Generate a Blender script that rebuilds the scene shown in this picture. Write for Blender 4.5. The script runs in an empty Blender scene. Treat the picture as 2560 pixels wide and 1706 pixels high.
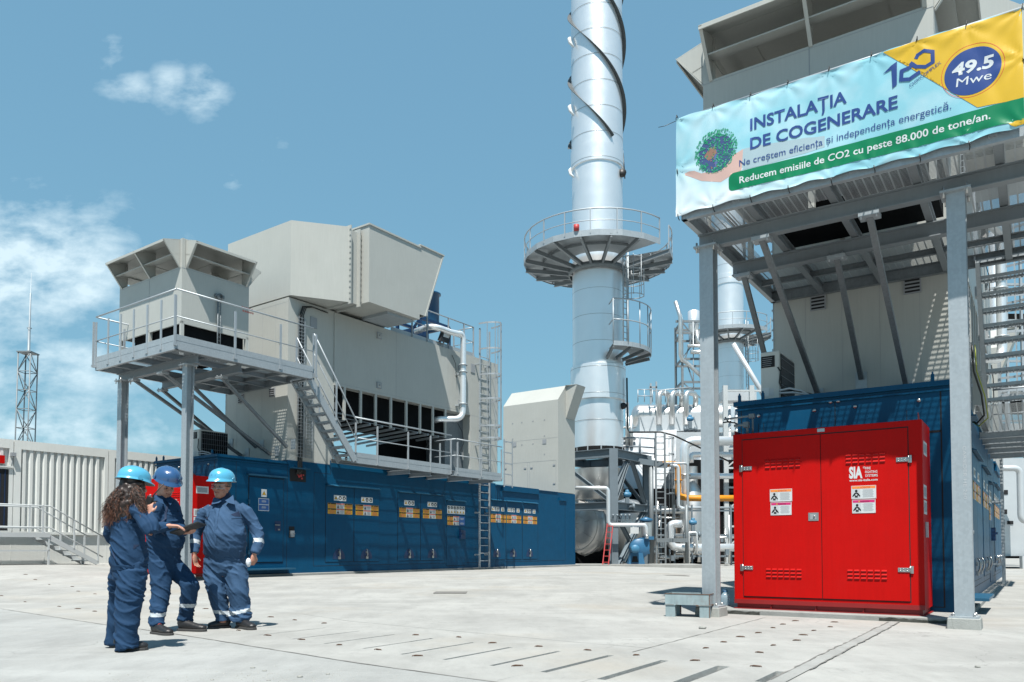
import bpy, bmesh, math, random
from math import sin, cos, radians, pi, atan2, sqrt, hypot
from mathutils import Vector, Matrix, noise
import mathutils.geometry as mgeo

# ------------------------------------------------------------------ camera, sky, sun
sc = bpy.context.scene
COL = sc.collection
cam = bpy.data.objects.new("camera", bpy.data.cameras.new("camera"))
COL.objects.link(cam)
cam.location = (0, 0, 0.92)
cam.rotation_euler = (pi / 2 + math.atan(0.036), 0, 0)
cam.data.sensor_width = 36.0
cam.data.lens = 36.0 * 1950 / 2560
cam.data.shift_y = 0.1758
cam.data.clip_start = 0.1
cam.data.clip_end = 3000
sc.camera = cam

A_L, A_R = radians(35.87), radians(33.99)
SUN = Vector((-0.02, -0.47, 1.0)).normalized()        # towards the sun
sun_el = math.asin(SUN.z)
w = bpy.data.worlds.new("World"); sc.world = w; w.use_nodes = True
nt = w.node_tree; nt.nodes.clear(); N = nt.nodes; LK = nt.links
def nd(t, **k):
    n = N.new(t)
    for a, b in k.items(): setattr(n, a, b)
    return n
out = nd('ShaderNodeOutputWorld'); bg = nd('ShaderNodeBackground')
sky = nd('ShaderNodeTexSky', sky_type='NISHITA', sun_disc=False)
sky.sun_elevation = sun_el; sky.sun_rotation = atan2(SUN.x, SUN.y)
sky.air_density = 1.5; sky.dust_density = 0.3; sky.ozone_density = 1.2; sky.altitude = 100
SKY_STRENGTH = 0.087
bg.inputs[1].default_value = SKY_STRENGTH
LK.new(bg.outputs[0], out.inputs[0])
tc = nd('ShaderNodeTexCoord'); sep = nd('ShaderNodeSeparateXYZ'); LK.new(tc.outputs['Generated'], sep.inputs[0])
def mth(op, a, b=None, c=None, clamp=False):
    n = nd('ShaderNodeMath', operation=op, use_clamp=clamp)
    for i, v in enumerate((a, b, c)):
        if v is None: continue
        if isinstance(v, (int, float)): n.inputs[i].default_value = v
        else: LK.new(v, n.inputs[i])
    return n.outputs[0]
ydir = mth('MAXIMUM', mth('ABSOLUTE', sep.outputs[1]), 0.05)
cu = mth('DIVIDE', sep.outputs[0], ydir); cv = mth('DIVIDE', sep.outputs[2], ydir)
# cloud banks: (azimuth tangent, elevation tangent, half width, half height, strength)
CL = [(-0.66, 0.365, 0.16, 0.085, 1.5), (-0.60, 0.24, 0.16, 0.05, 1.0), (-0.62, 0.15, 0.17, 0.055, 1.1), (-0.47, 0.148, 0.055, 0.03, .9),
      (-0.50, 0.603, 0.04, 0.022, .75), (-0.445, 0.605, 0.03, 0.03, .85), (-0.405, 0.60, 0.032, 0.035, .95), (-0.525, 0.65, 0.022, 0.028, .6), (-0.365, 0.48, 0.022, 0.02, .62),
      (-0.335, 0.515, 0.03, 0.02, .35), (-0.43, 0.40, 0.03, 0.02, .55), (-0.52, 0.40, 0.05, 0.03, .45), (-0.30, 0.53, 0.02, 0.02, .3), (-0.9, 0.2, 0.15, 0.2, .9), (1.4, 0.3, 0.2, 0.1, .8)]
dens = None
for (a, b, ra, rb, s) in CL:
    dx = mth('MULTIPLY', mth('SUBTRACT', cu, a), 1 / ra); dy = mth('MULTIPLY', mth('SUBTRACT', cv, b), 1 / rb)
    r2 = mth('ADD', mth('MULTIPLY', dx, dx), mth('MULTIPLY', dy, dy))
    g = mth('MULTIPLY', mth('POWER', 2.718, mth('MULTIPLY', r2, -0.9)), s)
    dens = g if dens is None else mth('MAXIMUM', dens, g)
cmb = nd('ShaderNodeCombineXYZ'); LK.new(cu, cmb.inputs[0]); LK.new(mth('MULTIPLY', cv, 1.7), cmb.inputs[1])
nz = nd('ShaderNodeTexNoise'); nz.inputs['Scale'].default_value = 12; nz.inputs['Detail'].default_value = 9; nz.inputs['Roughness'].default_value = .58; nz.inputs['Distortion'].default_value = .1
LK.new(cmb.outputs[0], nz.inputs['Vector'])
d1 = mth('MULTIPLY', mth('POWER', dens, .7), mth('ADD', .55, mth('MULTIPLY', mth('SUBTRACT', nz.outputs[0], 0.5), 2.1)))
d2 = mth('MULTIPLY', mth('SUBTRACT', d1, 0.24), 1.75, clamp=True)
d3 = mth('MULTIPLY', mth('MULTIPLY', d2, mth('GREATER_THAN', sep.outputs[1], 0)), 0.86)
tint = nd('ShaderNodeMixRGB', blend_type='MULTIPLY'); tint.inputs[0].default_value = 1
LK.new(sky.outputs[0], tint.inputs[1]); tint.inputs[2].default_value = (0.95, 1.05, 0.98, 1)
gm = nd('ShaderNodeGamma'); gm.inputs[1].default_value = .35; LK.new(tint.outputs[0], gm.inputs[0]); t2_ = nd('ShaderNodeMixRGB', blend_type='MULTIPLY'); t2_.inputs[0].default_value = 1; LK.new(gm.outputs[0], t2_.inputs[1]); t2_.inputs[2].default_value = (.96, 1.68, 2.16, 1)
mx = nd('ShaderNodeMixRGB'); LK.new(d3, mx.inputs[0]); LK.new(t2_.outputs[0], mx.inputs[1]); mx.inputs[2].default_value = (4.9, 6.0, 6.5, 1)
LK.new(mx.outputs[0], bg.inputs[0])
sd = bpy.data.lights.new("sun", 'SUN'); sun = bpy.data.objects.new("sun", sd); COL.objects.link(sun)
sd.energy = 4.6; sd.angle = radians(0.53); sd.color = (1.0, 0.965, 0.90)
sun.rotation_euler = (-SUN).to_track_quat('-Z', 'Y').to_euler()
sc.view_settings.view_transform = 'Standard'; sc.view_settings.look = 'None'
sc.view_settings.exposure = 0.95; sc.view_settings.gamma = 1.0
rnd = random.Random(4)

# ------------------------------------------------------------------ materials
def mat(name, col, rough=.5, metal=0., var=.10, vscale=3., bump=0., bscale=40., streak=0., stain=None, stain_amt=0., spec=.5, coat=0., spangle=0., alpha=None, bstr=None):
    col = tuple(c_ * (.80 if metal < .8 else .9) for c_ in col)
    m = bpy.data.materials.new(name); m.use_nodes = True; t = m.node_tree; n = t.nodes; l = t.links
    b = n['Principled BSDF']
    def a(ty, **k):
        x = n.new(ty)
        for p, q in k.items(): setattr(x, p, q)
        return x
    co = a('ShaderNodeTexCoord'); vec = co.outputs['Object']
    c = a('ShaderNodeRGB'); c.outputs[0].default_value = (*col, 1); cur = c.outputs[0]
    def noise_(scale, detail=5, rough_=.6, v=None):
        x = a('ShaderNodeTexNoise'); x.inputs['Scale'].default_value = scale; x.inputs['Detail'].default_value = detail; x.inputs['Roughness'].default_value = rough_
        l.new(v or vec, x.inputs['Vector']); return x.outputs[0]
    def mapped(sx, sy, sz):
        x = a('ShaderNodeMapping'); x.inputs['Scale'].default_value = (sx, sy, sz); l.new(vec, x.inputs['Vector']); return x.outputs[0]
    def mulbright(cur, fac, lo, hi):
        r = a('ShaderNodeMapRange'); r.inputs[1].default_value = .25; r.inputs[2].default_value = .75; r.inputs[3].default_value = lo; r.inputs[4].default_value = hi
        l.new(fac, r.inputs[0]); x = a('ShaderNodeVectorMath', operation='SCALE'); l.new(cur, x.inputs[0]); l.new(r.outputs[0], x.inputs['Scale']); return x.outputs[0]
    if var: cur = mulbright(cur, noise_(vscale), 1 - var, 1 + var)
    if streak: cur = mulbright(cur, noise_(6, 4, .6, mapped(5, 5, .25)), 1 - streak, 1 + streak)
    if spangle:
        v = a('ShaderNodeTexVoronoi'); v.inputs['Scale'].default_value = 30; l.new(vec, v.inputs['Vector'])
        g = a('ShaderNodeRGBToBW'); l.new(v.outputs['Color'], g.inputs[0]); cur = mulbright(cur, g.outputs[0], 1 - spangle, 1 + spangle)
    if stain:
        x = a('ShaderNodeMixRGB'); r = a('ShaderNodeMapRange'); r.inputs[1].default_value = .55; r.inputs[2].default_value = .75; r.inputs[4].default_value = stain_amt
        l.new(noise_(2.2, 7, .7, mapped(1, 1, .6)), r.inputs[0]); l.new(r.outputs[0], x.inputs[0]); l.new(cur, x.inputs[1]); x.inputs[2].default_value = (*stain, 1); cur = x.outputs[0]
    l.new(cur, b.inputs['Base Color'])
    rr = a('ShaderNodeMapRange'); rr.inputs[3].default_value = max(.02, rough - .08); rr.inputs[4].default_value = min(1, rough + .10); l.new(noise_(vscale * 2.3, 4), rr.inputs[0]); l.new(rr.outputs[0], b.inputs['Roughness'])
    b.inputs['Metallic'].default_value = metal; b.inputs['Specular IOR Level'].default_value = spec
    if coat: b.inputs['Coat Weight'].default_value = coat; b.inputs['Coat Roughness'].default_value = .12
    if bump:
        x = a('ShaderNodeBump'); x.inputs['Strength'].default_value = bump; x.inputs['Distance'].default_value = .01
        l.new(noise_(bscale, 4, .6, mapped(*bstr) if bstr else None), x.inputs['Height']); l.new(x.outputs[0], b.inputs['Normal'])
    if alpha is not None: b.inputs['Alpha'].default_value = alpha
    return m
M = {}
M['blue'] = mat('blue_paint', (.002, .068, .152), .42, spec=.16, var=.10, streak=.07, bump=.08, bscale=5, stain=(.03, .09, .14), stain_amt=.12)
M['blue_trim'] = mat('blue_trim_paint', (.012, .085, .16), .4)
M['dark_blue'] = mat('dark_blue_paint', (.003, .03, .10), .45)
M['stack_blue'] = mat('bright_blue_paint', (.010, .085, .19), .4)
M['grey'] = mat('light_grey_panel', (.445, .453, .425), .42, var=.04, vscale=1.2, streak=.045, bump=.07, bscale=2.2, stain=(.33, .32, .28), stain_amt=.22)
M['grey_trim'] = mat('grey_trim', (.44, .45, .425), .45, var=.04)
M['galv'] = mat('galvanised_steel', (.40, .445, .475), .46, metal=.35, var=.05, vscale=3, streak=.05, spangle=.04, bump=.04)
M['galv_dark'] = mat('dark_galvanised_steel', (.20, .225, .24), .55, metal=.3, var=.08, vscale=4, streak=.08, spangle=.06)  # darker tone of the galvanised steel, with more variation
M['rail'] = mat('galvanised_rail', (.42, .46, .49), .45, metal=.4, var=.05)
M['red'] = mat('red_paint', (.50, .003, .002), .5, spec=.12, var=.05, streak=.05, bump=.06, bscale=4, stain=(.36, .008, .008), stain_amt=.3)
M['red_dark'] = mat('dark_red_paint', (.26, .006, .006), .5)
M['seam'] = mat('dark_gap', (.006, .007, .009), .8, var=0)
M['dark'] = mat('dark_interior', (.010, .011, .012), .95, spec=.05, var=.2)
M['black'] = mat('black_rubber', (.012, .012, .013), .5, var=.1)
M['steel'] = mat('stainless_steel', (.45, .45, .44), .3, metal=.9, var=.08)
M['white'] = mat('white_print', (.60, .63, .64), .45, var=.02)
M['white_steel'] = mat('white_painted_steel', (.50, .53, .54), .45, var=.05)
M['yellow'] = mat('yellow_print', (.62, .35, .01), .45, var=.02)
M['orange'] = mat('orange_print', (.85, .25, .06), .45, var=.02)
M['magenta'] = mat('magenta_print', (.60, .02, .16), .45, var=.02)
M['redprint'] = mat('red_print', (.60, .12, .08), .45, var=.02)
M['blueprint'] = mat('blue_print', (.02, .10, .32), .45, var=.02)
M['greyprint'] = mat('grey_print', (.30, .32, .34), .5, var=.02)
M['lightprint'] = mat('pale_grey_print', (.52, .54, .56), .5, var=.02)
M['clad'] = mat('aluminium_cladding', (.94, .97, .99), .34, metal=.66, var=.04, vscale=.7, bump=.09, bscale=2.2, bstr=(1, 1, .12))
M['clad_dull'] = mat('dull_aluminium_cladding', (.66, .66, .65), .38, metal=.9, var=.12, vscale=1.2, bump=.10, bscale=1.5)
M['clad_white'] = mat('pale_metal_sheet', (.62, .65, .67), .4, metal=.35, var=.08, vscale=1.0, bump=.1, bscale=2)
M['steelframe'] = mat('grey_painted_steelwork', (.17, .21, .24), .5, metal=.2, var=.12, vscale=1.5)
M['container'] = mat('off_white_container_paint', (.72, .735, .71), .48, var=.03, vscale=1.5, streak=.03)
M['yellow_pipe'] = mat('yellow_pipe_paint', (.65, .25, .008), .4)
M['tarp'] = mat('white_wrap_sheet', (.50, .53, .56), .5, var=.06, bump=.8, bscale=2.2)
M['act_blue'] = mat('pale_blue_actuator_paint', (.05, .19, .33), .45)
M['pump'] = mat('pump_blue_paint', (.03, .13, .25), .4)
M['ladder_red'] = mat('red_ladder_paint', (.45, .04, .04), .5)
M['rust'] = mat('rusty_steel', (.13, .075, .05), .85, var=.35, vscale=30, bump=.5, bscale=60)
M['traypaint'] = mat('worn_blue_grey_paint', (.28, .36, .38), .6, var=.15, vscale=6, streak=.12, stain=(.13, .055, .03), stain_amt=.65, bump=.2)
M['glass'] = mat('clear_plastic', (.55, .72, .82), .08, var=.0, alpha=.38)
M['cable'] = mat('black_cable', (.01, .012, .012), .45, var=0)
M['brown'] = mat('brown_boards', (.20, .15, .11), .8, var=.3, vscale=6)
M['cable_yg'] = mat('yellow_green_cable', (.30, .34, .03), .5, var=0)
M['stone'] = mat('pebble', (.30, .30, .28), .9, var=.3, vscale=20)
M['ac'] = mat('air_conditioner_casing', (.56, .57, .54), .45, var=.03)

def concrete(name, base, warm=.5, crack=True):
    m = bpy.data.materials.new(name); m.use_nodes = True; t = m.node_tree; n = t.nodes; l = t.links; b = n['Principled BSDF']
    co = n.new('ShaderNodeTexCoord'); vec = co.outputs['Object']
    def nz_(s, d=8, r=.65, sc_=None):
        x = n.new('ShaderNodeTexNoise'); x.inputs['Scale'].default_value = s; x.inputs['Detail'].default_value = d; x.inputs['Roughness'].default_value = r
        if sc_:
            mp = n.new('ShaderNodeMapping'); mp.inputs['Scale'].default_value = sc_; mp.inputs['Rotation'].default_value = (0, 0, .6); l.new(vec, mp.inputs[0]); l.new(mp.outputs[0], x.inputs['Vector'])
        else: l.new(vec, x.inputs['Vector'])
        return x.outputs[0]
    def rmp(v, a_, b_, c_, d_):
        r = n.new('ShaderNodeMapRange'); r.inputs[1].default_value = a_; r.inputs[2].default_value = b_; r.inputs[3].default_value = c_; r.inputs[4].default_value = d_; l.new(v, r.inputs[0]); return r.outputs[0]
    def mixc(f, c1, c2, bt='MIX'):
        x = n.new('ShaderNodeMixRGB'); x.blend_type = bt
        for i, v in enumerate((f, c1, c2)):
            if isinstance(v, (int, float)): x.inputs[i].default_value = v
            elif isinstance(v, tuple): x.inputs[i].default_value = (*v, 1)
            else: l.new(v, x.inputs[i])
        return x.outputs[0]
    c = mixc(rmp(nz_(.55), .35, .65, 0, 1), tuple(v * .84 for v in base), tuple(min(1, v * 1.10) for v in base))
    c = mixc(rmp(nz_(.23, 6, .6), .52, .72, 0, warm), c, (base[0] * .98, base[1] * .88, base[2] * .76))
    c = mixc(rmp(nz_(2.2, 9, .72, (1, .35, 1)), .46, .72, 0, .62), c, tuple(v * .66 for v in base))
    c = mixc(rmp(nz_(.9, 7, .6, (.25, 1.6, 1)), .55, .68, 0, .5), c, tuple(min(1, v * 1.22) for v in base))
    c = mixc(rmp(nz_(6, 10, .8), .56, .66, 0, .40), c, tuple(v * .62 for v in base))
    c = mixc(rmp(nz_(60, 5, .8), .56, .72, 0, .6), c, tuple(v * .45 for v in base))
    c = mixc(rmp(nz_(9, 8, .75), .60, .70, 0, .35), c, tuple(min(1, v * 1.15) for v in base))
    def vor(scale_, dist):
        v = n.new('ShaderNodeTexVoronoi'); v.feature = 'DISTANCE_TO_EDGE'; v.inputs['Scale'].default_value = scale_
        nn = n.new('ShaderNodeTexNoise'); nn.inputs['Scale'].default_value = 1.3; nn.inputs['Detail'].default_value = 8; l.new(vec, nn.inputs['Vector'])
        a_ = n.new('ShaderNodeVectorMath'); a_.operation = 'SCALE'; l.new(nn.outputs['Color'], a_.inputs[0]); a_.inputs['Scale'].default_value = dist
        b2 = n.new('ShaderNodeVectorMath'); b2.operation = 'ADD'; l.new(vec, b2.inputs[0]); l.new(a_.outputs[0], b2.inputs[1]); l.new(b2.outputs[0], v.inputs['Vector']); return v.outputs['Distance']
    crk = rmp(vor(.42, 1.1), .0, .0035, .55, 0); msk = rmp(nz_(.35, 3, .5), .45, .6, 0, 1)
    mm_ = n.new('ShaderNodeMath'); mm_.operation = 'MULTIPLY'; l.new(crk, mm_.inputs[0]); l.new(msk, mm_.inputs[1])
    c = mixc(mm_.outputs[0], c, tuple(v * .35 for v in base))
    c = mixc(rmp(nz_(14, 12, .85, (.18, 1.8, 1)), .60, .70, 0, .38), c, tuple(v * .6 for v in base))
    c = mixc(rmp(nz_(130, 3, .7), .62, .70, 0, .5), c, tuple(v * .4 for v in base))
    l.new(c, b.inputs['Base Color']); b.inputs['Roughness'].default_value = .88; b.inputs['Specular IOR Level'].default_value = .3
    h = n.new('ShaderNodeMath'); h.operation = 'ADD'; l.new(nz_(55, 7, .75), h.inputs[0]); l.new(nz_(5, 6, .7), h.inputs[1])
    bp = n.new('ShaderNodeBump'); bp.inputs['Strength'].default_value = .45; bp.inputs['Distance'].default_value = .012; l.new(h.outputs[0], bp.inputs['Height']); l.new(bp.outputs[0], b.inputs['Normal'])
    return m
M['ground'] = concrete('yard_concrete', (.288, .288, .275), .8)
M['slab'] = concrete('kerb_concrete', (.25, .253, .243), .2)
M['plinth'] = concrete('plinth_concrete', (.27, .28, .268), .1)
M['cover'] = concrete('trench_cover_concrete', (.30, .305, .295), .25)
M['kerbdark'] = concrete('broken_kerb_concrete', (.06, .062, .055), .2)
M['trench'] = concrete('trench_wall_concrete', (.33, .34, .33), .1)

def grating(name, px, py, bar, axis='XY', col=(.45, .49, .51)):
    """open bar grating: bars with clear gaps between them, cut by object-space position"""
    m = bpy.data.materials.new(name); m.use_nodes = True; t = m.node_tree; n = t.nodes; l = t.links; b = n['Principled BSDF']
    b.inputs['Base Color'].default_value = (*col, 1); b.inputs['Metallic'].default_value = .4; b.inputs['Roughness'].default_value = .5
    co = n.new('ShaderNodeTexCoord'); s = n.new('ShaderNodeSeparateXYZ'); l.new(co.outputs['Object'], s.inputs[0])
    def bars(o, p, wd):
        x = n.new('ShaderNodeMath'); x.operation = 'MULTIPLY'; l.new(o, x.inputs[0]); x.inputs[1].default_value = 1 / p
        y = n.new('ShaderNodeMath'); y.operation = 'FLOORED_MODULO'; l.new(x.outputs[0], y.inputs[0]); y.inputs[1].default_value = 1
        z = n.new('ShaderNodeMath'); z.operation = 'LESS_THAN'; l.new(y.outputs[0], z.inputs[0]); z.inputs[1].default_value = wd / p; return z.outputs[0]
    ia, ib = 'XYZ'.index(axis[0]), 'XYZ'.index(axis[1])
    mx_ = n.new('ShaderNodeMath'); mx_.operation = 'MAXIMUM'; l.new(bars(s.outputs[ia], px, bar), mx_.inputs[0]); l.new(bars(s.outputs[ib], py, bar), mx_.inputs[1])
    l.new(mx_.outputs[0], b.inputs['Alpha']); return m
M['grate'] = grating('floor_grating', .10, .034, .019)
M['tread'] = grating('tread_grating', .05, .034, .016)
M['mesh'] = grating('wire_mesh', .05, .05, .008, 'YZ')

# ------------------------------------------------------------------ mesh builder
class MB:
    def __init__(s): s.v = []; s.f = []; s.m = []; s.sm = []
    def add(s, vs, fs, mi=0, smooth=False):
        o = len(s.v); s.v += [tuple(v) for v in vs]
        for f in fs: s.f.append(tuple(i + o for i in f)); s.m.append(mi); s.sm.append(smooth)
        return s
    def box(s, x0, x1, y0, y1, z0, z1, mi=0):
        if x0 > x1: x0, x1 = x1, x0
        if y0 > y1: y0, y1 = y1, y0
        if z0 > z1: z0, z1 = z1, z0
        return s.add([(x0, y0, z0), (x1, y0, z0), (x1, y1, z0), (x0, y1, z0), (x0, y0, z1), (x1, y0, z1), (x1, y1, z1), (x0, y1, z1)],
                     [(0, 3, 2, 1), (4, 5, 6, 7), (0, 1, 5, 4), (1, 2, 6, 5), (2, 3, 7, 6), (3, 0, 4, 7)], mi)
    def poly(s, pts, mi=0): return s.add(pts, [tuple(range(len(pts)))], mi)
    def hexa(s, b4, t4, mi=0):
        return s.add(list(b4) + list(t4), [(3, 2, 1, 0), (4, 5, 6, 7), (0, 1, 5, 4), (1, 2, 6, 5), (2, 3, 7, 6), (3, 0, 4, 7)], mi)
    def prism(s, pts, off, mi=0):
        """closed outline pts (3D, coplanar) extruded by off"""
        n = len(pts); o = Vector(off); P = [Vector(p) for p in pts]
        s.add([tuple(p) for p in P] + [tuple(p + o) for p in P], [tuple(range(n))[::-1], tuple(range(n, 2 * n))] + [(i, (i + 1) % n, n + (i + 1) % n, n + i) for i in range(n)], mi); return s
    def frame(s, p, q, up=None):
        d = (Vector(q) - Vector(p)).normalized(); u = Vector(up) if up else (Vector((0, 0, 1)) if abs(d.z) < .95 else Vector((0, 1, 0)))
        sd_ = d.cross(u).normalized(); u = sd_.cross(d).normalized(); return d, sd_, u
    def beam(s, p, q, w_, h_, up=None, mi=0):
        d, a, u = s.frame(p, q, up); p, q = Vector(p), Vector(q); a = a * w_ / 2; u = u * h_ / 2
        return s.hexa([p - a - u, p + a - u, p + a + u, p - a + u], [q - a - u, q + a - u, q + a + u, q - a + u], mi)
    def sect(s, p, q, out2, up=None, mi=0):
        d, a, u = s.frame(p, q, up); p, q = Vector(p), Vector(q)
        n = len(out2); A = [p + a * x + u * y for x, y in out2]; B = [q + a * x + u * y for x, y in out2]
        return s.add(A + B, [tuple(range(n))[::-1], tuple(range(n, 2 * n))] + [(i, (i + 1) % n, n + (i + 1) % n, n + i) for i in range(n)], mi)
    def ibeam(s, p, q, w_, h_, tf=.014, tw=.010, up=None, mi=0):
        w2, h2, t2 = w_ / 2, h_ / 2, tw / 2
        return s.sect(p, q, [(-w2, -h2), (w2, -h2), (w2, -h2 + tf), (t2, -h2 + tf), (t2, h2 - tf), (w2, h2 - tf), (w2, h2), (-w2, h2), (-w2, h2 - tf), (-t2, h2 - tf), (-t2, -h2 + tf), (-w2, -h2 + tf)], up, mi)
    def chan(s, p, q, w_, h_, t=.012, side=1, up=None, mi=0):
        w_ = w_ * side; t_ = t * side
        return s.sect(p, q, [(0, -h_ / 2), (w_, -h_ / 2), (w_, -h_ / 2 + t), (t_, -h_ / 2 + t), (t_, h_ / 2 - t), (w_, h_ / 2 - t), (w_, h_ / 2), (0, h_ / 2)], up, mi)
    def tube(s, pts, r, n=10, mi=0, caps=True, closed=False, smooth=True, side=None):
        P = [Vector(p) for p in pts]; R = r if isinstance(r, (list, tuple)) else [r] * len(P); k = len(P); vs = []; prev = None
        for i, p in enumerate(P):
            if closed: t = (P[(i + 1) % k] - P[i - 1])
            else: t = P[min(i + 1, k - 1)] - P[max(i - 1, 0)]
            t.normalize()
            if prev is None: u = Vector(side) if side else (Vector((0, 0, 1)) if abs(t.z) < .9 else Vector((0, 1, 0)))
            else: u = prev
            u = (u - t * u.dot(t)); u.normalize(); prev = u; b = t.cross(u)
            ra, rb = R[i] if isinstance(R[i], (list, tuple)) else (R[i], R[i])
            for j in range(n): a = 2 * pi * j / n; vs.append(p + u * (ra * cos(a)) + b * (rb * sin(a)))
        fs = []
        for i in range(k if closed else k - 1):
            i2 = (i + 1) % k
            for j in range(n): fs.append((i * n + j, i * n + (j + 1) % n, i2 * n + (j + 1) % n, i2 * n + j))
        s.add(vs, fs, mi, smooth)
        if caps and not closed:
            o = len(s.v) - len(vs)
            s.f.append(tuple(o + j for j in range(n))[::-1]); s.m.append(mi); s.sm.append(False)
            s.f.append(tuple(o + (k - 1) * n + j for j in range(n))); s.m.append(mi); s.sm.append(False)
        return s
    def lathe(s, prof, c, n=32, mi=0, smooth=True, a0=0, a1=2 * pi, axis='z'):
        full = abs(a1 - a0 - 2 * pi) < 1e-6; na = n if full else n + 1; vs = []
        for r, z in prof:
            for j in range(na):
                a = a0 + (a1 - a0) * j / n
                if axis == 'z': vs.append((c[0] + r * cos(a), c[1] + r * sin(a), c[2] + z))
                elif axis == 'y': vs.append((c[0] + r * cos(a), c[1] + z, c[2] + r * sin(a)))
                else: vs.append((c[0] + z, c[1] + r * cos(a), c[2] + r * sin(a)))
        fs = []
        for i in range(len(prof) - 1):
            for j in range(n): j2 = (j + 1) % na; fs.append((i * na + j, i * na + j2, (i + 1) * na + j2, (i + 1) * na + j))
        return s.add(vs, fs, mi, smooth)
    def merge(s, o, off=(0, 0, 0)):
        n = len(s.v); s.v += [(a + off[0], b + off[1], c + off[2]) for a, b, c in o.v]
        s.f += [tuple(i + n for i in f) for f in o.f]; s.m += o.m; s.sm += o.sm; return s
    def islands(s):
        p = list(range(len(s.v)))
        def fd(i):
            while p[i] != i: p[i] = p[p[i]]; i = p[i]
            return i
        for f in s.f:
            a = fd(f[0])
            for i in f[1:]: p[fd(i)] = a
        g_ = {}
        for k, f in enumerate(s.f): g_.setdefault(fd(f[0]), []).append(k)
        out = []
        for ks in g_.values():
            m_ = MB(); mp = {}
            for k in ks:
                nf = []
                for i in s.f[k]:
                    if i not in mp: mp[i] = len(m_.v); m_.v.append(s.v[i])
                    nf.append(mp[i])
                m_.f.append(tuple(nf)); m_.m.append(s.m[k]); m_.sm.append(s.sm[k])
            out.append(m_)
        return out
    def mesh(s, name, mats, base=(0, 0, 0), bev=0):
        me = bpy.data.meshes.new(name); bx, by, bz = base
        me.from_pydata([(a - bx, b - by, c - bz) for a, b, c in s.v], [], s.f)
        for k in (mats if isinstance(mats, (list, tuple)) else [mats]): me.materials.append(M[k] if isinstance(k, str) else k)
        me.polygons.foreach_set('material_index', s.m); me.polygons.foreach_set('use_smooth', s.sm); me.validate(); me.update()
        bm = bmesh.new(); bm.from_mesh(me); bmesh.ops.recalc_face_normals(bm, faces=bm.faces)
        if bev: bmesh.ops.bevel(bm, geom=[e for e in bm.edges if len(e.link_faces) == 2 and e.calc_face_angle(0) > .6], offset=bev, segments=1, affect='EDGES', clamp_overlap=True)
        bm.to_mesh(me); bm.free(); return me

class Frame:
    def __init__(s, ang, org): s.ang = ang; s.org = Vector(org); s.rot = Matrix.Rotation(-ang, 4, 'Z')
    def world(s, p): return s.rot @ (Vector(p) + s.org)
WORLD = Frame(0, (0, 0, 0))
class Thing:
    """a top-level Empty at the thing's base; parts are given in the frame's own coordinates"""
    def __init__(s, name, label, cat, fr, base, group=None, kind=None, mesh=None, mats=None, bev=0):
        s.fr = fr; s.base = base
        o = bpy.data.objects.new(name, mesh.mesh(name, mats, base, bev) if mesh else None); COL.objects.link(o); s.o = o
        o.matrix_world = Matrix.Translation(fr.world(base)) @ fr.rot
        o['label'] = label; o['category'] = cat
        if group: o['group'] = group
        if kind: o['kind'] = kind
    SPLIT = {'corner_post', 'end_plate', 'post', 'bracket', 'clamp', 'wall_bracket', 'bolt', 'foot', 'leg', 'rod', 'lifting_lug', 'door_step', 'rain_hood', 'roof_lip', 'strut_pair', 'tie_cord', 'hose', 'small_pipes', 'rungs', 'stub', 'brace', 'cable', 'cage_bar', 'inner_panel', 'ladder_cage', 'cooler_tubes', 'stiffeners', 'pipes', 'vent_pipes', 'fittings'}
    def part(s, name, mb, mats, parent=None, label=None, bev=0):
        if name in s.SPLIT and len(mb.v) < 60000:
            isl = mb.islands()
            if 1 < len(isl) <= 40:
                r = None; nm = name[:-1] if name in ('rungs', 'small_pipes', 'cooler_tubes', 'stiffeners', 'pipes', 'vent_pipes', 'fittings') else name
                for m_ in isl:
                    o = bpy.data.objects.new(nm, m_.mesh(nm, mats, s.base, bev)); COL.objects.link(o); o.parent = parent or s.o; r = r or o
                return r
        o = bpy.data.objects.new(name, mb.mesh(name, mats, s.base, bev)); COL.objects.link(o); o.parent = parent or s.o
        if label: o['label'] = label
        return o
    def rep(s, name, mb, mats, locs, parent=None, bev=0):
        """one mesh built at the origin, placed at each loc as a part of its own"""
        me = mb.mesh(name, mats, (0, 0, 0), bev); r = []
        for lc in locs:
            o = bpy.data.objects.new(name, me); COL.objects.link(o); o.parent = parent or s.o
            rz = lc[3] if len(lc) > 3 else 0
            o.location = Vector(lc[:3]) - Vector(s.base); o.rotation_euler = (0, 0, rz); r.append(o)
        return r
def single(name, label, cat, fr, base, mb, mats, group=None, kind=None, bev=0):
    return Thing(name, label, cat, fr, base, group, kind, mb, mats, bev)
def struct(name, mb, mats, fr=WORLD, base=(0, 0, 0)):
    o = bpy.data.objects.new(name, mb.mesh(name, mats, base)); COL.objects.link(o); o.matrix_world = Matrix.Translation(fr.world(base)) @ fr.rot; o['kind'] = 'structure'; return o
def copy_tree(o, parent=None):
    c = o.copy(); COL.objects.link(c); c.parent = parent
    for ch in [x for x in bpy.data.objects if x.parent == o]: copy_tree(ch, c)
    return c

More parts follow.
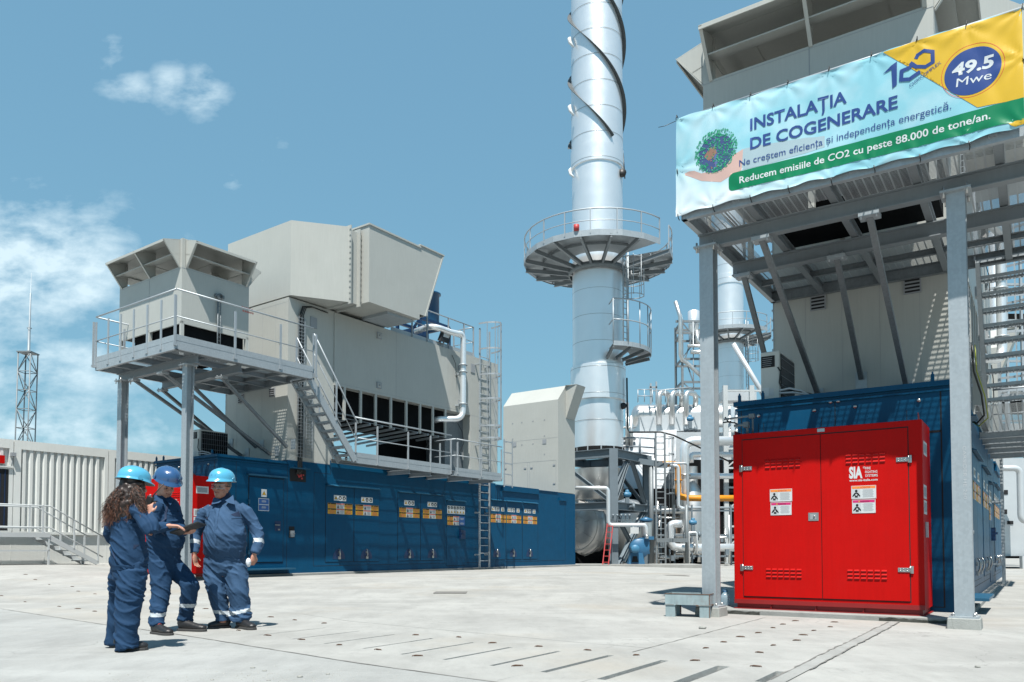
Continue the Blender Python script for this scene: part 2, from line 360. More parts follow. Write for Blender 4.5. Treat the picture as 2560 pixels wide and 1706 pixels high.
FC = {}
def glyphs(txt, bold=0.0):
    """text as filled outline: list of verts (x,y) and faces, unit height of the letter body"""
    k = (txt, bold)
    if k in FC: return FC[k]
    cu_ = bpy.data.curves.new('text', 'FONT'); cu_.body = txt; cu_.size = 1; cu_.offset = bold; cu_.resolution_u = 3
    o = bpy.data.objects.new('text', cu_); COL.objects.link(o)
    dg = bpy.context.evaluated_depsgraph_get(); me = bpy.data.meshes.new_from_object(o.evaluated_get(dg))
    vs = [(v.co.x, v.co.y) for v in me.vertices]; fs = [tuple(p.vertices) for p in me.polygons]
    bpy.data.objects.remove(o); bpy.data.curves.remove(cu_); bpy.data.meshes.remove(me); FC[k] = (vs, fs); return vs, fs
def text_on(mb, txt, x0, z0, width, cap, place, mi=0, bold=0., slant=0., ital=0.):
    """letters starting at x0 on baseline z0, stretched to width, capital height cap; place(x,z) -> 3D point"""
    vs, fs = glyphs(txt, bold)
    if not vs: return
    xa = min(v[0] for v in vs); xb = max(v[0] for v in vs); CAPH = .73
    sx = width / (xb - xa); sz = cap / CAPH
    mb.add([place(x0 + (v[0] - xa) * sx + ital * v[1] * sz, z0 + v[1] * sz + slant * (v[0] - xa) * sx) for v in vs], fs, mi)

M['strake'] = mat('shade_toned_strake_steel', (.05, .06, .065), .6, var=.1)  # underside shade of the spiral fins put into this dark colour
M['beam'] = mat('shade_toned_galvanised_beam', (.25, .28, .30), .5, metal=.35, var=.06, streak=.05)  # same galvanised steel as the columns, underside shade put into its colour
# ------------------------------------------------------------------ ground
def sst(t): t = max(0, min(1, t)); return t * t * (3 - 2 * t)
def gz(x, y):
    return .17 * sst((y - 12) / 9) * (1 - .55 * sst((x - 3.5) / 5)) + .33 * sst((-x - 7.5) / 5.5) * sst((y - 11.5) / 9)
FR, FL = Frame(A_R, (0, 0, 0)), Frame(A_L, (0, 0, 0))
def Rw(x, y, z=0): return FR.world((x, y, z))
SLOTS = [(-1.62, .075, 5.48, 6.03), (-2.07, .10, 5.0, 6.05), (-2.58, .072, 4.95, 6.09), (-3.09, .06, 5.0, 6.12), (-3.60, .046, 5.05, 6.10), (-4.12, .042, 5.1, 6.10), (-4.64, .036, 5.15, 6.2), (-5.20, .028, 5.25, 6.25), (-5.78, .030, 5.3, 6.3), (-6.35, .026, 5.4, 6.35), (-6.95, .022, 5.45, 6.4)]
g = MB()
outer = [(-70, -20), (70, -20), (70, 11.5), (-70, 11.5)]
holes = [[tuple(Rw(x - w_ / 2, a)[:2]), tuple(Rw(x + w_ / 2, a)[:2]), tuple(Rw(x + w_ / 2, b)[:2]), tuple(Rw(x - w_ / 2, b)[:2])] for x, w_, a, b in SLOTS]
loops = [[Vector((x, y, 0)) for x, y in lp] for lp in [outer] + holes]
tri = mgeo.tessellate_polygon(loops); allv = [v for lp in loops for v in lp]
g.add([tuple(v) for v in allv], [tuple(t) for t in tri])
xs = [-70, -45, -30] + [-22 + i * 1.2 for i in range(36)] + [30, 45, 70]; ys = [11.5 + i * .75 for i in range(20)] + [30, 40, 60, 90]
g.add([(x, y, gz(x, y)) for y in ys for x in xs], [(j * len(xs) + i, j * len(xs) + i + 1, (j + 1) * len(xs) + i + 1, (j + 1) * len(xs) + i) for j in range(len(ys) - 1) for i in range(len(xs) - 1)], smooth=True)
zf = .1
g.add([(-2500, -400, -.4), (2500, -400, -.4), (2500, 2500, -.4), (-2500, 2500, -.4)], [(0, 1, 2, 3)])
ground = struct('ground', g, 'ground')
t_ = MB()
for x, w_, a, b in SLOTS:
    P = lambda u, v, z: tuple(Rw(u, v, z)); l_, r_ = x - w_ / 2, x + w_ / 2
    for q in ([(l_, a), (r_, a)], [(r_, a), (r_, b)], [(r_, b), (l_, b)], [(l_, b), (l_, a)]):
        t_.poly([P(*q[0], 0), P(*q[1], 0), P(*q[1], -.13), P(*q[0], -.13)])
    t_.poly([P(l_, a, -.13), P(r_, a, -.13), P(r_, b, -.13), P(l_, b, -.13)])
so = bpy.data.objects.new('drain_slot', t_.mesh('drain_slot', 'trench')); COL.objects.link(so); so.parent = ground
def ribbon(pts, w0, seed=0, jit=.5, step=.12, z=.004, fr=FR):
    """an irregular strip lying on the ground along pts"""
    mb = MB(); L_ = []; r = random.Random(seed)
    for (a, b) in zip(pts[:-1], pts[1:]):
        n = max(2, int(hypot(b[0] - a[0], b[1] - a[1]) / step))
        for i in range(n): L_.append((a[0] + (b[0] - a[0]) * i / n, a[1] + (b[1] - a[1]) * i / n))
    L_.append(pts[-1]); vs = []
    for i, p in enumerate(L_):
        q = L_[min(i + 1, len(L_) - 1)]; q0 = L_[max(i - 1, 0)]; d = Vector((q[0] - q0[0], q[1] - q0[1])).normalized(); nrm = Vector((-d.y, d.x))
        off = (r.random() - .5) * w0 * jit
        for sg in (-1, 1):
            ww = w0 * .5 * (1 - jit * r.random()); P = fr.world((p[0] + nrm.x * (sg * ww + off), p[1] + nrm.y * (sg * ww + off), 0)); vs.append((P.x, P.y, gz(P.x, P.y) + z))
    mb.add(vs, [(2 * i, 2 * i + 2, 2 * i + 3, 2 * i + 1) for i in range(len(L_) - 1)]); return mb
M['joint'] = mat('joint_filler', (.17, .165, .155), .9, var=.3, vscale=12)
M['joint_pale'] = mat('pale_joint_line', (.36, .36, .345), .9, var=.2, vscale=8)
def joint(pts, w_, m='joint', seed=1, jit=.6, z=.004):
    o = bpy.data.objects.new('joint', ribbon(pts, w_, seed, jit, z=z).mesh('joint', m)); COL.objects.link(o); o.parent = ground
joint([(-9.3, 5.15), (-7.65, 4.98), (-6.02, 4.75), (-4.58, 4.55), (-3.16, 4.44), (-1.0, 4.2)], .026, seed=3)
joint([(-13.3, 5.59), (-9.2, 5.1)], .018, seed=5)
joint([(-10.6, 7.7), (-8.62, 7.54), (-7.30, 7.14), (-4.64, 6.86), (-3.84, 6.78), (-3.02, 6.77)], .014, 'joint_pale', 7)
joint([(-3.02, 6.4), (-3.06, 10.64)], .014, 'joint', 9, .8)
joint([(-1.585, 5.6), (-1.585, 10.85)], .028, 'joint', 11, .8)
joint([(-1.455, 6.2), (-1.46, 10.85)], .022, 'joint', 12, .8, z=.010)
joint([(-12, 9.4), (-8, 9.2), (-3.3, 9.0)], .010, 'joint_pale', 13)
joint([(-9, 12.5), (-3.5, 12.2)], .012, 'joint_pale', 14)
for i in range(8): joint([(-3.0, 6.75 + i * .515), (-1.62, 6.75 + i * .515)], .007, 'joint_pale', 20 + i, .9)
for i in range(7): joint([(-5.2 - i * .57, 5.0 + i * .06), (-5.22 - i * .57, 6.5 + i * .09)], .008, 'joint_pale', 40 + i, .9)
for i in range(5): joint([(-1.1 - i * .515, 4.5), (-1.1 - i * .515, 4.95)], .008, 'joint_pale', 60 + i, .9)
kb = MB(); kb.add([tuple(Rw(x, y, .007)) for x, y in [(-1.565, 5.2), (-1.46, 5.2), (-1.46, 10.9), (-1.565, 10.9)]], [(0, 1, 2, 3)])
ks = bpy.data.objects.new('patched_strip', kb.mesh('patched_strip', 'slab')); COL.objects.link(ks); ks.parent = ground
M['pavement'] = concrete('dusty_pavement', (.275, .28, .272), .3)
pv = MB(); front = [(-60, 9.5), (-13.3, 5.57), (-9.2, 5.08), (-7.65, 4.96), (-6.02, 4.73), (-4.58, 4.53), (-3.16, 4.42), (-1.0, 4.18)]
pp = [tuple(Rw(x, y, .003)) for x, y in front]; pv.add(pp + [(6, -5, .003), (-40, -5, .003)], [tuple(range(len(pp) + 2))])
struct('pavement', pv, 'pavement')
# rusty lifting hooks cast into the covers
hk = MB(); hk.tube([(-.045, 0, -.01), (-.038, 0, .008), (-.012, .004, .013), (.018, -.004, .012), (.04, .003, .010), (.048, .006, -.01)], .0042, 6); hk.tube([(-.03, .012, .004), (.035, .016, .004)], .004, 5)
hkm = hk.mesh('lifting_hook', 'rust')
HK = [(-3.92, 6.26), (-3.41, 5.13), (-3.41, 6.28), (-2.90, 6.22), (-2.36, 6.19), (-1.85, 6.15), (-2.57, 7.02), (-2.59, 7.57), (-2.60, 8.12), (-2.56, 8.62), (-2.58, 9.26), (-2.60, 9.76), (-2.59, 10.31), (-2.07, 6.99), (-2.11, 7.58), (-2.03, 8.12), (-2.10, 8.67), (-2.11, 9.20), (-2.05, 9.74), (-2.14, 10.41),
      (-4.44, 6.24), (-5.02, 6.45), (-5.53, 6.36), (-4.44, 5.13), (-5.01, 5.24), (-5.56, 5.29), (-6.21, 5.39), (-6.81, 5.45), (-7.34, 6.73), (-7.99, 6.82), (-8.61, 6.94), (-10.63, 7.34), (-7.50, 5.60), (-11.54, 6.12), (-12.26, 6.24), (-12.97, 6.31), (-14.28, 7.85), (-15.11, 8.01), (-15.89, 8.09), (-16.86, 8.46), (-17.44, 8.27), (-18.42, 8.44), (-19.41, 8.68), (-14.40, 6.44), (-15.89, 6.70)]
for i, (x, y) in enumerate(HK):
    P = Rw(x, y); o = bpy.data.objects.new('lifting_hook', hkm); COL.objects.link(o); o.location = (P.x, P.y, gz(P.x, P.y)); o.rotation_euler = (0, 0, .35 * sin(i * 2.3) - .1)
    sc_ = 1 + .25 * sin(i * 1.7); o.scale = (sc_ * .85, .9, .9)
    if x > -3.0 and y > 6.6: lb = 'rusty lifting hook in the cover strip leading to the red cabinet'
    elif x > -7: lb = 'rusty lifting hook in the concrete beside the long open slots'
    else: lb = 'rusty lifting hook in the concrete left of the three workers'
    o['label'] = lb; o['category'] = 'lifting hook'; o['group'] = 'rusty lifting hooks set in the concrete covers'
# loose stones
def pebble(seed, s):
    mb = MB(); r = random.Random(seed); bm = bmesh.new(); bmesh.ops.create_icosphere(bm, subdivisions=2, radius=1)
    mb.add([tuple((v.co + noise.noise_vector(v.co * 1.3 + Vector((seed, 0, 0))) * .35) * s * Vector((1.2, .9, .6))) for v in bm.verts] if False else [((v.co.x + .3 * noise.noise(v.co * 1.3 + Vector((seed, 0, 0)))) * s * 1.2, (v.co.y + .3 * noise.noise(v.co * 1.5 + Vector((0, seed, 0)))) * s * .9, (v.co.z * .62 + .42) * s) for v in bm.verts], [tuple(v.index for v in f.verts) for f in bm.faces], smooth=True); bm.free(); return mb
PB = [(-1.34, 5.17, .016, 'grey pebble lying nearest the crack among loose grit'), (-2.0, 6.05, .016, 'flat pebble beside the dark joint below the workers'), (-1.86, 5.9, .014, 'small dark pebble next to the joint in front of the workers'), (-1.52, 5.62, .018, 'pale rounded pebble, largest of the gravel patch'), (-1.70, 5.48, .012, 'small pale chip in the gravel patch'), (-2.1, 5.5, .012, 'grey chip at the left end of the gravel patch'), (-1.35, 5.75, .013, 'dark pebble right of the gravel patch'), (3.62, 6.1, .018, 'dark stone alone on the bright concrete at right'), (2.2, 9.05, .035, 'mossy clod on the concrete between steel bin and cover strip')]
for i, (x, y, s_, lb) in enumerate(PB):
    single('pebble', lb, 'stone', WORLD, (x, y, 0), pebble(i * 3 + 1, s_).merge(MB(), (0, 0, 0)) if False else (lambda b: MB().merge(b, (x, y, 0)))(pebble(i * 3 + 1, s_)), 'stone', group='loose stones on the yard')
gb = MB(); r3 = random.Random(8)
for i in range(420):
    k = r3.random(); cx_, cy_ = (-1.75, 5.55) if k < .5 else ((-2.6, 5.2) if k < .75 else (-1.1, 5.0))
    x, y = r3.gauss(cx_, .35), r3.gauss(cy_, .22); s_ = r3.uniform(.002, .006)
    gb.add([(x - s_, y - s_, .003), (x + s_, y - s_, .003), (x + s_ * .6, y + s_, .003), (x, y, .003 + s_ * 1.3)], [(0, 1, 3), (1, 2, 3), (2, 0, 3)])
o = struct('loose_grit', gb, 'stone'); o['kind'] = 'stuff'; o['label'] = 'fine loose grit scattered on the dusty pavement'; o['category'] = 'grit'

# ------------------------------------------------------------------ warning signs on the doors
def pict(mb, x, z, s, X, mi_dark, mi_bg):
    """little figure on a panel in the plane x=X; x here is the along-wall coordinate"""
    P = lambda a, b, e=.002: (X + e, x + a * s, z + b * s)
    mb.poly([P(-.5, -.5, .0012), P(.5, -.5, .0012), P(.5, .5, .0012), P(-.5, .5, .0012)], mi_bg)
    mb.poly([P(-.14 + .14 * cos(t) + .14, .3 + .16 * sin(t)) for t in [i * pi / 4 for i in range(8)]], mi_dark)
    mb.poly([P(-.45, -.3), (P(-.4, -.42)), P(-.15, -.15), P(-.15, -.5), P(.15, -.5), P(.15, -.15), P(.4, -.42), P(.45, -.3), P(.18, .1), P(-.18, .1)], mi_dark)
SIGN_M = ['white', 'yellow', 'seam', 'redprint', 'greyprint', 'lightprint', 'blueprint', 'orange', 'magenta']
def lines(mb, X, y0, y1, z0, z1, n, mi, seed=1):
    r = random.Random(seed)
    for i in range(n):
        z = z1 - (z1 - z0) * (i + .5) / n; h_ = (z1 - z0) / n * .22; m_ = (y0 + y1) / 2; wd = (y1 - y0) / 2 * (.6 + .4 * r.random())
        mb.poly([(X + .002, m_ - wd, z - h_), (X + .002, m_ + wd, z - h_), (X + .002, m_ + wd, z + h_), (X + .002, m_ - wd, z + h_)], mi)
def yellow_sign(mb, y0, z0, w_=.97, h_=.33, X=.016, cols=(1, 0, 1)):
    for r_ in (0, 1):
        zb = z0 + h_ / 2 * (1 - r_) - (0 if r_ else 0); zt = zb + h_ / 2 - .008; n = len(cols)
        for c_, k in enumerate(cols):
            ya = y0 + w_ * c_ / n; yb = ya + w_ / n - .004
            mb.box(X - .004, X, ya, yb, zb, zt, {1: 1, 0: 0, 6: 6}[k])
            if k != 6: mb.poly([(X + .001, ya + .006, zt - .036), (X + .001, yb - .006, zt - .036), (X + .001, yb - .006, zt - .004), (X + .001, ya + .006, zt - .004)], 3 if k == 0 else 2)
            if k == 1:
                lines(mb, X, ya + .02, yb - .02, zb + .01, zt - .045, 4, 3, c_ + r_)
                mb.poly([(X + .002, ya + .08, zt - .034), (X + .002, ya + .11, zt - .034), (X + .002, ya + .095, zt - .008)], 1)
            elif k == 0: pict(mb, ya + .07, zb + .058, .105, X, 2, 5); lines(mb, X, ya + .14, yb - .02, zb + .01, zt - .045, 6, 4, r_)
            else: lines(mb, X, ya + .04, yb - .04, zb + .03, zt - .05, 4, 5, r_)
def white_sign(mb, y0, z0, w_=.48, h_=.165, X=.016, n=3, rows=1):
    mb.box(X - .004, X, y0, y0 + w_, z0, z0 + h_, 0)
    for rr in range(rows):
        for i in range(n):
            c_ = (y0 + w_ * (i + .5) / n, z0 + h_ * (rr + .5) / rows); r_ = min(w_ / n, h_ / rows) * .38
            tri_ = (rows == 1 and i == 0) or (rows == 2 and rr == 0)
            if tri_:
                mb.poly([(X + .001, c_[0] + r_ * 1.15 * cos(a), c_[1] - r_ * .15 + r_ * 1.15 * sin(a)) for a in (pi / 2, pi * 7 / 6, pi * 11 / 6)], 2)
                mb.poly([(X + .002, c_[0] + r_ * .9 * cos(a), c_[1] - r_ * .15 + r_ * .9 * sin(a)) for a in (pi / 2, pi * 7 / 6, pi * 11 / 6)], 1)
                mb.poly([(X + .003, c_[0] + d[0] * r_, c_[1] - r_ * .15 + d[1] * r_) for d in ((-.08, -.3), (.12, .05), (0, .05), (.08, .5), (-.15, 0), (.0, 0))], 2)
            else:
                mb.poly([(X + .001, c_[0] + r_ * cos(a), c_[1] + r_ * sin(a)) for a in [k * pi / 8 for k in range(16)]], 2)
                mb.poly([(X + .002, c_[0] + r_ * (.35 * cos(a)), c_[1] - r_ * .1 + r_ * .62 * sin(a)) for a in [k * pi / 4 for k in range(8)]], 0)

# ------------------------------------------------------------------ one generator unit; local axes: x towards the side, y away, z up
def seam_y(mb, x, y, z0, z1, w_=.010): mb.box(x, x + .002, y - w_ / 2, y + w_ / 2, z0, z1)
def seam_z(mb, x, z, y0, y1, w_=.010): mb.box(x, x + .002, y0, y1, z - w_ / 2, z + w_ / 2)
def post_rail(T, pts, zb, h_=1.1, posts=None, kneels=(.5,), r=.021, name='handrail', close=None, toe=None):
    mb = MB(); P = [Vector(p) for p in pts]
    mb.tube([(p[0], p[1], p[2] + h_) for p in P], r, 8)
    T.part(name, mb, 'rail')
    for k in kneels:
        mb = MB(); mb.tube([(p[0], p[1], p[2] + h_ * k) for p in P], r * .7, 8); T.part('mid_rail', mb, 'rail')
    if posts:
        mb = MB(); mb.box(-.028, .028, -.012, .012, 0, h_ - .01); mb.box(-.045, .045, -.02, .02, .0, .06)
        T.rep('post', mb, 'rail', [tuple(p) for p in posts])

def build_unit(fr, side):
    Lf = side == 'L'; pdx = .40 if Lf else 0.; cdx = .08 if Lf else 0.; gdir = 'left' if Lf else 'right'
    near = 'in the left-hand unit' if Lf else 'in the right-hand unit'
    wtxt = 'behind the three workers' if Lf else 'behind the red cabinet under the banner'
    # concrete kerb slab
    k = MB(); zb = -.4
    k.box(-3.15, .12 if Lf else .16, -1.05 if not Lf else -1.05, 17.95, zb, 0)
    sl = Thing('foundation_slab', 'long concrete kerb slab carrying the blue enclosure ' + wtxt, 'slab', fr, (0, 0, 0)); sl.part('kerb', k, 'slab', bev=.012)
    kd = MB()
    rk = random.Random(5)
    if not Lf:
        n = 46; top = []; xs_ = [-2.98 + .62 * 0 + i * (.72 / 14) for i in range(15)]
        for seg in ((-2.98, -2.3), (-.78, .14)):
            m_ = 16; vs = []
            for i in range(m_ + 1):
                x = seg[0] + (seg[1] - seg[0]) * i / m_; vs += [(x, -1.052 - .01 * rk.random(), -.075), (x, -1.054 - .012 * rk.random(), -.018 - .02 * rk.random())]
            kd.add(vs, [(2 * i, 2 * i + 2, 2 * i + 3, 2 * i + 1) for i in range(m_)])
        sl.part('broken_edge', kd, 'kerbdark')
    # blue enclosure
    body = MB(); body.box(-2.92, 0, 0, 2.2, .0, 3.07); body.box(-2.92, 0, 2.206, 11.9, 0, 3.19); body.box(-2.92, 0, 11.906, 17.74, 0, 3.10); body.box(-.5, 0, 3.76, 11.2, 3.19, 3.32)
    E_ = Thing('turbine_enclosure', ('long blue steel enclosure with black and yellow signs ' + wtxt) if Lf else 'blue steel enclosure rising directly behind the big red cabinet', 'equipment enclosure', fr, (0, 0, 0))
    E_.part('body', body, 'blue')
    lip = MB(); lip.box(-2.97, .05, -.05, 2.22, 3.07, 3.14); lip.box(-2.95, .03, -.03, 2.2, 3.0, 3.03); E_.part('roof_lip', lip, 'blue')
    lip = MB(); lip.box(-2.97, .05, 11.9, 14.8, 3.10, 3.15); lip.box(-.3, .06, 12.3, 14.8, 2.93, 3.1) ; lip.box(-.2, .05, 16.4, 16.95, 2.76, 2.9); lip.box(-2.9, .03, 14.8, 16.3, 3.10, 3.12); E_.part('roof_lip', lip, 'blue')
    sm = MB()
    for y in (.55, 2.2): seam_y(sm, 0, y, .0, 3.05)
    for y, z0, z1 in [(3.15, .19, 2.91), (8.95, .17, 3.05), (11.9, 0, 3.1), (11.2, .1, 3.1), (14.8, .12, 3.0), (16.9, .2, 2.75), (12.0, .3, 2.9)]: seam_y(sm, .001, y, z0, z1)
    seam_z(sm, .001, .19, 3.15, 14.8); seam_z(sm, .001, 2.91, 3.15, 3.77); seam_y(sm, .001, 3.77, 2.91, 3.3); seam_z(sm, .001, .46, 12, 12.0); seam_z(sm, 0.001, .2, 14.8, 16.9)
    # seams on the front
    f = lambda x0, x1, z0, z1: sm.box(x0, x1, -.003, 0, z0, z1)
    f(-2.868, -2.856, .06, 3.03); f(-1.492, -1.482, 2.4, 3.03); f(-2.86, -.12, 3.03, 3.04); f(-.14, -.122, .06, 3.03); f(-.33, -.13, .06, .07); f(-.33, -.13, 2.44, 2.47)
    for x in (-2.6, -2.52, -1.68, -.55): f(x, x + .006, 2.5, 2.78)
    E_.part('panel_gap', sm, 'seam')
    b = MB(); b.lathe([(0, -.03), (.022, -.028), (.028, -.01), (.028, 0)], (0, 0, 0), 10, axis='y'); E_.rep('bolt', b, 'steel', [(x, -.0, z) for x, z in [(-2.592, 2.898), (-1.772, 2.899), (-1.545, 3.0), (-1.440, 3.0), (-1.212, 2.898), (-.394, 2.901)]])
    b = MB(); b.box(-.04, .0, -.02, .02, 0, .1); b.box(-.03, -.01, -.01, .01, .1, .13); E_.rep('lifting_lug', b, 'blue', [(-2.5, -.02, 3.14), (-2.86, -.02, 3.14), (-.2, -.02, 3.14)])
    # control room door
    d = MB(); d.box(.002, .018, .95, 2.06, .33, 2.62); D_ = E_.part('door', d, 'blue', bev=.004)
    s_ = MB(); s_.box(.0, .003, .93, 2.08, .31, 2.64); E_.part('door_gap', s_, 'seam', D_)
    s_ = MB(); s_.box(0, .10, .86, 2.14, 2.66, 2.70); E_.part('rain_hood', s_, 'blue_trim', D_)
    s_ = MB(); s_.box(.018, .022, 1.78, 1.98, 1.18, 1.46); E_.part('lock_plate', s_, 'dark_blue', D_)
    s_ = MB(); s_.box(.022, .06, 1.88, 1.9, 1.33, 1.36); s_.box(.05, .065, 1.76, 1.92, 1.335, 1.36); s_.box(.022, .045, 1.88, 1.93, 1.2, 1.24); E_.part('handle', s_, 'steel', D_)
    s_ = MB(); X = .022
    s_.box(X - .003, X, 1.33, 1.50, 2.10, 2.31, 0); s_.poly([(X + .001, 1.415 + .075 * cos(a), 2.19 + .075 * sin(a)) for a in (pi / 2, pi * 7 / 6, pi * 11 / 6)], 2); s_.poly([(X + .002, 1.415 + .06 * cos(a), 2.19 + .06 * sin(a)) for a in (pi / 2, pi * 7 / 6, pi * 11 / 6)], 1)
    s_.poly([(X + .003, 1.415 + q[0] * .06, 2.19 + q[1] * .06) for q in ((-.1, -.35), (.15, .05), (0, .05), (.08, .5), (-.15, 0), (0, 0))], 2)
    s_.box(X - .003, X, 1.24, 1.58, 1.72, 2.06, 0)
    for z in (1.735, 1.90): s_.box(X, X + .001, 1.25, 1.57, z, z + .145, 6); lines(s_, X + .001, 1.32, 1.5, z + .05, z + .11, 3, 5, 3)
    E_.part('warning_sign', s_, SIGN_M, D_)
    b = MB(); b.box(0, .03, -.02, .02, -.06, .06); E_.rep('hinge', b, 'blue_trim', [(.02, .94, 1.95), (.02, .94, .6)], D_)
    b = MB(); b.box(0, .35, .75, 2.25, .12, .16); E_.part('door_step', b, 'blue_trim')
    # control recess with red lamps, socket
    s_ = MB(); s_.box(.001, .004, 2.28, 2.85, 2.60, 2.95); E_.part('control_window', s_, 'seam')
    s_ = MB()
    for i, (y, z, r_) in enumerate([(2.62, 2.85, .025), (2.66, 2.78, .04), (2.60, 2.75, .03), (2.7, 2.7, .025), (2.55, 2.8, .02), (2.75, 2.8, .02)]): s_.box(.004, .02, y - r_, y + r_, z - r_, z + r_)
    E_.part('red_valve', s_, 'ladder_red')
    s_ = MB(); s_.box(0, .16, 2.26, 2.88, 2.96, 2.985); E_.part('rain_hood', s_, 'blue_trim')
    s_ = MB(); s_.box(.001, .004, 2.27, 2.46, 1.0, 1.32); sk = E_.part('socket_recess', s_, 'seam')
    s_ = MB(); s_.box(.004, .06, 2.30, 2.42, 1.02, 1.2); s_.lathe([(0.03, .06), (.03, .09), (0, .09)], (0, 2.39, 1.12), 10, 0, axis='x'); E_.part('socket', s_, 'greyprint', sk)
    # service doors
    DOORS = [(3.58, 4.70, 2.58, .30, 4.10), (4.70, 5.78, 2.58, .30, 5.22), (6.60, 7.70, 2.56, .30, 7.14), (7.70, 8.88, 2.56, .30, 8.29), (9.02, 10.08, 2.41, .10, None), (11.6, 12.52, 2.56, .28, 11.97), (12.56, 13.62, 2.56, .28, 13.04), (13.68, 14.75, 2.56, .28, 14.18)]
    if not Lf: DOORS = DOORS
    for i, (y0, y1, zt, z0, hy) in enumerate(DOORS):
        d = MB(); d.box(.002, .012, y0 + .012, y1 - .012, z0, zt - .03); D_ = E_.part('service_door', d, 'blue', bev=.003)
        s_ = MB(); s_.box(0, .003, y0, y1, z0 - .012, zt - .018); E_.part('door_gap', s_, 'seam', D_)
        s_ = MB(); s_.hexa([(0, y0, zt - .01), (.09, y0, zt - .03), (.09, y1 - .01, zt - .03), (0, y1 - .01, zt - .01)], [(0, y0, zt + .03), (.09, y0, zt - .015), (.09, y1 - .01, zt - .015), (0, y1 - .01, zt + .03)]); E_.part('rain_hood', s_, 'blue_trim', D_)
        s_ = MB(); yc = (y0 + y1) / 2
        if hy:
            X = .016
            s_.poly([(X, hy - .29 + .05, .38), (X, hy + .29 - .05, .38)] + [(X, hy + .24 * cos(a), .40 + .29 * sin(a)) for a in [k_ * pi / 14 for k_ in range(15)]], 0)
            hp = E_.part('handle_recess', s_, 'dark_blue', D_)
            s_ = MB(); s_.tube([(.03, hy + .02, .40), (.075, hy + .0, .52), (.08, hy - .01, .62), (.04, hy - .01, .69)], .014, 7); s_.box(.016, .05, hy - .04, hy + .05, .38, .46); s_.box(.016, .05, hy - .035, hy + .02, .55, .62); E_.part('handle', s_, 'steel', D_)
        s_ = MB()
        if i == 4: yellow_sign(s_, y0 + .06, 1.53, .96, .33, cols=(1, 0, 6)); white_sign(s_, y0 + .05, 1.93, .97, .29, n=6, rows=2)
        else:
            yellow_sign(s_, yc - .48, 1.73 if i < 4 else 1.70)
            if i < 4: white_sign(s_, yc - .25, 2.13)
            else: white_sign(s_, yc - .42, 2.13); s_.box(.012, .016, yc + .18, yc + .38, 2.13, 2.295, 0); s_.poly([(.018, yc + .28 + .07 * cos(a), 2.2 + .07 * sin(a)) for a in (pi / 2, pi * 7 / 6, pi * 11 / 6)], 2); s_.poly([(.019, yc + .28 + .055 * cos(a), 2.2 + .055 * sin(a)) for a in (pi / 2, pi * 7 / 6, pi * 11 / 6)], 1)
        E_.part('warning_sign', s_, SIGN_M, D_)
    s_ = MB(); s_.box(.012, .1, 9.72, 9.98, 1.05, 1.36); s_.box(.1, .14, 9.76, 9.94, 1.2, 1.25); E_.part('lock_box', s_, 'dark_blue')
    # ---- red cabinet
    cx = (-.02 if Lf else 0)
    cdx2 = .5 if Lf else 0
    bd = MB(); x0, x1 = -2.715 + cdx2, -.272 + cdx2
    bd.box(x0, x1, -.865, -.02, .075, 2.51)
    C_ = Thing('fire_suppression_cabinet', 'large red two-door cabinet lettered with fire fighting wording, under the banner' if not Lf else 'red cabinet partly hidden behind the workers and the steel column', 'cabinet', fr, (x0, -.865, 0))
    C_.part('body', bd, 'red', bev=.006)
    s_ = MB(); s_.box(x0 + .03, x1 - .03, -.83, -.03, .012, .075, 0); s_.box(x0, x1 + .01, -.88, -.02, 0, .012, 0)
    for x in (-2.2, -1.6, -1.0): s_.box(x + cdx2 - .006, x + cdx2 + .006, -.86, -.83, .012, .075)
    s_.box(x0, x1, -.875, -.865, .075, .135) ; C_.part('plinth_frame', s_, 'red_dark')
    s_ = MB(); s_.box(x0 + .02, x0 + .035, -.86, -.3, 2.51, 2.56); s_.prism([(x1 - .045, -.862, 2.505), (x1 - .045, -.70, 2.505), (x1 - .045, -.862, 2.60)], (.01, 0, 0)); C_.part('corner_bracket', s_, 'red_dark')
    s_ = MB(); s_.box(x0 + .13, x1 - .155, -.8665, -.865, .165, 2.43); C_.part('door_gap', s_, 'seam')
    for (a, b_, nm) in ((-2.575, -1.51, 0), (-1.502, -.438, 1)):
        d = MB(); d.box(a + cdx2, b_ + cdx2, -.878, -.866, .18, 2.415); D_ = C_.part('cabinet_door', d, 'red', bev=.003)
        for zc in (2.06, .523):
            lv = MB(); xc = -2.04 if nm == 0 else -.97; xc += cdx2
            for i in range(6):
                for j in range(3):
                    x = xc - .213 + i * .083; z = zc + .05 - j * .05
                    lv.hexa([(x, -.878, z - .016), (x + .065, -.878, z - .016), (x + .065, -.878, z + .006), (x, -.878, z + .006)], [(x, -.893, z - .014), (x + .065, -.893, z - .014), (x + .063, -.882, z + .006), (x + .002, -.882, z + .006)])
                    lv.box(x, x + .065, -.8795, -.878, z - .024, z - .017, 1)
            C_.part('louvre', lv, ['red', 'red_dark'], D_)
        st = MB(); sx = (-2.19 if nm == 0 else -1.12) + cdx2; Y = -.883
        P = lambda a_, c_, e=0: (a_, Y - e, c_)
        def rect(a0, a1, c0, c1, mi, e=0): st.poly([P(a0, c0, e), P(a1, c0, e), P(a1, c1, e), P(a0, c1, e)], mi)
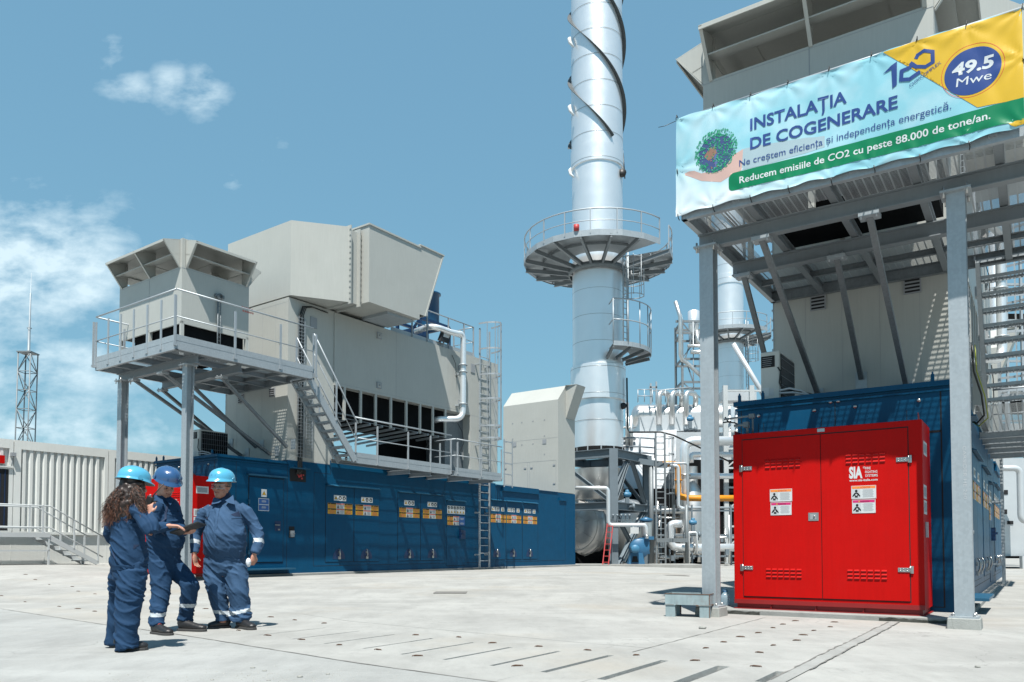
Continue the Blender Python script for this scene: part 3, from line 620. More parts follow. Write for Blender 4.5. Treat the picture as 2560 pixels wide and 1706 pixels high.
        for (zb_, wd, hd, mi) in ((1.515, .303, .175, 7), (1.325, .285, .18, 8)):
            xo = sx + (0 if mi == 7 else .008); st.box(xo, xo + wd, -.883, -.878, zb_, zb_ + hd, 0)
            rect(xo + .008, xo + wd - .008, zb_ + hd - .04, zb_ + hd - .006, mi, .001)
            if mi == 7: text_on(st, 'ATENTIE', xo + .11, zb_ + hd - .033, .12, .02, lambda a_, c_: P(a_, c_, .002), 3, .01)
            else: text_on(st, 'WARNING', xo + .10, zb_ + hd - .031, .11, .015, lambda a_, c_: P(a_, c_, .002), 2, 0)
            st.poly([P(xo + .075, zb_ + hd - .034, .002), P(xo + .10, zb_ + hd - .034, .002), P(xo + .0875, zb_ + hd - .011, .002)], 1)
            rect(xo + .014, xo + .11, zb_ + .012, zb_ + hd - .048, 5, .001)
            fx, fz = xo + .062, zb_ + .02
            st.poly([P(fx + .016 * cos(t), fz + .085 + .019 * sin(t), .003) for t in [i * pi / 6 for i in range(12)]], 2)
            st.poly([P(fx + a_, fz + c_, .0025) for a_, c_ in ((-.05, .02), (-.045, .008), (-.018, .03), (-.018, 0), (.018, 0), (.018, .03), (.045, .008), (.05, .02), (.022, .062), (-.022, .062))], 2)
            st.poly([P(fx + .012 * cos(t), fz + .035 + .012 * sin(t), .0035) for t in [i * pi / 6 for i in range(12)]], 5)
            rr = random.Random(mi)
            for i in range(8):
                z = zb_ + hd - .056 - i * .0135
                if z < zb_ + .01: break
                wl = (wd - .15) * (.75 + .25 * rr.random()); xm = xo + .125 + (wd - .145) / 2; rect(xm - wl / 2, xm + wl / 2, z - .0022, z + .0022, 4, .001)
            for a_ in (.008, wd - .008):
                for c_ in (.008, hd - .008): st.poly([P(xo + a_ + .003 * cos(t), zb_ + c_ + .003 * sin(t), .004) for t in [i * pi / 3 for i in range(6)]], 2)
        C_.part('warning_sticker', st, SIGN_M, D_)
        if nm == 1:
            st = MB(); pl = lambda a_, c_: (a_ + cdx2, -.8795, c_)
            text_on(st, 'SIA', -1.145, 1.797, .165, .150, pl, 0, .045)
            text_on(st, '®', -.972, 1.915, .026, .03, pl, 0, .0)
            for t_, z, wd in (('FIRE', 1.902, .068), ('FIGHTING', 1.852, .147), ('SYSTEMS', 1.803, .152)): text_on(st, t_, -.946, z, wd, .034, pl, 0, .012)
            text_on(st, 'www.sia-italia.com', -1.143, 1.750, .347, .030, pl, 0, .022)
            C_.part('lettering', st, 'white', D_)
        hx = -2.575 if nm == 0 else -.438; sg = 1 if nm == 0 else -1
        for z in (2.005, .583):
            h_ = MB(); xa = hx + cdx2; h_.box(min(xa, xa + sg * .135), max(xa, xa + sg * .135), -.887, -.878, z - .028, z + .028); h_.tube([(xa - sg * .008, -.888, z - .045), (xa - sg * .008, -.888, z + .05)], .009, 8); h_.box(min(xa - sg * .045, xa), max(xa - sg * .045, xa), -.885, -.866, z - .045, z + .05)
            for bx in (.03, .07, .11): h_.lathe([(.008, 0), (.008, -.005), (0, -.006)], (xa + sg * bx, -.887, z + .012), 8, axis='y'); h_.lathe([(.008, 0), (.008, -.005), (0, -.006)], (xa + sg * bx, -.887, z - .012), 8, axis='y')
            C_.part('hinge', h_, 'steel', D_)
    l_ = MB(); l_.box(-1.675 + cdx2, -1.54 + cdx2, -.884, -.878, 1.235, 1.348); l_.box(-1.65 + cdx2, -1.565 + cdx2, -.889, -.884, 1.255, 1.33, 1); l_.lathe([(.013, 0), (.013, -.012), (0, -.012)], (-1.595 + cdx2, -.889, 1.297), 8, 0, axis='y'); C_.part('latch', l_, ['steel', 'greyprint'], bev=.002)
    l_ = MB(); l_.box(-1.545 + cdx2, -1.45 + cdx2, -.870, -.865, 2.45, 2.495); C_.part('name_plate', l_, 'steel')
    s_ = MB(); X = x1 + .003
    for (ya, yb, za, zb_, mi) in ((-.74, -.40, 2.07, 2.25, 4), (-.8, -.5, 1.5, 1.68, 0), (-.8, -.5, 1.3, 1.48, 0)):
        s_.box(X - .003, X, ya, yb, za, zb_, 0); s_.poly([(X + .001, ya + .03, za + .03), (X + .001, yb - .03, za + .03), (X + .001, yb - .03, zb_ - .03), (X + .001, ya + .03, zb_ - .03)], 4)
    s_.box(X, X + .03, -.7, -.66, 1.0, 1.2, 5)
    C_.part('side_label', s_, SIGN_M)
    if Lf:
        s_ = MB(); s_.box(.30, .80, -.884, -.879, 1.97, 2.23, 5)
        for i in range(4): s_.box(.34, .76, -.888, -.884, 2.0 + i * .055, 2.03 + i * .055, 4)
        # the grille sits on the right-hand door
        for v in range(len(s_.v)): s_.v[v] = (s_.v[v][0] * .55 - .32, s_.v[v][1], s_.v[v][2])
        C_.part('vent_grille', s_, SIGN_M)
    else:
        gp = MB(); gp.tube([(-2.95, -.55, 2.80), (-2.55, -.55, 2.815), (-2.52, -.55, 2.79), (-2.52, -.55, 2.50)], .014, 8); gp.box(-2.57, -2.49, -.58, -.52, 2.78, 2.84); gp.tube([(-2.78, -.6, 2.68), (-2.60, -.6, 2.69), (-2.585, -.6, 2.66), (-2.585, -.6, 2.5)], .019, 8); gp.box(-2.64, -2.56, -.64, -.56, 2.64, 2.72)
        G_ = Thing('gas_pipe', 'short grey conduit elbows above the left end of the red cabinet', 'conduit', fr, (-2.7, -.55, 2.5)); G_.part('conduit', gp, 'galv_dark')
        gp = MB(); gp.tube([(-2.95, -.5, 2.84), (-2.9, -.5, 2.76), (-2.8, -.5, 2.74), (-2.74, -.45, 2.7)], .011, 6); gp.tube([(-2.98, -.5, 2.76), (-2.86, -.5, 2.77)], .011, 6); G_.part('cable', gp, 'cable')
    # ---- rooftop air conditioner
    ax = -2.67 + (.86 if Lf else 0); wA = .29 if not Lf else .32
    A_ = Thing('air_conditioner', 'beige outdoor air conditioner standing on the blue roof left of the slanted struts' if not Lf else 'small pale air conditioner with black coil side on the left-hand blue roof', 'air conditioner', fr, (ax, .4, 3.14))
    b = MB(); b.box(ax, ax + wA, .4, 1.3, 3.2, 3.97); A_.part('casing', b, 'ac', bev=.012)
    b = MB(); b.box(ax + wA, ax + wA + .01, .47, 1.28, 3.22, 3.93); co_ = A_.part('coil', b, 'dark')
    b = MB()
    for i in range(12): b.box(ax + wA + .01, ax + wA + .016, .5 + i * .065, .504 + i * .065, 3.22, 3.93)
    for i in range(5): b.box(ax + wA + .01, ax + wA + .018, .47, 1.28, 3.3 + i * .14, 3.305 + i * .14)
    A_.part('guard', b, 'greyprint')
    b = MB(); b.box(ax + .01, ax + .22, .394, .4, 3.72, 3.9, 2); b.box(ax + .02, ax + .13, .395, .4, 3.26, 3.40, 0); b.box(ax + .14, ax + .2, .395, .4, 3.27, 3.38, 5)
    rr = random.Random(3)
    for i in range(5): b.box(ax + .03, ax + .03 + .12 + .05 * rr.random(), .392, .394, 3.745 + i * .03, 3.752 + i * .03, 4)
    A_.part('label_plate', b, SIGN_M)
    b = MB(); b.box(ax, ax + wA, .45, .52, 3.14, 3.2); b.box(ax, ax + wA, 1.15, 1.22, 3.14, 3.2); A_.part('foot', b, 'black')
    b = MB(); b.tube([(ax + wA - .02, .39, 3.7), (ax + wA + .03, .36, 3.62), (ax + wA + .01, .36, 3.45), (ax + wA + .04, .38, 3.36), (ax + wA + .3, .5, 3.3), (ax + wA + .55, .7, 3.22)], .014, 6); A_.part('cable', b, 'cable')
    b = MB(); b.tube([(ax + wA, .38, 3.33), (ax + wA + .15, .4, 3.35), (ax + wA + .3, .5, 3.31), (ax + wA + .5, .6, 3.18)], .018, 6); b.tube([(ax + wA, .38, 3.29), (ax + wA + .2, .4, 3.28), (ax + wA + .4, .5, 3.24)], .016, 6); A_.part('hose', b, 'lightprint')
    # ---- grey plenum
    Pn = Thing('intake_plenum', 'tall light grey panelled housing standing on the ' + ('left-hand blue enclosure' if Lf else 'right-hand blue enclosure behind the struts'), 'plenum housing', fr, (0, 2.2, 3.19))
    b = MB(); b.box(-2.95, -.03, 2.2, 3.9, 3.19, 7.83); Pn.part('front_tower', b, 'grey')
    b = MB(); b.box(-2.95, 0, 3.88, 10.35, 5.60, 7.80); Pn.part('filter_house', b, 'grey')
    b = MB(); b.box(-2.95, 0, 10.36, 12.02, 3.32, 7.80); Pn.part('rear_tower', b, 'grey')
    b = MB(); b.box(-2.95, -2.2, 9.0, 10.36, 3.19, 5.6); b.box(-2.2, -.35, 9.35, 10.36, 3.19, 5.6); Pn.part('inner_panel', b, 'galv_dark')
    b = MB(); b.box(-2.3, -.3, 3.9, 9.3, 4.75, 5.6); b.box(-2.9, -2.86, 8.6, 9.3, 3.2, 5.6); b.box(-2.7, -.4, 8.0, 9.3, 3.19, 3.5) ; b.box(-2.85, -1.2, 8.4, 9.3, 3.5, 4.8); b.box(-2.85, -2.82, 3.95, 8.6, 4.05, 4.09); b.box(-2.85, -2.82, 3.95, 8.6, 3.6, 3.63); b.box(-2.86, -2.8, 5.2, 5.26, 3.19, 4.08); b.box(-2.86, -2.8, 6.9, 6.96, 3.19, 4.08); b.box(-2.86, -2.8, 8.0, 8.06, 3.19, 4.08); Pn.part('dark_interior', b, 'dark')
    b = MB()
    for i in range(9): b.beam((-2.9, 4.1 + i * .55, 4.42 + .0 * i), (-.25, 4.5 + i * .55, 4.66), .05, .07)
    Pn.part('cooler_tubes', b, 'galv')
    b = MB(); b.box(-2.4, -.05, 3.95, 3.97, 4.9, 5.1)
    b.beam((-.3, 4.1, 4.84), (-.3, 9.2, 4.80), .04, .05); b.beam((-.3, 4.1, 4.72), (-.3, 9.2, 4.68), .03, .02); Pn.part('cable_tray', b, 'galv_dark')
    b = MB(); b.beam((-2.9, 5.3, 4.55), (-1.9, 5.3, 4.55), .3, .2); Pn.part('lamp_box', b, 'yellow')
    b = MB(); b.box(-.06, 0, -.04, .04, 0, 1.0); Pn.rep('mullion', b, 'grey_trim', [(0, y, 4.6) for y in (4.30, 4.97, 5.61, 6.29, 7.01, 7.68, 8.33, 8.99)])
    s_ = MB()
    for y in (6.5, 9.1): seam_y(s_, .0, y, 5.6, 7.8, .006)
    seam_z(s_, 0, 5.68, 3.9, 10.35, .006); seam_z(s_, 0, 5.6, 10.36, 12.0, .006)
    for x in (-2.4, -1.8, -1.2, -.6): s_.box(x, x + .004, 2.198, 2.2, 3.2, 7.8)
    s_.box(-2.9, -.05, 2.198, 2.2, 7.70, 7.706); Pn.part('panel_gap', s_, 'greyprint')
    e = MB(); e.box(0, .035, -.10, .10, -.10, .10, 0); e.box(.035, .04, -.07, .07, -.07, .07, 1); e.lathe([(.035, .04), (.035, .06), (0, .06)], (0, 0, 0), 8, 0, axis='x')
    Pn.rep('inspection_fitting', e, ['greyprint', 'grey_trim'], [(0, 5.72, 7.5), (0, 5.72, 5.9), (0, 9.75, 7.2), (0, 9.75, 5.95)])
    e = MB(); e.box(0, .02, -.12, .12, -.16, .16); Pn.rep('wall_vent', e, 'greyprint', [(-.03, 3.1, 7.3), (0, 10.5, 7.35)])
    e = MB(); e.box(-.13, .13, -.03, 0, -.13, .13, 0)
    for i in range(4): e.box(-.11, .11, -.036, -.03, -.11 + i * .06, -.08 + i * .06, 1)
    e2 = Pn.rep('louvre_vent', e, ['greyprint', 'seam'], [(-2.18, 2.2, 5.16), (-.70, 2.2, 5.18)])
    e = MB()
    for i in range(24): e.box(-2.985, -2.95, 2.2, 2.24, 3.35 + i * .18, 3.38 + i * .18)
    e.box(-2.96, -2.95, 2.19, 2.25, 3.2, 7.8); Pn.part('bolted_flange', e, 'galv')
    # vertical cable ladders down the side
    T_ = Thing('cable_ladder', 'wire cable ladder with black cables running down the grey wall ' + near, 'cable tray', fr, (.03, 2.5, 3.2))
    for k_, (yy, z0, z1) in enumerate(((2.62, 3.3, 7.35), (2.92, 3.3, 5.2))):
        b = MB()
        for y in (-.10, 0, .10): b.box(.04, .048, yy + y - .004, yy + y + .004, z0, z1)
        for x in (.0, .05):
            for y in (-.11, .11): b.box(x, x + .008, yy + y - .004, yy + y + .004, z0, z1)
        z = z0
        while z < z1: b.box(-.0, .055, yy - .11, yy + .11, z, z + .007); z += .1
        T_.part('wire_tray', b, 'rail')
    b = MB()
    for y in (-.07, -.035, .01, .06): b.tube([(.0, 3.55 + y, 7.72), (.02, 3.0 + y * .5, 7.74), (.03, 2.72 + y, 7.66), (.03, 2.62 + y, 7.4), (.025, 2.62 + y, 5.5), (.025, 2.62 + y, 3.0), (.05, 2.55 + y, 2.8)], .016, 6)
    T_.part('cable', b, 'cable')
    # ---- hood duct on top
    H_ = Thing('air_duct_hood', 'big angular light grey duct hood jutting out over the ' + ('left-hand plenum' if Lf else 'right-hand plenum'), 'duct hood', fr, (0, 2.2, 7.85))
    b = MB(); zt = lambda y: 10.02 + (y - 2.2) * .03
    b.hexa([(-2.95, 2.2, 7.87), (.05, 2.2, 7.87), (.92, 3.62, 7.87), (-2.95, 3.62, 7.87)], [(-2.95, 2.2, 10.02), (.05, 2.2, 10.02), (.92, 3.62, 10.10), (-2.95, 3.62, 10.10)])
    H_.part('flared_duct', b, 'grey')
    b = MB(); b.box(-2.9, .86, 3.62, 4.02, 7.90, 10.06); H_.part('collar', b, 'grey_trim')
    for y in (3.62, 3.98):
        b = MB(); b.box(-2.98, .98, y - .02, y + .02, 7.82, 10.14); fl = H_.part('flange', b, 'grey_trim')
    b = MB(); b.box(-2.95, 1.27, 4.06, 6.24, 7.93, 10.22); H_.part('filter_box', b, 'grey'); b = MB(); b.box(-2.98, 1.30, 4.03, 6.27, 10.22, 10.27); H_.part('roof_trim', b, 'grey_trim')
    b = MB()
    for i in range(13): b.box(.93, .99, 3.59, 3.6, 7.95 + i * .17, 7.98 + i * .17); b.box(.99, 1.0, 3.97, 4.0, 7.95 + i * .17, 7.98 + i * .17)
    H_.part('bolt_row', b, 'steel')
    b = MB(); X0, X1 = -2.9, 1.27
    b.hexa([(X1 - .02, 6.24, 8.1), (X1, 6.24, 8.1), (X1, 6.5, 8.1), (X1 - .02, 6.5, 8.1)], [(X1 - .02, 6.24, 10.3), (X1, 6.24, 10.3), (X1, 7.35, 10.3), (X1 - .02, 7.35, 10.3)])
    b.hexa([(X0, 6.24, 8.1), (X0 + .02, 6.24, 8.1), (X0 + .02, 6.5, 8.1), (X0, 6.5, 8.1)], [(X0, 6.24, 10.3), (X0 + .02, 6.24, 10.3), (X0 + .02, 7.35, 10.3), (X0, 7.35, 10.3)])
    b.box(X0, X1 + .03, 6.24, 7.40, 10.3, 10.34); b.hexa([(X0, 6.48, 8.1), (X1 + .02, 6.48, 8.1), (X1 + .02, 6.53, 8.1), (X0, 6.53, 8.1)], [(X0, 7.33, 10.3), (X1 + .02, 7.33, 10.3), (X1 + .02, 7.38, 10.3), (X0, 7.38, 10.3)])
    H_.part('weather_hood', b, 'grey_trim')
    b = MB(); b.box(.0, 1.1, 5.0, 6.1, 7.84, 7.93); H_.part('drain_pan', b, 'galv')
    # rooftop items
    S_ = Thing('exhaust_stack', 'bright blue round stack on a frame beside the grey duct hood ' + near, 'stack', fr, (-1.6, 9.7, 7.8))
    b = MB(); b.lathe([(.38, 8.9), (.38, 10.15), (.44, 10.15), (.44, 10.2), (.36, 10.2), (.36, 8.95)], (-1.45, 9.7, 0), 24); S_.part('barrel', b, 'stack_blue')
    b = MB()
    for x in (-2.0, -.9):
        for y in (8.6, 10.2): b.beam((x, y, 7.8), (x, y, 8.95), .1, .1)
    for y in (8.6, 10.2): b.beam((-2.0, y, 8.95), (-.9, y, 8.95), .1, .1); b.beam((-2, y, 7.9), (-.9, y, 8.9), .07, .07)
    b.beam((-.9, 8.6, 8.95), (-.9, 10.2, 8.95), .1, .1); b.beam((-2, 8.6, 8.95), (-2, 10.2, 8.95), .1, .1); b.box(-1.9, -1.1, 8.5, 9.3, 7.8, 8.6); S_.part('stand', b, 'dark_blue')
    R_ = Thing('roof_railing', 'galvanised guard rail along the plenum roof edge ' + near, 'railing', fr, (-.05, 6.3, 7.8))
    post_rail(R_, [(-.05, 6.3, 7.8), (-.05, 10.6, 7.8)], 7.8, 1.12, [(-.05, y, 7.8) for y in (7.3, 8.05, 9.18, 10.05, 10.6)])
    b = MB(); b.box(-.06, -.05, 6.3, 10.6, 7.82, 7.95); R_.part('toe_board', b, 'galv')
    post_rail(R_, [(-.05, 10.6, 7.8), (-1.0, 10.6, 7.8)], 7.8, 1.12, [(-1.0, 10.6, 7.8)])
    P_ = Thing('vent_pipe', 'shiny silver vent pipe bending down the grey wall ' + near, 'pipe', fr, (.32, 9.55, 5.3))
    b = MB()
    def bend(p0, c, p1, n=6): return [tuple(Vector(p0) * (1 - t) ** 2 + Vector(c) * 2 * t * (1 - t) + Vector(p1) * t * t) for t in [i / n for i in range(n + 1)]]
    pts = [(-.9, 8.4, 8.40)] + bend((-.3, 8.3, 8.42), (.0, 8.3, 8.42), (.1, 8.6, 8.38)) + [(.2, 9.0, 8.33)] + bend((.28, 9.3, 8.33), (.32, 9.56, 8.42), (.32, 9.56, 8.12)) + bend((.32, 9.56, 5.66), (.32, 9.56, 5.33), (.2, 9.25, 5.28)) + [(-.1, 8.8, 5.25), (-.5, 8.7, 5.2)]
    b.tube(pts, .105, 14); P_.part('pipe', b, 'clad')
    b = MB()
    for z in (7.25, 7.0, 5.85): b.lathe([(.11, -.02), (.155, -.02), (.155, .02), (.11, .02)], (.32, 9.56, z), 16)
    b.box(0, .3, 9.5, 9.62, 6.92, 6.97); b.box(0, .3, 9.5, 9.62, 5.8, 5.85); P_.part('clamp', b, 'galv')
    b = MB(); b.tube([(.1, 9.5, 5.2), (.12, 9.75, 4.9), (.12, 9.85, 4.5), (.1, 9.6, 4.1), (.05, 9.55, 3.9)], .012, 6); b.tube([(.02, 9.3, 7.6), (.1, 9.4, 7.3), (.1, 9.45, 6.8)], .01, 6); P_.part('cable', b, 'cable')
    F_ = Thing('floodlight', 'black square floodlight aimed downwards on the plenum roof edge ' + near, 'floodlight', fr, (.05, 8.9, 7.9))
    b = MB(); b.hexa([(-.02, 8.55, 7.98), (.12, 8.55, 7.93), (.12, 9.0, 7.93), (-.02, 9.0, 7.98)], [(.0, 8.75, 8.42), (.1, 8.75, 8.42), (.1, 9.2, 8.42), (.0, 9.2, 8.42)]); F_.part('housing', b, 'black')
    b = MB(); b.hexa([(.12, 8.70, 8.12), (.125, 8.70, 8.12), (.125, 9.0, 8.12), (.12, 9.0, 8.12)], [(.10, 8.80, 8.38), (.115, 8.80, 8.38), (.115, 9.13, 8.38), (.10, 9.13, 8.38)]); F_.part('lens', b, 'white')
    b = MB(); b.beam((.05, 8.8, 7.8), (.05, 8.8, 8.0), .04, .04); F_.part('bracket', b, 'galv')
    # rear hood
    V_ = Thing('rear_vent_housing', 'separate light grey sloping-topped housing at the far end ' + near, 'vent housing', fr, (0, 16.35, 3.12))
    b = MB(); b.prism([(-2.92, 16.35, 3.12), (-2.92, 16.35, 7.12), (-2.92, 17.0, 7.82), (-2.92, 17.74, 7.82), (-2.92, 17.74, 3.12)], (2.92, 0, 0)); V_.part('housing', b, 'grey')
    b = MB(); b.hexa([(0, 16.9, 7.82), (0, 17.74, 7.82), (.55, 17.74, 7.82), (.55, 17.0, 7.82)][::-1], [(0, 16.9, 7.8), (0, 17.74, 7.8), (.55, 17.74, 7.8), (.55, 17.0, 7.8)]); b.hexa([(.0, 16.98, 6.4), (.02, 16.98, 6.4), (.02, 17.7, 6.4), (0, 17.7, 6.4)], [(.55, 16.98, 7.8), (.57, 16.98, 7.8), (.57, 17.7, 7.8), (.55, 17.7, 7.8)]); b.prism([(0, 17.0, 6.4), (.56, 17.0, 7.8), (0, 17.0, 7.8)], (0, .02, 0)); V_.part('side_hood', b, 'grey')
    s_ = MB(); s_.box(-2.92, 0, 16.347, 16.35, 5.48, 5.487); s_.box(-2.9, -.1, 16.347, 16.35, 4.5, 4.51); s_.box(-1.5, -1.49, 16.347, 16.35, 3.3, 4.5); s_.box(-.11, -.1, 16.347, 16.35, 3.3, 4.5); s_.box(-1.6, -1.59, 16.347, 16.35, 3.3, 4.5); V_.part('panel_gap', s_, 'greyprint')
    s_ = MB()
    for x, z in [(-2.4, 6.3), (-1.9, 6.3), (-1.3, 6.3), (-.7, 6.3), (-2.4, 5.6), (-1.9, 5.3), (-1.3, 5.3), (-.7, 5.6), (-.7, 4.8), (-2.4, 4.8)]: s_.box(x - .025, x + .025, 16.34, 16.35, z - .025, z + .025)
    for x in (-2.3, -.7): s_.box(x - .1, x + .1, 16.335, 16.35, 5.25, 5.45)
    for x, z in ((-1.72, 4.25), (-1.38, 4.25), (-.2, 4.3), (-.2, 3.5), (-2.8, 4.3)): s_.box(x - .06, x + .06, 16.33, 16.35, z - .03, z + .03)
    V_.part('fittings', s_, 'greyprint')
    # ---- front service platform on columns
    dx = pdx; XL, XR = (-2.47 if Lf else -2.97), (1.27 if Lf else 1.35); YF, YB = (-1.95, 2.02) if Lf else (-2.14, 2.16); YC = -1.36 if Lf else -1.5
    W_ = Thing('service_platform', 'raised galvanised steel platform on two front columns ' + ('at the left-hand unit' if Lf else 'carrying the banner above the red cabinet'), 'platform', fr, ((XL + XR) / 2, 0, 0))
    b = MB(); b.chan((XL, YF, 5.38), (XR, YF, 5.38), .07, .2, side=-1); b.box(XL, XR, YF - .004, YF + .004, 5.48, 5.62); W_.part('edge_channel', b, 'galv')
    b = MB(); b.chan((XR, YF, 5.38), (XR, YB, 5.38), .07, .2, side=-1); b.box(XR - .004, XR + .004, YF, YB, 5.48, 5.62); W_.part('edge_channel', b, 'galv')
    b = MB(); b.chan((XL, YB, 5.38), (XL, YF, 5.38), .07, .2, side=-1); b.box(XL - .004, XL + .004, YF, YB, 5.48, 5.62); W_.part('edge_channel', b, 'galv')
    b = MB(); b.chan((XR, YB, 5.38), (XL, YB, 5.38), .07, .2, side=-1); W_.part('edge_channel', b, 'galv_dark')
    for y in (YC + .03, -.15):
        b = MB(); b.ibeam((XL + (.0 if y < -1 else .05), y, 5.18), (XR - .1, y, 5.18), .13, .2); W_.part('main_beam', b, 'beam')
    for x in (-2.1, -1.15, -.2, .65):
        if XL + .3 < x + dx < XR - .2:
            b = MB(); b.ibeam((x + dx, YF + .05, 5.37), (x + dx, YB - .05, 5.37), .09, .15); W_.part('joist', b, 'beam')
    b = MB()
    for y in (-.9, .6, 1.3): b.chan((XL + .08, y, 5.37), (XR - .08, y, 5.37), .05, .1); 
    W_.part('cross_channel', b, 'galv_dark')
    b = MB(); z = 5.475
    for (a0, a1, c0, c1) in ((XL + .03, XR - .03, YF + .02, -1.25), (XL + .03, -2.62 + cdx, -1.25, YB), (.02 + cdx, XR - .03, -1.25, YB), (-2.62 + cdx, .02 + cdx, 1.05, YB), (-2.62 + cdx, -1.5 + cdx, -1.25, -.7), (-1.1 + cdx, .02 + cdx, -1.25, -.8), (-2.62 + cdx, .02 + cdx, .3, 1.05)):
        b.poly([(a0, c0, z), (a1, c0, z), (a1, c1, z), (a0, c1, z)])
    W_.part('grating_floor', b, 'grate')
    zc0 = .07 if not Lf else -.02
    for x in ((-2.18, .82) if Lf else (-2.83, .205)):
        b = MB(); b.ibeam((x, YC, .07), (x, YC, 5.06), .195, .195, .018, .012, up=(0, 1, 0)); cl_ = W_.part('column', b, 'galv')
        b = MB(); b.box(x - .15, x + .15, YC - .16, YC + .16, .055, .075); b.box(x - .16, x + .16, YC - .16, YC + .16, 5.055, 5.08)
        W_.part('end_plate', b, 'galv', cl_)
        b = MB()
        for sx_ in (-.12, .12):
            for sy_ in (-.13, .13): b.tube([(x + sx_, YC + sy_, 4.99), (x + sx_, YC + sy_, 5.13)], .014, 6); b.tube([(x + sx_ * .9, YC + sy_ * .9, .07), (x + sx_ * .9, YC + sy_ * .9, .11)], .014, 6)
        W_.part('bolt', b, 'steel', cl_)
        pw = fr.world((x, YC, 0)); zz = gz(pw.x, pw.y) - fr.org.z
        b = MB(); b.hexa([(x - .185, YC - .20, zz - .2), (x + .185, YC - .20, zz - .2), (x + .185, YC + .18, zz - .2), (x - .185, YC + .18, zz - .2)], [(x - .165, YC - .18, .055), (x + .165, YC - .18, .055), (x + .165, YC + .17, .055), (x - .165, YC + .17, .055)])
        single('column_plinth', ('small concrete plinth under the %s column ' % ('left' if x < -1 else 'right')) + ('of the left-hand platform' if Lf else 'of the banner platform'), 'plinth', fr, (x, YC, zz), b, 'plinth', group='concrete plinths under the platform columns', bev=.008)
        if x > 0 and not Lf:
            b = MB(); vs, fs = glyphs('CARSIDER HE 260', .0)
            xa = 0; xb = max(v[0] for v in vs); L0 = .62
            b.add([(x + .02 + v[1] * .05, YC - .1, 2.05 - (v[0] / xb) * L0) for v in vs], fs); W_.part('rolled_mark', b, 'lightprint', cl_)
    # struts back to the wall
    ST = [(-2.10, YC + .06, 3.55, -.1), (-.75, YC + .06, 3.5, -.06), (-1.40, -.15, 3.75, -.1), (-2.75, -.15, 3.9, -.25)] + ([(.0, -.15, 3.65, -.1)] if Lf else [])
    for i, (x, y, zb_, ddx) in enumerate(ST):
        x += (dx - .05 if Lf else 0); b = MB(); b.beam((x, y, 5.06), (x + (ddx if not Lf else -.35), 2.17, zb_ - (0 if not Lf else .1)), .075, .075); s0 = W_.part('strut', b, 'galv_dark')
        b = MB(); b.box(x - .12, x + .12, y - .1, y + .1, 5.03, 5.08); b.box(x + ddx - .09, x + ddx + .09, 2.18, 2.2, zb_ - .18, zb_ + .1)
        for q in (-.09, .09): b.tube([(x + q, y - .07, 5.0), (x + q, y - .07, 5.12)], .012, 6)
        W_.part('end_plate', b, 'galv', s0)
    # railings
    Rr = Thing('platform_railing', ('galvanised guard rail round the left-hand platform in front of the box intake' if Lf else 'galvanised guard rail holding up the printed banner'), 'railing', fr, ((XL + XR) / 2, YF, 5.48))
    npost = 7; hR = 1.19
    post_rail(Rr, [(XL + .02, YF, 5.48), (XR, YF, 5.48)], 5.48, hR, [(XL + .03 + (XR - XL - .06) * i / (npost - 1), YF, 5.35) for i in range(npost)], (.47,))
    post_rail(Rr, [(XR, YF, 5.48), (XR, YB, 5.48)], 5.48, hR, [(XR, y, 5.35, pi / 2) for y in (-1.98, -.4, .95, 2.12)], (.47,))
    post_rail(Rr, [(XL, YF, 5.48), (XL, .6, 5.48)], 5.48, hR, [(XL, y, 5.35, pi / 2) for y in (-2.0, -1.2, .6)], (.47,))
    # ---- box intake with flared hoods
    c0, c1, e0, e1 = -3.03 + cdx, -.03 + cdx, -1.1, (.84 if Lf else 1.05)
    K_ = Thing('box_air_intake', 'square grey air intake with flared hoods on the ' + ('left-hand platform' if Lf else 'platform above the banner'), 'air intake', fr, ((c0 + c1) / 2, 0, 5.48))
    b = MB(); t = .03
    b.box(c0, c1, e0, e0 + t, 6.35, 7.72); b.box(c0, c1, e1 - t, e1, 6.35, 7.72); b.box(c0, c0 + t, e0 + t, e1 - t, 6.35, 7.72); b.box(c1 - t, c1, e0 + t, e1 - t, 6.35, 7.72); K_.part('wall_panels', b, 'grey')
    b = MB(); xm = (c0 + c1) / 2
    b.box(xm - .005, xm + .005, e0 - .004, e0, 6.35, 7.72); b.box(c0, c1, e0 - .003, e0, 7.68, 7.685); b.box(c1, c1 + .003, e0, e1, 7.68, 7.685); K_.part('panel_gap', b, 'greyprint')
    b = MB()
    for x in (c0, xm - .04, c1 - .08):
        for y in (e0, e1 - .08): b.box(x, x + .08, y, y + .08, 5.48, 6.35)
    b.box(c0, c1, e0, e0 + .05, 6.29, 6.35); b.box(c1 - .05, c1, e0, e1, 6.29, 6.35); K_.part('corner_post', b, 'grey_trim')
    b = MB(); b.box(c0 + .6, c1 - .1, e0 + .12, e1 - .1, 5.75, 6.5); b.tube([(c0 + .5, e0 + .3, 5.95), (c1 - .3, e0 + .3, 5.95)], .14, 12); b.box(xm + .1, xm + .45, e0 + .1, e0 + .4, 5.6, 6.0); K_.part('fan_housing', b, 'dark')
    F2 = .44; zo, zi = 8.28, 8.46
    # roof plate and flared hoods on the four sides
    b = MB(); b.box(c0 + .02, c1 - .02, e0 + .02, e0 + .5, 8.40, 8.44); b.box(c0 + .02, c1 - .02, e1 - .5, e1 - .02, 8.40, 8.44); b.box(c0 + .02, c0 + .6, e0 + .5, e1 - .5, 8.40, 8.44); b.box(c1 - .6, c1 - .02, e0 + .5, e1 - .5, 8.40, 8.44); b.box(c0 + .6, c1 - .6, e0 + .5, e1 - .5, 8.41, 8.45); K_.part('roof_plate', b, 'grey')
    g_ = .10
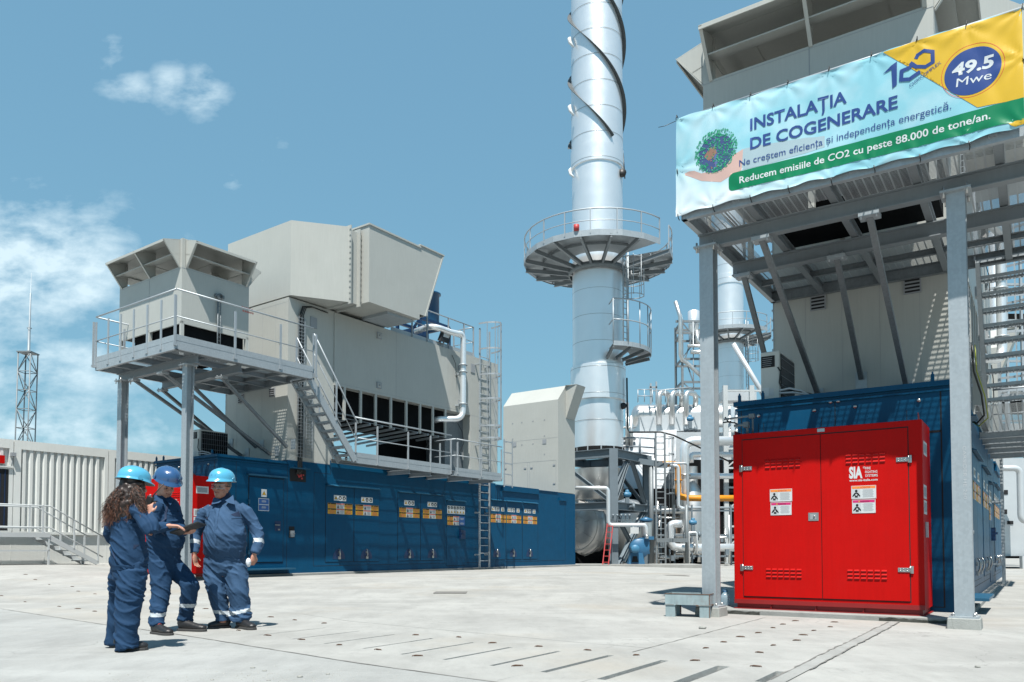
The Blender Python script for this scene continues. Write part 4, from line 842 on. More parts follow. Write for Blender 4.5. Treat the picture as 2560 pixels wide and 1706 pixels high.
    def hood(pA, pB, nrm, divs):
        """open hood between wall points pA and pB, leaning outwards along nrm"""
        A, B = Vector(pA), Vector(pB); n_ = Vector(nrm); al = (B - A).normalized(); mb = MB(); th = .018
        def P(s_, o_, z): q = A + al * s_ + n_ * o_; return (q.x, q.y, z)
        L_ = (B - A).length
        # sloping top sheet
        mb.hexa([P(g_, -.15, 8.44), P(L_ - g_, -.15, 8.44), P(L_ - g_, F2, zo), P(g_, F2, zo)], [P(g_, -.15, 8.44 + th), P(L_ - g_, -.15, 8.44 + th), P(L_ - g_, F2, zo + th), P(g_, F2, zo + th)])
        mb.hexa([P(g_, F2 - .01, zo - .05), P(L_ - g_, F2 - .01, zo - .05), P(L_ - g_, F2 + .01, zo - .05), P(g_, F2 + .01, zo - .05)], [P(g_, F2 - .01, zo), P(L_ - g_, F2 - .01, zo), P(L_ - g_, F2 + .01, zo), P(g_, F2 + .01, zo)])
        for s_ in [g_, L_ - g_ - th] + [L_ * d_ for d_ in divs]:
            mb.prism([P(s_, 0, 7.72), P(s_, F2, zo), P(s_, -.15, 8.45), P(s_, -.15, 7.72)], tuple(al * th))
            mb.prism([P(s_, 0.0, 7.70), P(s_, F2, zo - .0), P(s_, F2 + .015, zo - .0), P(s_, .015, 7.70)], tuple(al * .05))
        # middle blade
        mb.hexa([P(g_, .20, 7.98), P(L_ - g_, .20, 7.98), P(L_ - g_, .20, 8.0), P(g_, .20, 8.0)], [P(g_, -.12, 8.06), P(L_ - g_, -.12, 8.06), P(L_ - g_, -.12, 8.08), P(g_, -.12, 8.08)])
        K_.part('flared_hood', mb, 'grey')
    hood((c0, e0, 0), (c1, e0, 0), (0, -1, 0), (.5,)); hood((c1, e0, 0), (c1, e1, 0), (1, 0, 0), ()); hood((c0, e1, 0), (c0, e0, 0), (-1, 0, 0), ()); hood((c1, e1, 0), (c0, e1, 0), (0, 1, 0), (.5,))
    b = MB()
    for x, y in ((c0, e0), (c1 - .09, e0), (c0, e1 - .09), (c1 - .09, e1 - .09)): b.box(x, x + .09, y, y + .09, 7.72, 8.42)
    K_.part('corner_post', b, 'grey_trim')
    if Lf:
        b = MB(); b.box(c1 + .0, c1 + .03, .66, .92, 6.98, 7.03); text_on(b, 'XXXX', 0, 0, .01, .01, lambda a_, c_: (c1 + .02, .7, 7), 0) if False else None
        b = MB(); yy = .62; rr = random.Random(2)
        for r_ in range(2):
            for i in range(6): b.box(c1 + .001, c1 + .004, yy + i * .06 + r_ * .03, yy + i * .06 + .035 + r_ * .03, 7.1 - r_ * .09, 7.15 - r_ * .09)
        K_.part('red_marking', b, 'redprint')
    b = MB(); b.tube([(c1 + .05, -.12, 5.5), (c1 + .05, -.12, 7.15)], .02, 6); b.tube([(c1 + .05, -.04, 5.5), (c1 + .05, -.04, 7.15)], .012, 6)
    for z in [5.55 + .1 * i for i in range(16)]: b.box(c1 + .04, c1 + .06, -.13, -.03, z, z + .008)
    b.lathe([(.0, 0), (.08, .01), (.09, .06), (.05, .1)], (c1 + .02, -.08, 7.2), 12, axis='x'); b.box(c1, c1 + .08, -.2, .05, 7.18, 7.26); K_.part('cable_riser', b, 'galv_dark')
    # ---- stair from platform down to side walkway
    sx0, sx1 = (.42, 1.12) if Lf else (.20, 1.05); yT, zT, yB_, zB = 2.0 if Lf else 2.1, 5.48, 3.72, 3.32
    Q_ = Thing('steel_stair', 'steep galvanised stair with grating treads dropping from the ' + ('left-hand platform to the walkway' if Lf else 'banner platform at the right edge'), 'stair', fr, (sx0, yB_, zB))
    for x in (sx0, sx1): b = MB(); b.chan((x, yT, zT - .1), (x, yB_, zB - .08), .06, .2, side=(1 if x == sx0 else -1)); Q_.part('stringer', b, 'galv')
    nT = 10; b = MB(); b.poly([(sx0 + .02 - sx0, -.12, .02), (sx1 - sx0 - .02, -.12, .02), (sx1 - sx0 - .02, .12, .02), (.02, .12, .02)], 0); b.box(.02, sx1 - sx0 - .02, -.125, -.115, -.03, .022, 1); b.box(.02, sx1 - sx0 - .02, .115, .125, -.03, .022, 1); [b.box(.02 + k_ * .085, .026 + k_ * .085, -.115, .115, -.02, .015, 1) for k_ in range(int((sx1 - sx0) / .085))]
    Q_.rep('tread', b, ['tread', 'galv'], [(sx0, yT + (yB_ - yT) * (i + .5) / nT, zT + (zB - zT) * (i + .6) / nT) for i in range(nT)])
    for x in (sx0 - .01, sx1 + .01):
        b = MB(); b.tube([(x, 2.16, zT + 1.1), (x, 3.66, zB + 1.17), (x, 3.8, zB + 1.0)], .021, 8); Q_.part('handrail', b, 'rail')
        b = MB(); b.tube([(x, 2.16, zT + .55), (x, 3.7, zB + .56)], .014, 8); Q_.part('mid_rail', b, 'rail')
        b = MB(); b.box(x - .012, x + .012, 2.12, 2.17, zT - .1, zT + 1.1); b.box(x - .012, x + .012, 2.95, 3.0, 4.3, 5.4); Q_.part('post', b, 'rail')
    # ---- side walkway
    wx0, wx1 = .06, (.98 if Lf else 1.05)
    Y_ = Thing('side_walkway', 'galvanised walkway with guard rails along the side ' + ('of the left-hand unit above its doors' if Lf else 'of the right-hand unit at the frame edge'), 'walkway', fr, (wx0, 3.7, 3.3))
    b = MB(); b.chan((wx1, 3.72, 3.28), (wx1, 8.15, 3.26), .07, .18, side=-1); b.box(wx1 - .004, wx1 + .004, 3.72, 8.15, 3.36, 3.50); Y_.part('edge_channel', b, 'galv')
    b = MB(); b.chan((wx0, 3.72, 3.30), (wx0, 10.8, 3.24), .06, .12, side=1); Y_.part('edge_channel', b, 'galv_dark')
    b = MB(); b.poly([(wx0, 3.72, 3.345), (wx1, 3.72, 3.345), (wx1, 8.15, 3.325), (wx0, 8.15, 3.325)]); b.poly([(wx0, 8.15, 3.27), (wx1 + .12, 8.15, 3.27), (wx1 + .12, 10.8, 3.27), (wx0, 10.8, 3.27)]); Y_.part('grating_floor', b, 'grate')
    b = MB(); xo = wx1 + .14; b.chan((xo, 8.2, 3.22), (xo, 10.82, 3.22), .07, .16, side=-1); b.box(xo - .004, xo + .004, 8.2, 10.8, 3.30, 3.42); b.chan((wx0, 10.82, 3.22), (xo, 10.82, 3.22), .07, .16); b.chan((wx0, 8.18, 3.22), (xo, 8.18, 3.22), .07, .16); Y_.part('edge_channel', b, 'galv')
    for y in (6.15, 7.15, 8.0, 9.1, 10.3): b = MB(); b.ibeam((0, y, 3.12), (wx1 + (.1 if y > 8 else -.03), y, 3.12), .10, .13); Y_.part('bracket', b, 'galv')
    post_rail(Y_, [(wx1, 3.8, 3.34), (wx1, 8.15, 3.32)], 3.3, 1.18, [(wx1, y, 3.2) for y in (3.85, 4.72, 6.05, 7.1, 8.12)], (.5,))
    post_rail(Y_, [(xo, 8.25, 3.28), (xo, 10.8, 3.28)], 3.3, 1.1, [(xo, y, 3.2) for y in (8.3, 9.6, 10.78)], (.5,))
    post_rail(Y_, [(wx0 + .1, 8.22, 3.28), (xo, 8.22, 3.28)], 3.3, 1.1, [(wx0 + .35, 8.22, 3.2)], (.5,))
    # ---- caged ladder
    L1 = Thing('caged_ladder', 'caged galvanised ladder climbing the end of the grey housing ' + near, 'ladder', fr, (.25, 10.95, 0))
    for y in (10.66, 11.24): b = MB(); b.box(.18, .24, y - .02, y + .02, .0, 8.85 if y < 11 else 8.85); L1.part('stile', b, 'galv')
    b = MB()
    z = .25
    while z < 8.0: b.tube([(.21, 10.66, z), (.21, 11.24, z)], .015, 6); z += .28
    L1.part('rungs', b, 'rail')
    hoopz = [9.0, 8.05, 7.1, 6.2, 5.2, 4.75]
    b = MB(); b.box(-.004, .004, -.0, .0, 0, 0) if False else None
    arc = [(.22 + .72 * sin(a), 10.95 - .38 * cos(a) * (1 if True else 1), 0) for a in [pi * i / 12 for i in range(13)]]
    hb = MB(); vs = []
    for p in arc: vs += [(p[0] - .22, p[1] - 10.95, -.03), (p[0] - .22, p[1] - 10.95, .03)]
    hb.add(vs, [(2 * i, 2 * i + 2, 2 * i + 3, 2 * i + 1) for i in range(12)]); hb.add([(v[0] * .985, v[1] * .985, v[2]) for v in vs], [(2 * i, 2 * i + 2, 2 * i + 3, 2 * i + 1) for i in range(12)])
    L1.rep('cage_hoop', hb, 'rail', [(.22, 10.95, z) for z in hoopz])
    for i in (2, 4, 6, 8, 10): b = MB(); p = arc[i]; b.box(p[0] - .012, p[0] + .012, p[1] - .008, p[1] + .008, 4.7, 9.03); L1.part('cage_bar', b, 'rail')
    b = MB()
    for z in (4.5, 7.5, 2.0, .45): b.box(0, .2, 10.62, 10.68, z, z + .05); b.box(0, .2, 11.22, 11.28, z, z + .05)
    L1.part('wall_bracket', b, 'galv')
    # second short ladder tail of the cage
    b = MB(); b.box(1.05, 1.08, 11.0, 11.04, 2.95, 4.7); b.box(1.05, 1.08, 11.5, 11.54, 2.95, 4.7)
    for z in (3.0, 3.4, 3.8, 4.2, 4.6): b.box(1.05, 1.07, 11.0, 11.54, z, z + .04)
    L1.part('safety_gate', b, 'rail')
UL = Frame(A_L, (-17.93, 11.82, .24)); UR = Frame(A_R, (-.93, 12.01, .07))
build_unit(UL, 'L')
build_unit(UR, 'R')
# ------------------------------------------------------------------ printed banner on the right platform rail
BX0, BX1, BZ0, BZ1, BY = -3.0, .905, 5.335, 6.645, -2.205
TIES = [(-3.0, 6.645), (-2.5, 6.645), (-2.014, 6.645), (-1.548, 6.645), (-1.062, 6.645), (-.587, 6.645), (-.107, 6.645), (.382, 6.645), (.9, 6.645), (-3.0, 5.34), (-2.509, 5.335), (-2.02, 5.335), (-1.55, 5.335), (-1.05, 5.30), (-.575, 5.325), (-.1, 5.32), (.387, 5.32), (.9, 5.36), (.9, 6.1), (-3.0, 5.95)]
def wr(x, z):
    w_ = .014 * sin(x * 2.3 + z * 1.7) + .006 * sin(x * 4.1 - z * 3.3 + 1)
    for i, (a, b) in enumerate(TIES):
        dx, dz = x - a, z - b; r_ = hypot(dx, dz)
        if r_ < .75: w_ += .011 * math.exp(-r_ / .22) * sin(atan2(dz, dx) * (7 + i % 3) + i) * min(1, r_ / .05)
    w_ += .010 * math.exp(-((x - z * .35 + 3.3 - .0) / .06) ** 2) + .008 * math.exp(-((x + z * .3 - 2.4) / .07) ** 2)
    return w_
def bpos(x, z, e=0.):
    ed = 0
    if z < BZ0 + .12: ed = .012 * sin(x * 13.2)* (1 - (z - BZ0) / .12)
    return (x, BY - e + wr(x, z), z + ed + (0.008 * sin(x * 13) * (1 if z > BZ1 - .001 else 0)))
def cut_mesh(polys, mats, name, e, thing, parent=None, gx=.03, gz_=.03, vs=None, fs=None, mi=None):
    """flat outlines in (x,z) -> fine mesh draped on the banner cloth"""
    bm = bmesh.new()
    if polys:
        for pts, m_ in polys:
            vv = [bm.verts.new((p[0], 0, p[1])) for p in pts]; f = bm.faces.new(vv); f.material_index = m_
    if vs:
        vv = [bm.verts.new((p[0], 0, p[1])) for p in vs]
        for f_ in fs:
            try: bm.faces.new([vv[i] for i in f_])
            except ValueError: pass
    xs_ = [v.co.x for v in bm.verts]; zs_ = [v.co.z for v in bm.verts]
    bmesh.ops.triangulate(bm, faces=bm.faces)
    x = math.floor(min(xs_) / gx) * gx
    while x < max(xs_): bmesh.ops.bisect_plane(bm, geom=bm.verts[:] + bm.edges[:] + bm.faces[:], plane_co=(x, 0, 0), plane_no=(1, 0, 0)); x += gx
    z = math.floor(min(zs_) / gz_) * gz_
    while z < max(zs_): bmesh.ops.bisect_plane(bm, geom=bm.verts[:] + bm.edges[:] + bm.faces[:], plane_co=(0, 0, z), plane_no=(0, 0, 1)); z += gz_
    b = Vector(thing.base)
    for v in bm.verts: v.co = Vector(bpos(v.co.x, v.co.z, e)) - b
    for f in bm.faces: f.smooth = True
    for f in bm.faces:
        f.normal_update()
        if f.normal.y > 0: f.normal_flip()
    me = bpy.data.meshes.new(name); bm.to_mesh(me); bm.free()
    for k in (mats if isinstance(mats, list) else [mats]): me.materials.append(M[k])
    o = bpy.data.objects.new(name, me); COL.objects.link(o); o.parent = parent or thing.o; return o
def vinyl(name, col): M[name] = mat(name, col, .32, var=.03, vscale=2)
vinyl('vinyl_sky', (.27, .58, .68)); vinyl('vinyl_yellow', (.68, .43, .025)); vinyl('vinyl_green', (.0, .20, .08)); vinyl('vinyl_navy', (.028, .065, .24)); vinyl('vinyl_white', (.64, .68, .70)); vinyl('vinyl_red', (.7, .07, .04)); vinyl('vinyl_skin', (.62, .42, .37)); vinyl('vinyl_leaf', (.02, .28, .14)); vinyl('vinyl_earth', (.06, .09, .22)); vinyl('vinyl_soil', (.30, .17, .12)); vinyl('vinyl_leaf_light', (.10, .42, .28))
# pale cloud print at the left end fading into the sky colour
mS = M['vinyl_sky']; t = mS.node_tree; b_ = t.nodes['Principled BSDF']; lk = b_.inputs['Base Color'].links[0].from_socket
tcn = t.nodes.new('ShaderNodeTexCoord'); spx = t.nodes.new('ShaderNodeSeparateXYZ'); t.links.new(tcn.outputs['Object'], spx.inputs[0])
nzz = t.nodes.new('ShaderNodeTexNoise'); nzz.inputs['Scale'].default_value = 2.2; nzz.inputs['Detail'].default_value = 3; t.links.new(tcn.outputs['Object'], nzz.inputs['Vector'])
r1 = t.nodes.new('ShaderNodeMapRange'); r1.inputs[1].default_value = 2.2; r1.inputs[2].default_value = .0; r1.inputs[3].default_value = 0; r1.inputs[4].default_value = 1; t.links.new(spx.outputs[0], r1.inputs[0])
r2_ = t.nodes.new('ShaderNodeMapRange'); r2_.inputs[1].default_value = .75; r2_.inputs[2].default_value = .0; r2_.inputs[3].default_value = 0.12; r2_.inputs[4].default_value = 1; t.links.new(spx.outputs[2], r2_.inputs[0])
mm = t.nodes.new('ShaderNodeMath'); mm.operation = 'MULTIPLY'; t.links.new(r1.outputs[0], mm.inputs[0]); t.links.new(r2_.outputs[0], mm.inputs[1])
ma = t.nodes.new('ShaderNodeMath'); ma.operation = 'MULTIPLY_ADD'; t.links.new(nzz.outputs[0], ma.inputs[0]); ma.inputs[1].default_value = 1.2; t.links.new(mm.outputs[0], ma.inputs[2]); mq = t.nodes.new('ShaderNodeMath'); mq.operation = 'SUBTRACT'; mq.use_clamp = True; t.links.new(ma.outputs[0], mq.inputs[0]); mq.inputs[1].default_value = .55
mxx = t.nodes.new('ShaderNodeMixRGB'); t.links.new(mq.outputs[0], mxx.inputs[0]); t.links.new(lk, mxx.inputs[1]); mxx.inputs[2].default_value = (.65, .70, .73, 1); t.links.new(mxx.outputs[0], b_.inputs['Base Color'])
BN = Thing('banner', 'long printed vinyl banner tied to the platform rail above the red cabinet', 'banner', UR, (BX0, BY, BZ0))
cut_mesh([([(BX0, BZ1), (BX1, BZ1), (BX1, BZ0 + .02), (.39, BZ0), (BX0 - .03, BZ0)][::-1], 0)], ['vinyl_sky'], 'cloth', 0, BN, gx=.03, gz_=.03)
cut_mesh([([(-.455, 6.64), (BX1 - .003, 6.64), (BX1 - .003, 5.64), (.475, 5.685), (-.165, 6.39)][::-1], 0), ([(.745, 5.43), (.90, 5.425), (.90, 5.37), (.82, 5.368), (.78, 5.39)][::-1], 0)], ['vinyl_yellow'], 'yellow_field', .0032, BN)
gp_ = [(-2.29 + .075 - .075 * sin(a), 5.62 + .07 * cos(a)) for a in [i * pi / 12 for i in range(7)]] + [(-2.29, 5.52)] + [(-2.235 - .055 * cos(a), 5.52 - .055 * sin(a)) for a in [i * pi / 12 for i in range(7)]]
cut_mesh([(gp_ + [(.9, 5.415), (.9, 5.655)], 0)], ['vinyl_green'], 'green_band', .0038, BN)
cxy = (.436, 6.107); ang = .05
def ell(c, a, b, n=44, th=0, ph=0): return [(c[0] + a * cos(t_) * cos(th) - b * sin(t_) * sin(th), c[1] + a * cos(t_) * sin(th) + b * sin(t_) * cos(th)) for t_ in [2 * pi * i / n for i in range(n)]]
cut_mesh([(ell(cxy, .272, .262), 0)], ['vinyl_navy'], 'round_badge', .0048, BN)
ro, ri = ell((.437, 6.115), .303, .296), ell((.437, 6.115), .298, .291)
cut_mesh([([ro[i], ro[(i + 1) % 44], ri[(i + 1) % 44], ri[i]], 0) for i in range(44)], ['vinyl_red'], 'ring', .0042, BN)
def btext(txt, x0, z0, width, cap, m_, bold=0., slant=0., e=.0055, name='lettering', ital=0.):
    vs, fs = glyphs(txt, bold); xa = min(v[0] for v in vs); xb = max(v[0] for v in vs); sx = width / (xb - xa); sz = cap / .73
    cut_mesh(None, [m_], name, e, BN, vs=[(x0 + (v[0] - xa) * sx + ital * v[1] * sz, z0 + v[1] * sz + slant * (v[0] - xa) * sx) for v in vs], fs=fs)
btext('INSTALAȚIA', -2.01, 6.187, 1.15, .158, 'vinyl_navy', .022)
btext('DE COGENERARE', -2.01, 5.937, 1.70, .152, 'vinyl_navy', .022)
btext('Ne creștem eficiența și independența energetică.', -2.15, 5.752, 2.376, .088, 'vinyl_navy', .0)
btext('Reducem emisiile de CO2 cu peste 88.000 de tone/an.', -2.15, 5.533, 2.745, .088, 'vinyl_white', .014, slant=-.006)
btext('49.5', .235, 6.110, .395, .135, 'vinyl_white', .035, slant=-.04, e=.0068, ital=.12)
btext('Mwe', .275, 5.975, .335, .098, 'vinyl_white', .0, slant=-.04, e=.0068, ital=.12)
# the angular one-hundred emblem and the small slanted wording under it
def stroke(pts, w_):
    out = []
    for a, b in zip(pts[:-1], pts[1:]):
        d = Vector((b[0] - a[0], b[1] - a[1])); L_ = d.length; d.normalize(); n_ = Vector((-d.y, d.x)) * w_ / 2; e_ = d * w_ * .28
        out.append(([(a[0] - n_.x - e_.x, a[1] - n_.y - e_.y), (b[0] - n_.x + e_.x, b[1] - n_.y + e_.y), (b[0] + n_.x + e_.x, b[1] + n_.y + e_.y), (a[0] + n_.x - e_.x, a[1] + n_.y - e_.y)], 0))
    return out
em = [([(-.462, 6.385), (-.37, 6.45), (-.31, 6.478), (-.315, 6.205), (-.362, 6.178), (-.366, 6.405)], 0)]
em += stroke([(-.135, 6.378), (-.195, 6.352), (-.262, 6.345), (-.270, 6.245), (-.185, 6.222), (-.085, 6.268)], .042)
cut_mesh(em, ['vinyl_navy'], 'emblem', .0056, BN)
em = stroke([(-.11, 6.445), (-.095, 6.475), (-.03, 6.495), (.055, 6.455), (.055, 6.335), (-.02, 6.308), (-.115, 6.345), (-.165, 6.40)], .040)
cut_mesh(em, ['vinyl_navy'], 'emblem', .0060, BN)
vs, fs = glyphs('CHIMCOMPLEX', 0); xb = max(v[0] for v in vs); th = atan2(.168, .317); L_ = .36; sc2 = L_ / xb
cut_mesh(None, ['vinyl_navy'], 'lettering', .0066, BN, vs=[(-.178 + (v[0] * cos(th) - v[1] * sin(th)) * sc2, 6.125 + (v[0] * sin(th) + v[1] * cos(th)) * sc2) for v in vs], fs=fs)
# open hand and leafy globe print
hand = [(-2.895, 5.879), (-2.83, 5.885), (-2.759, 5.872), (-2.66, 5.81), (-2.51, 5.80), (-2.36, 5.845), (-2.22, 5.93), (-2.1, 5.97), (-1.95, 5.965), (-1.325, 5.90), (-1.118, 5.86), (-1.118, 5.72), (-1.836, 5.69), (-2.12, 5.70), (-2.25, 5.67), (-2.396, 5.62), (-2.52, 5.66), (-2.66, 5.71), (-2.80, 5.80), (-2.89, 5.85)]
vinyl('vinyl_arm', (.38, .50, .55))
cut_mesh([(hand[7:13] + [(-2.12, 5.70)], 1), (hand[:8] + hand[13:], 0)], ['vinyl_skin', 'vinyl_arm'], 'hand_print', .0012, BN)
cut_mesh([(ell((-2.46, 6.02), .235, .25, 32), 0)], ['vinyl_earth'], 'globe_print', .0022, BN)
cut_mesh([([(-2.62, 6.02), (-2.56, 5.95), (-2.50, 5.97), (-2.45, 6.03), (-2.47, 6.12), (-2.55, 6.11)], 0)], ['vinyl_soil'], 'land_print', .0030, BN)
lf = MB(); r5 = random.Random(11); B0 = Vector(BN.base)
for i in range(900):
    a = r5.uniform(0, 2 * pi); rr = .29 * sqrt(r5.random()); x, z = -2.46 + rr * cos(a) * .98, 6.05 + rr * sin(a)
    if noise.noise(Vector((x * 5, z * 5, 3))) < -.12 and rr < .24: 
        if r5.random() < .4: continue
    if x < -2.45 and z < 6.06 and rr < .22 and r5.random() < .75: continue
    s_ = r5.uniform(.006, .015); aa = r5.uniform(0, pi); p = bpos(x, z, .0035 + r5.random() * .002)
    k_ = 1 if r5.random() < .3 else 0
    if noise.noise(Vector((x * 5, z * 5, 3))) < -.12 and rr < .22: k_ = 2 if z < 6.05 and r5.random() < .6 else k_
    lf.poly([(p[0] + s_ * cos(aa + q) * (1 if j % 2 else .6), p[1], p[2] + s_ * sin(aa + q) * (1 if j % 2 else .6)) for j, q in enumerate((0, 1.05, 2.1, 3.14, 4.2, 5.24))], k_)
lo = BN.part('leaf_print', lf, ['vinyl_leaf', 'vinyl_leaf_light', 'vinyl_soil']); lo['kind'] = 'stuff'
tt = MB()
for (a, b) in TIES: p = bpos(a, b); tt.tube([(a, p[1] - .01, b - (.015 if b > 6 else -.015)), (a + .01, p[1] - .005, b + (.045 if b > 6.2 else -.05)), (a + .0, BY + .07, b + (.03 if b > 6.2 else -.05))], .006, 5)
tt.tube([(-3.0, BY, 6.63), (-3.15, BY - .05, 6.58), (-3.22, BY - .1, 6.56)], .004, 5)
BN.part('tie_cord', tt, 'cable')

# ------------------------------------------------------------------ steel bin, bottle by the left banner column
tb = MB(); TX, TY = -3.98, 10.28; hw, hd = .235, .17
P0 = Frame(A_R - .12, (0, 0, 0)); cw = FR.world((TX, TY, 0))
tf = Frame(A_R - .15, (0, 0, 0)); tl = tf.rot.inverted() @ cw; tx, ty = tl.x, tl.y
TB = Thing('steel_bin', 'low worn blue-grey steel bin with rusty edges by the left banner column', 'steel bin', tf, (tx, ty, 0))
b = MB(); z0, z1 = .165, .315; hw, hd = .30, .19
for (a0, a1, c0, c1) in ((-hw, hw, -hd, -hd + .006), (-hw, hw, hd - .006, hd), (-hw, -hw + .006, -hd + .006, hd - .006), (hw - .006, hw, -hd + .006, hd - .006)): b.box(tx + a0, tx + a1, ty + c0, ty + c1, z0, z1)
TB.part('tray', b, 'traypaint'); b = MB(); b.box(tx - hw + .006, tx + hw - .006, ty - hd + .006, ty + hd - .006, z0, z0 + .02); TB.part('tray_floor', b, 'dark')
b = MB(); b.box(tx - hw - .004, tx + hw + .004, ty - hd - .004, ty - hd + .002, z1 - .008, z1 + .003); b.box(tx + hw - .002, tx + hw + .004, ty - hd, ty + hd, z1 - .008, z1 + .003); b.box(tx - hw, tx - hw + .12, ty - hd - .003, ty - hd, z0 - .010, z0 + .004); b.box(tx + .12, tx + hw + .002, ty - hd - .003, ty - hd, z0 - .012, z0 + .004); b.box(tx + hw, tx + hw + .003, ty - hd, ty + hd, z0 - .01, z0 + .008); b.box(tx + hw - .006, tx + hw + .003, ty - hd - .003, ty - hd + .003, 0, z1); TB.part('rusty_edge', b, 'rust')
b = MB(); b.box(-.065, .065, -.05, .05, 0, .158); b.box(-.075, .075, -.06, .06, .158, .165)
TB.rep('foot', b, 'traypaint', [(tx - hw + .07, ty - hd + .052, 0), (tx + hw - .068, ty - hd + .052, 0), (tx - hw + .07, ty + hd - .052, 0), (tx + hw - .068, ty + hd - .052, 0)])
bw = FR.world((-4.02 + .35, 11.35, 0)); bx, by = bw.x, bw.y
d_ = Vector((1811 - 1280, 0)); bx = (1811 - 1280) / 1950 * 11.8; by = 11.8
BT = Thing('water_bottle', 'large clear blue plastic water bottle between steel column and red cabinet', 'bottle', WORLD, (bx, by, 0))
b = MB(); b.lathe([(0, .005), (.062, .002), (.07, .012), (.07, .03), (.066, .035), (.07, .045), (.066, .06), (.07, .07), (.07, .19), (.064, .215), (.03, .262), (.022, .27), (.021, .285)], (bx, by, 0), 24); BT.part('body', b, 'glass')
b = MB(); b.lathe([(.024, .27), (.024, .295), (0, .296)], (bx, by, 0), 16); b.tube([(bx + .036 * cos(a), by, .283 + .034 * sin(a)) for a in [pi * i / 10 - .25 for i in range(12)]], .005, 6); BT.part('cap', b, 'stack_blue')

# ------------------------------------------------------------------ white container building on the left
CU = -24.0
cf = FL; Cn = Thing('container_building', 'long off-white corrugated container building behind the workers', 'container building', cf, (CU, 9, .4))
b = MB(); b.box(CU - 2.4, CU - .05, 2.0, 22.0, 1.38, 3.94); Cn.part('walls', b, 'container')
for y0, y1 in ((2.0, 9.42), (9.42, 12.05), (12.05, 14.68), (14.68, 17.3), (17.3, 19.9), (19.9, 22)):
    b = MB(); b.box(CU - .04, CU + .05, y0 + .01, y1 - .01, 3.72, 3.97); b.box(CU - .04, CU + .05, y0 + .01, y1 - .01, 1.34, 1.42); b.box(CU - .04, CU + .05, y0 + .01, y0 + .19 if y0 > 9 else y0 + .2, 1.42, 3.72); b.box(CU - .04, CU + .05, y1 - .11, y1 - .01, 1.42, 3.72)
    Cn.part('frame', b, 'container')
    b = MB(); y = y0 + .22
    while y < y1 - .25:
        b.hexa([(CU - .05, y, 1.42), (CU + .03, y + .03, 1.42), (CU + .03, y + .10, 1.42), (CU - .05, y + .13, 1.42)], [(CU - .05, y, 3.72), (CU + .03, y + .03, 3.72), (CU + .03, y + .10, 3.72), (CU - .05, y + .13, 3.72)])
        y += .185
    if y0 < 9: pass
    Cn.part('corrugated_panel', b, 'container')
b = MB(); b.box(CU - 2.3, CU - .03, 2, 22, .1, 1.36)
for y in (9.42, 10.3, 11.2, 12.05, 13, 14.7): b.box(CU - .031, CU - .025, y, y + .01, .3, 1.34)
Cn.part('plinth_panel', b, 'container')
b = MB(); b.box(CU - .04, CU + .04, 7.6, 9.42, 1.42, 3.2); Cn.part('door_frame', b, 'container'); b = MB(); b.box(CU + .041, CU + .05, 7.8, 9.30, 1.44, 3.13); dr = Cn.part('door', b, 'seam')
b = MB(); b.box(CU + .051, CU + .056, 7.9, 9.1, 2.1, 3.0); b.box(CU + .051, CU + .056, 9.2, 9.22, 1.5, 3.1); Cn.part('door_panel', b, 'dark_blue', dr)
b = MB(); b.box(CU + .05, CU + .10, 7.8, 9.4, 3.18, 3.22); Cn.part('door_hood', b, 'container')
b = MB(); b.box(CU + .05, CU + .16, 9.32, 9.44, 3.50, 3.60); b.tube([(CU + .05, 9.38, 3.45), (CU + .06, 9.36, 3.2)], .01, 6); Cn.part('wall_lamp', b, 'greyprint')
b = MB(); b.box(CU + .05, CU + .12, 8.5, 9.17, 3.28, 3.5); Cn.part('red_sign', b, 'red')
St = Thing('access_stair', 'white painted steel landing and stair leading to the container door', 'stair', cf, (-22.8, 9.9, .5))
b = MB(); b.box(-23.7, -22.8, 7.4, 9.85, 1.29, 1.34); b.box(-22.82, -22.76, 7.4, 9.9, 1.24, 1.36); St.part('landing', b, 'white_steel')
for u_ in (-22.8, -23.65): b = MB(); b.beam((u_, 9.85, 1.25), (u_, 11.2, .52), .04, .12); St.part('stringer', b, 'white_steel')
b = MB(); b.box(-.85, 0, -.11, .11, -.015, .015); St.rep('tread', b, 'white_steel', [(-22.8, 10.02 + i * .24, 1.17 - i * .145) for i in range(5)])
for u_ in (-22.8, -23.62):
    for hh in (.78, .19):
        b = MB(); b.tube([(u_, 7.4, 1.32 + hh), (u_, 9.9, 1.32 + hh), (u_, 11.35, .50 + hh)], .02, 8); St.part('handrail', b, 'white_steel')
    b = MB(); b.box(-.02, .02, -.02, .02, 0, .82); St.rep('post', b, 'white_steel', [(u_, 8.4, 1.3), (u_, 9.72, 1.3), (u_, 10.55, .9), (u_, 11.22, .5)])
b = MB(); b.box(-22.82, -22.77, 9.86, 9.9, .45, 1.3); b.box(-22.82, -22.77, 7.6, 9.9, .86, .90); b.box(-23.1, -23.05, 10.9, 10.95, .45, .7); St.part('leg', b, 'white_steel')
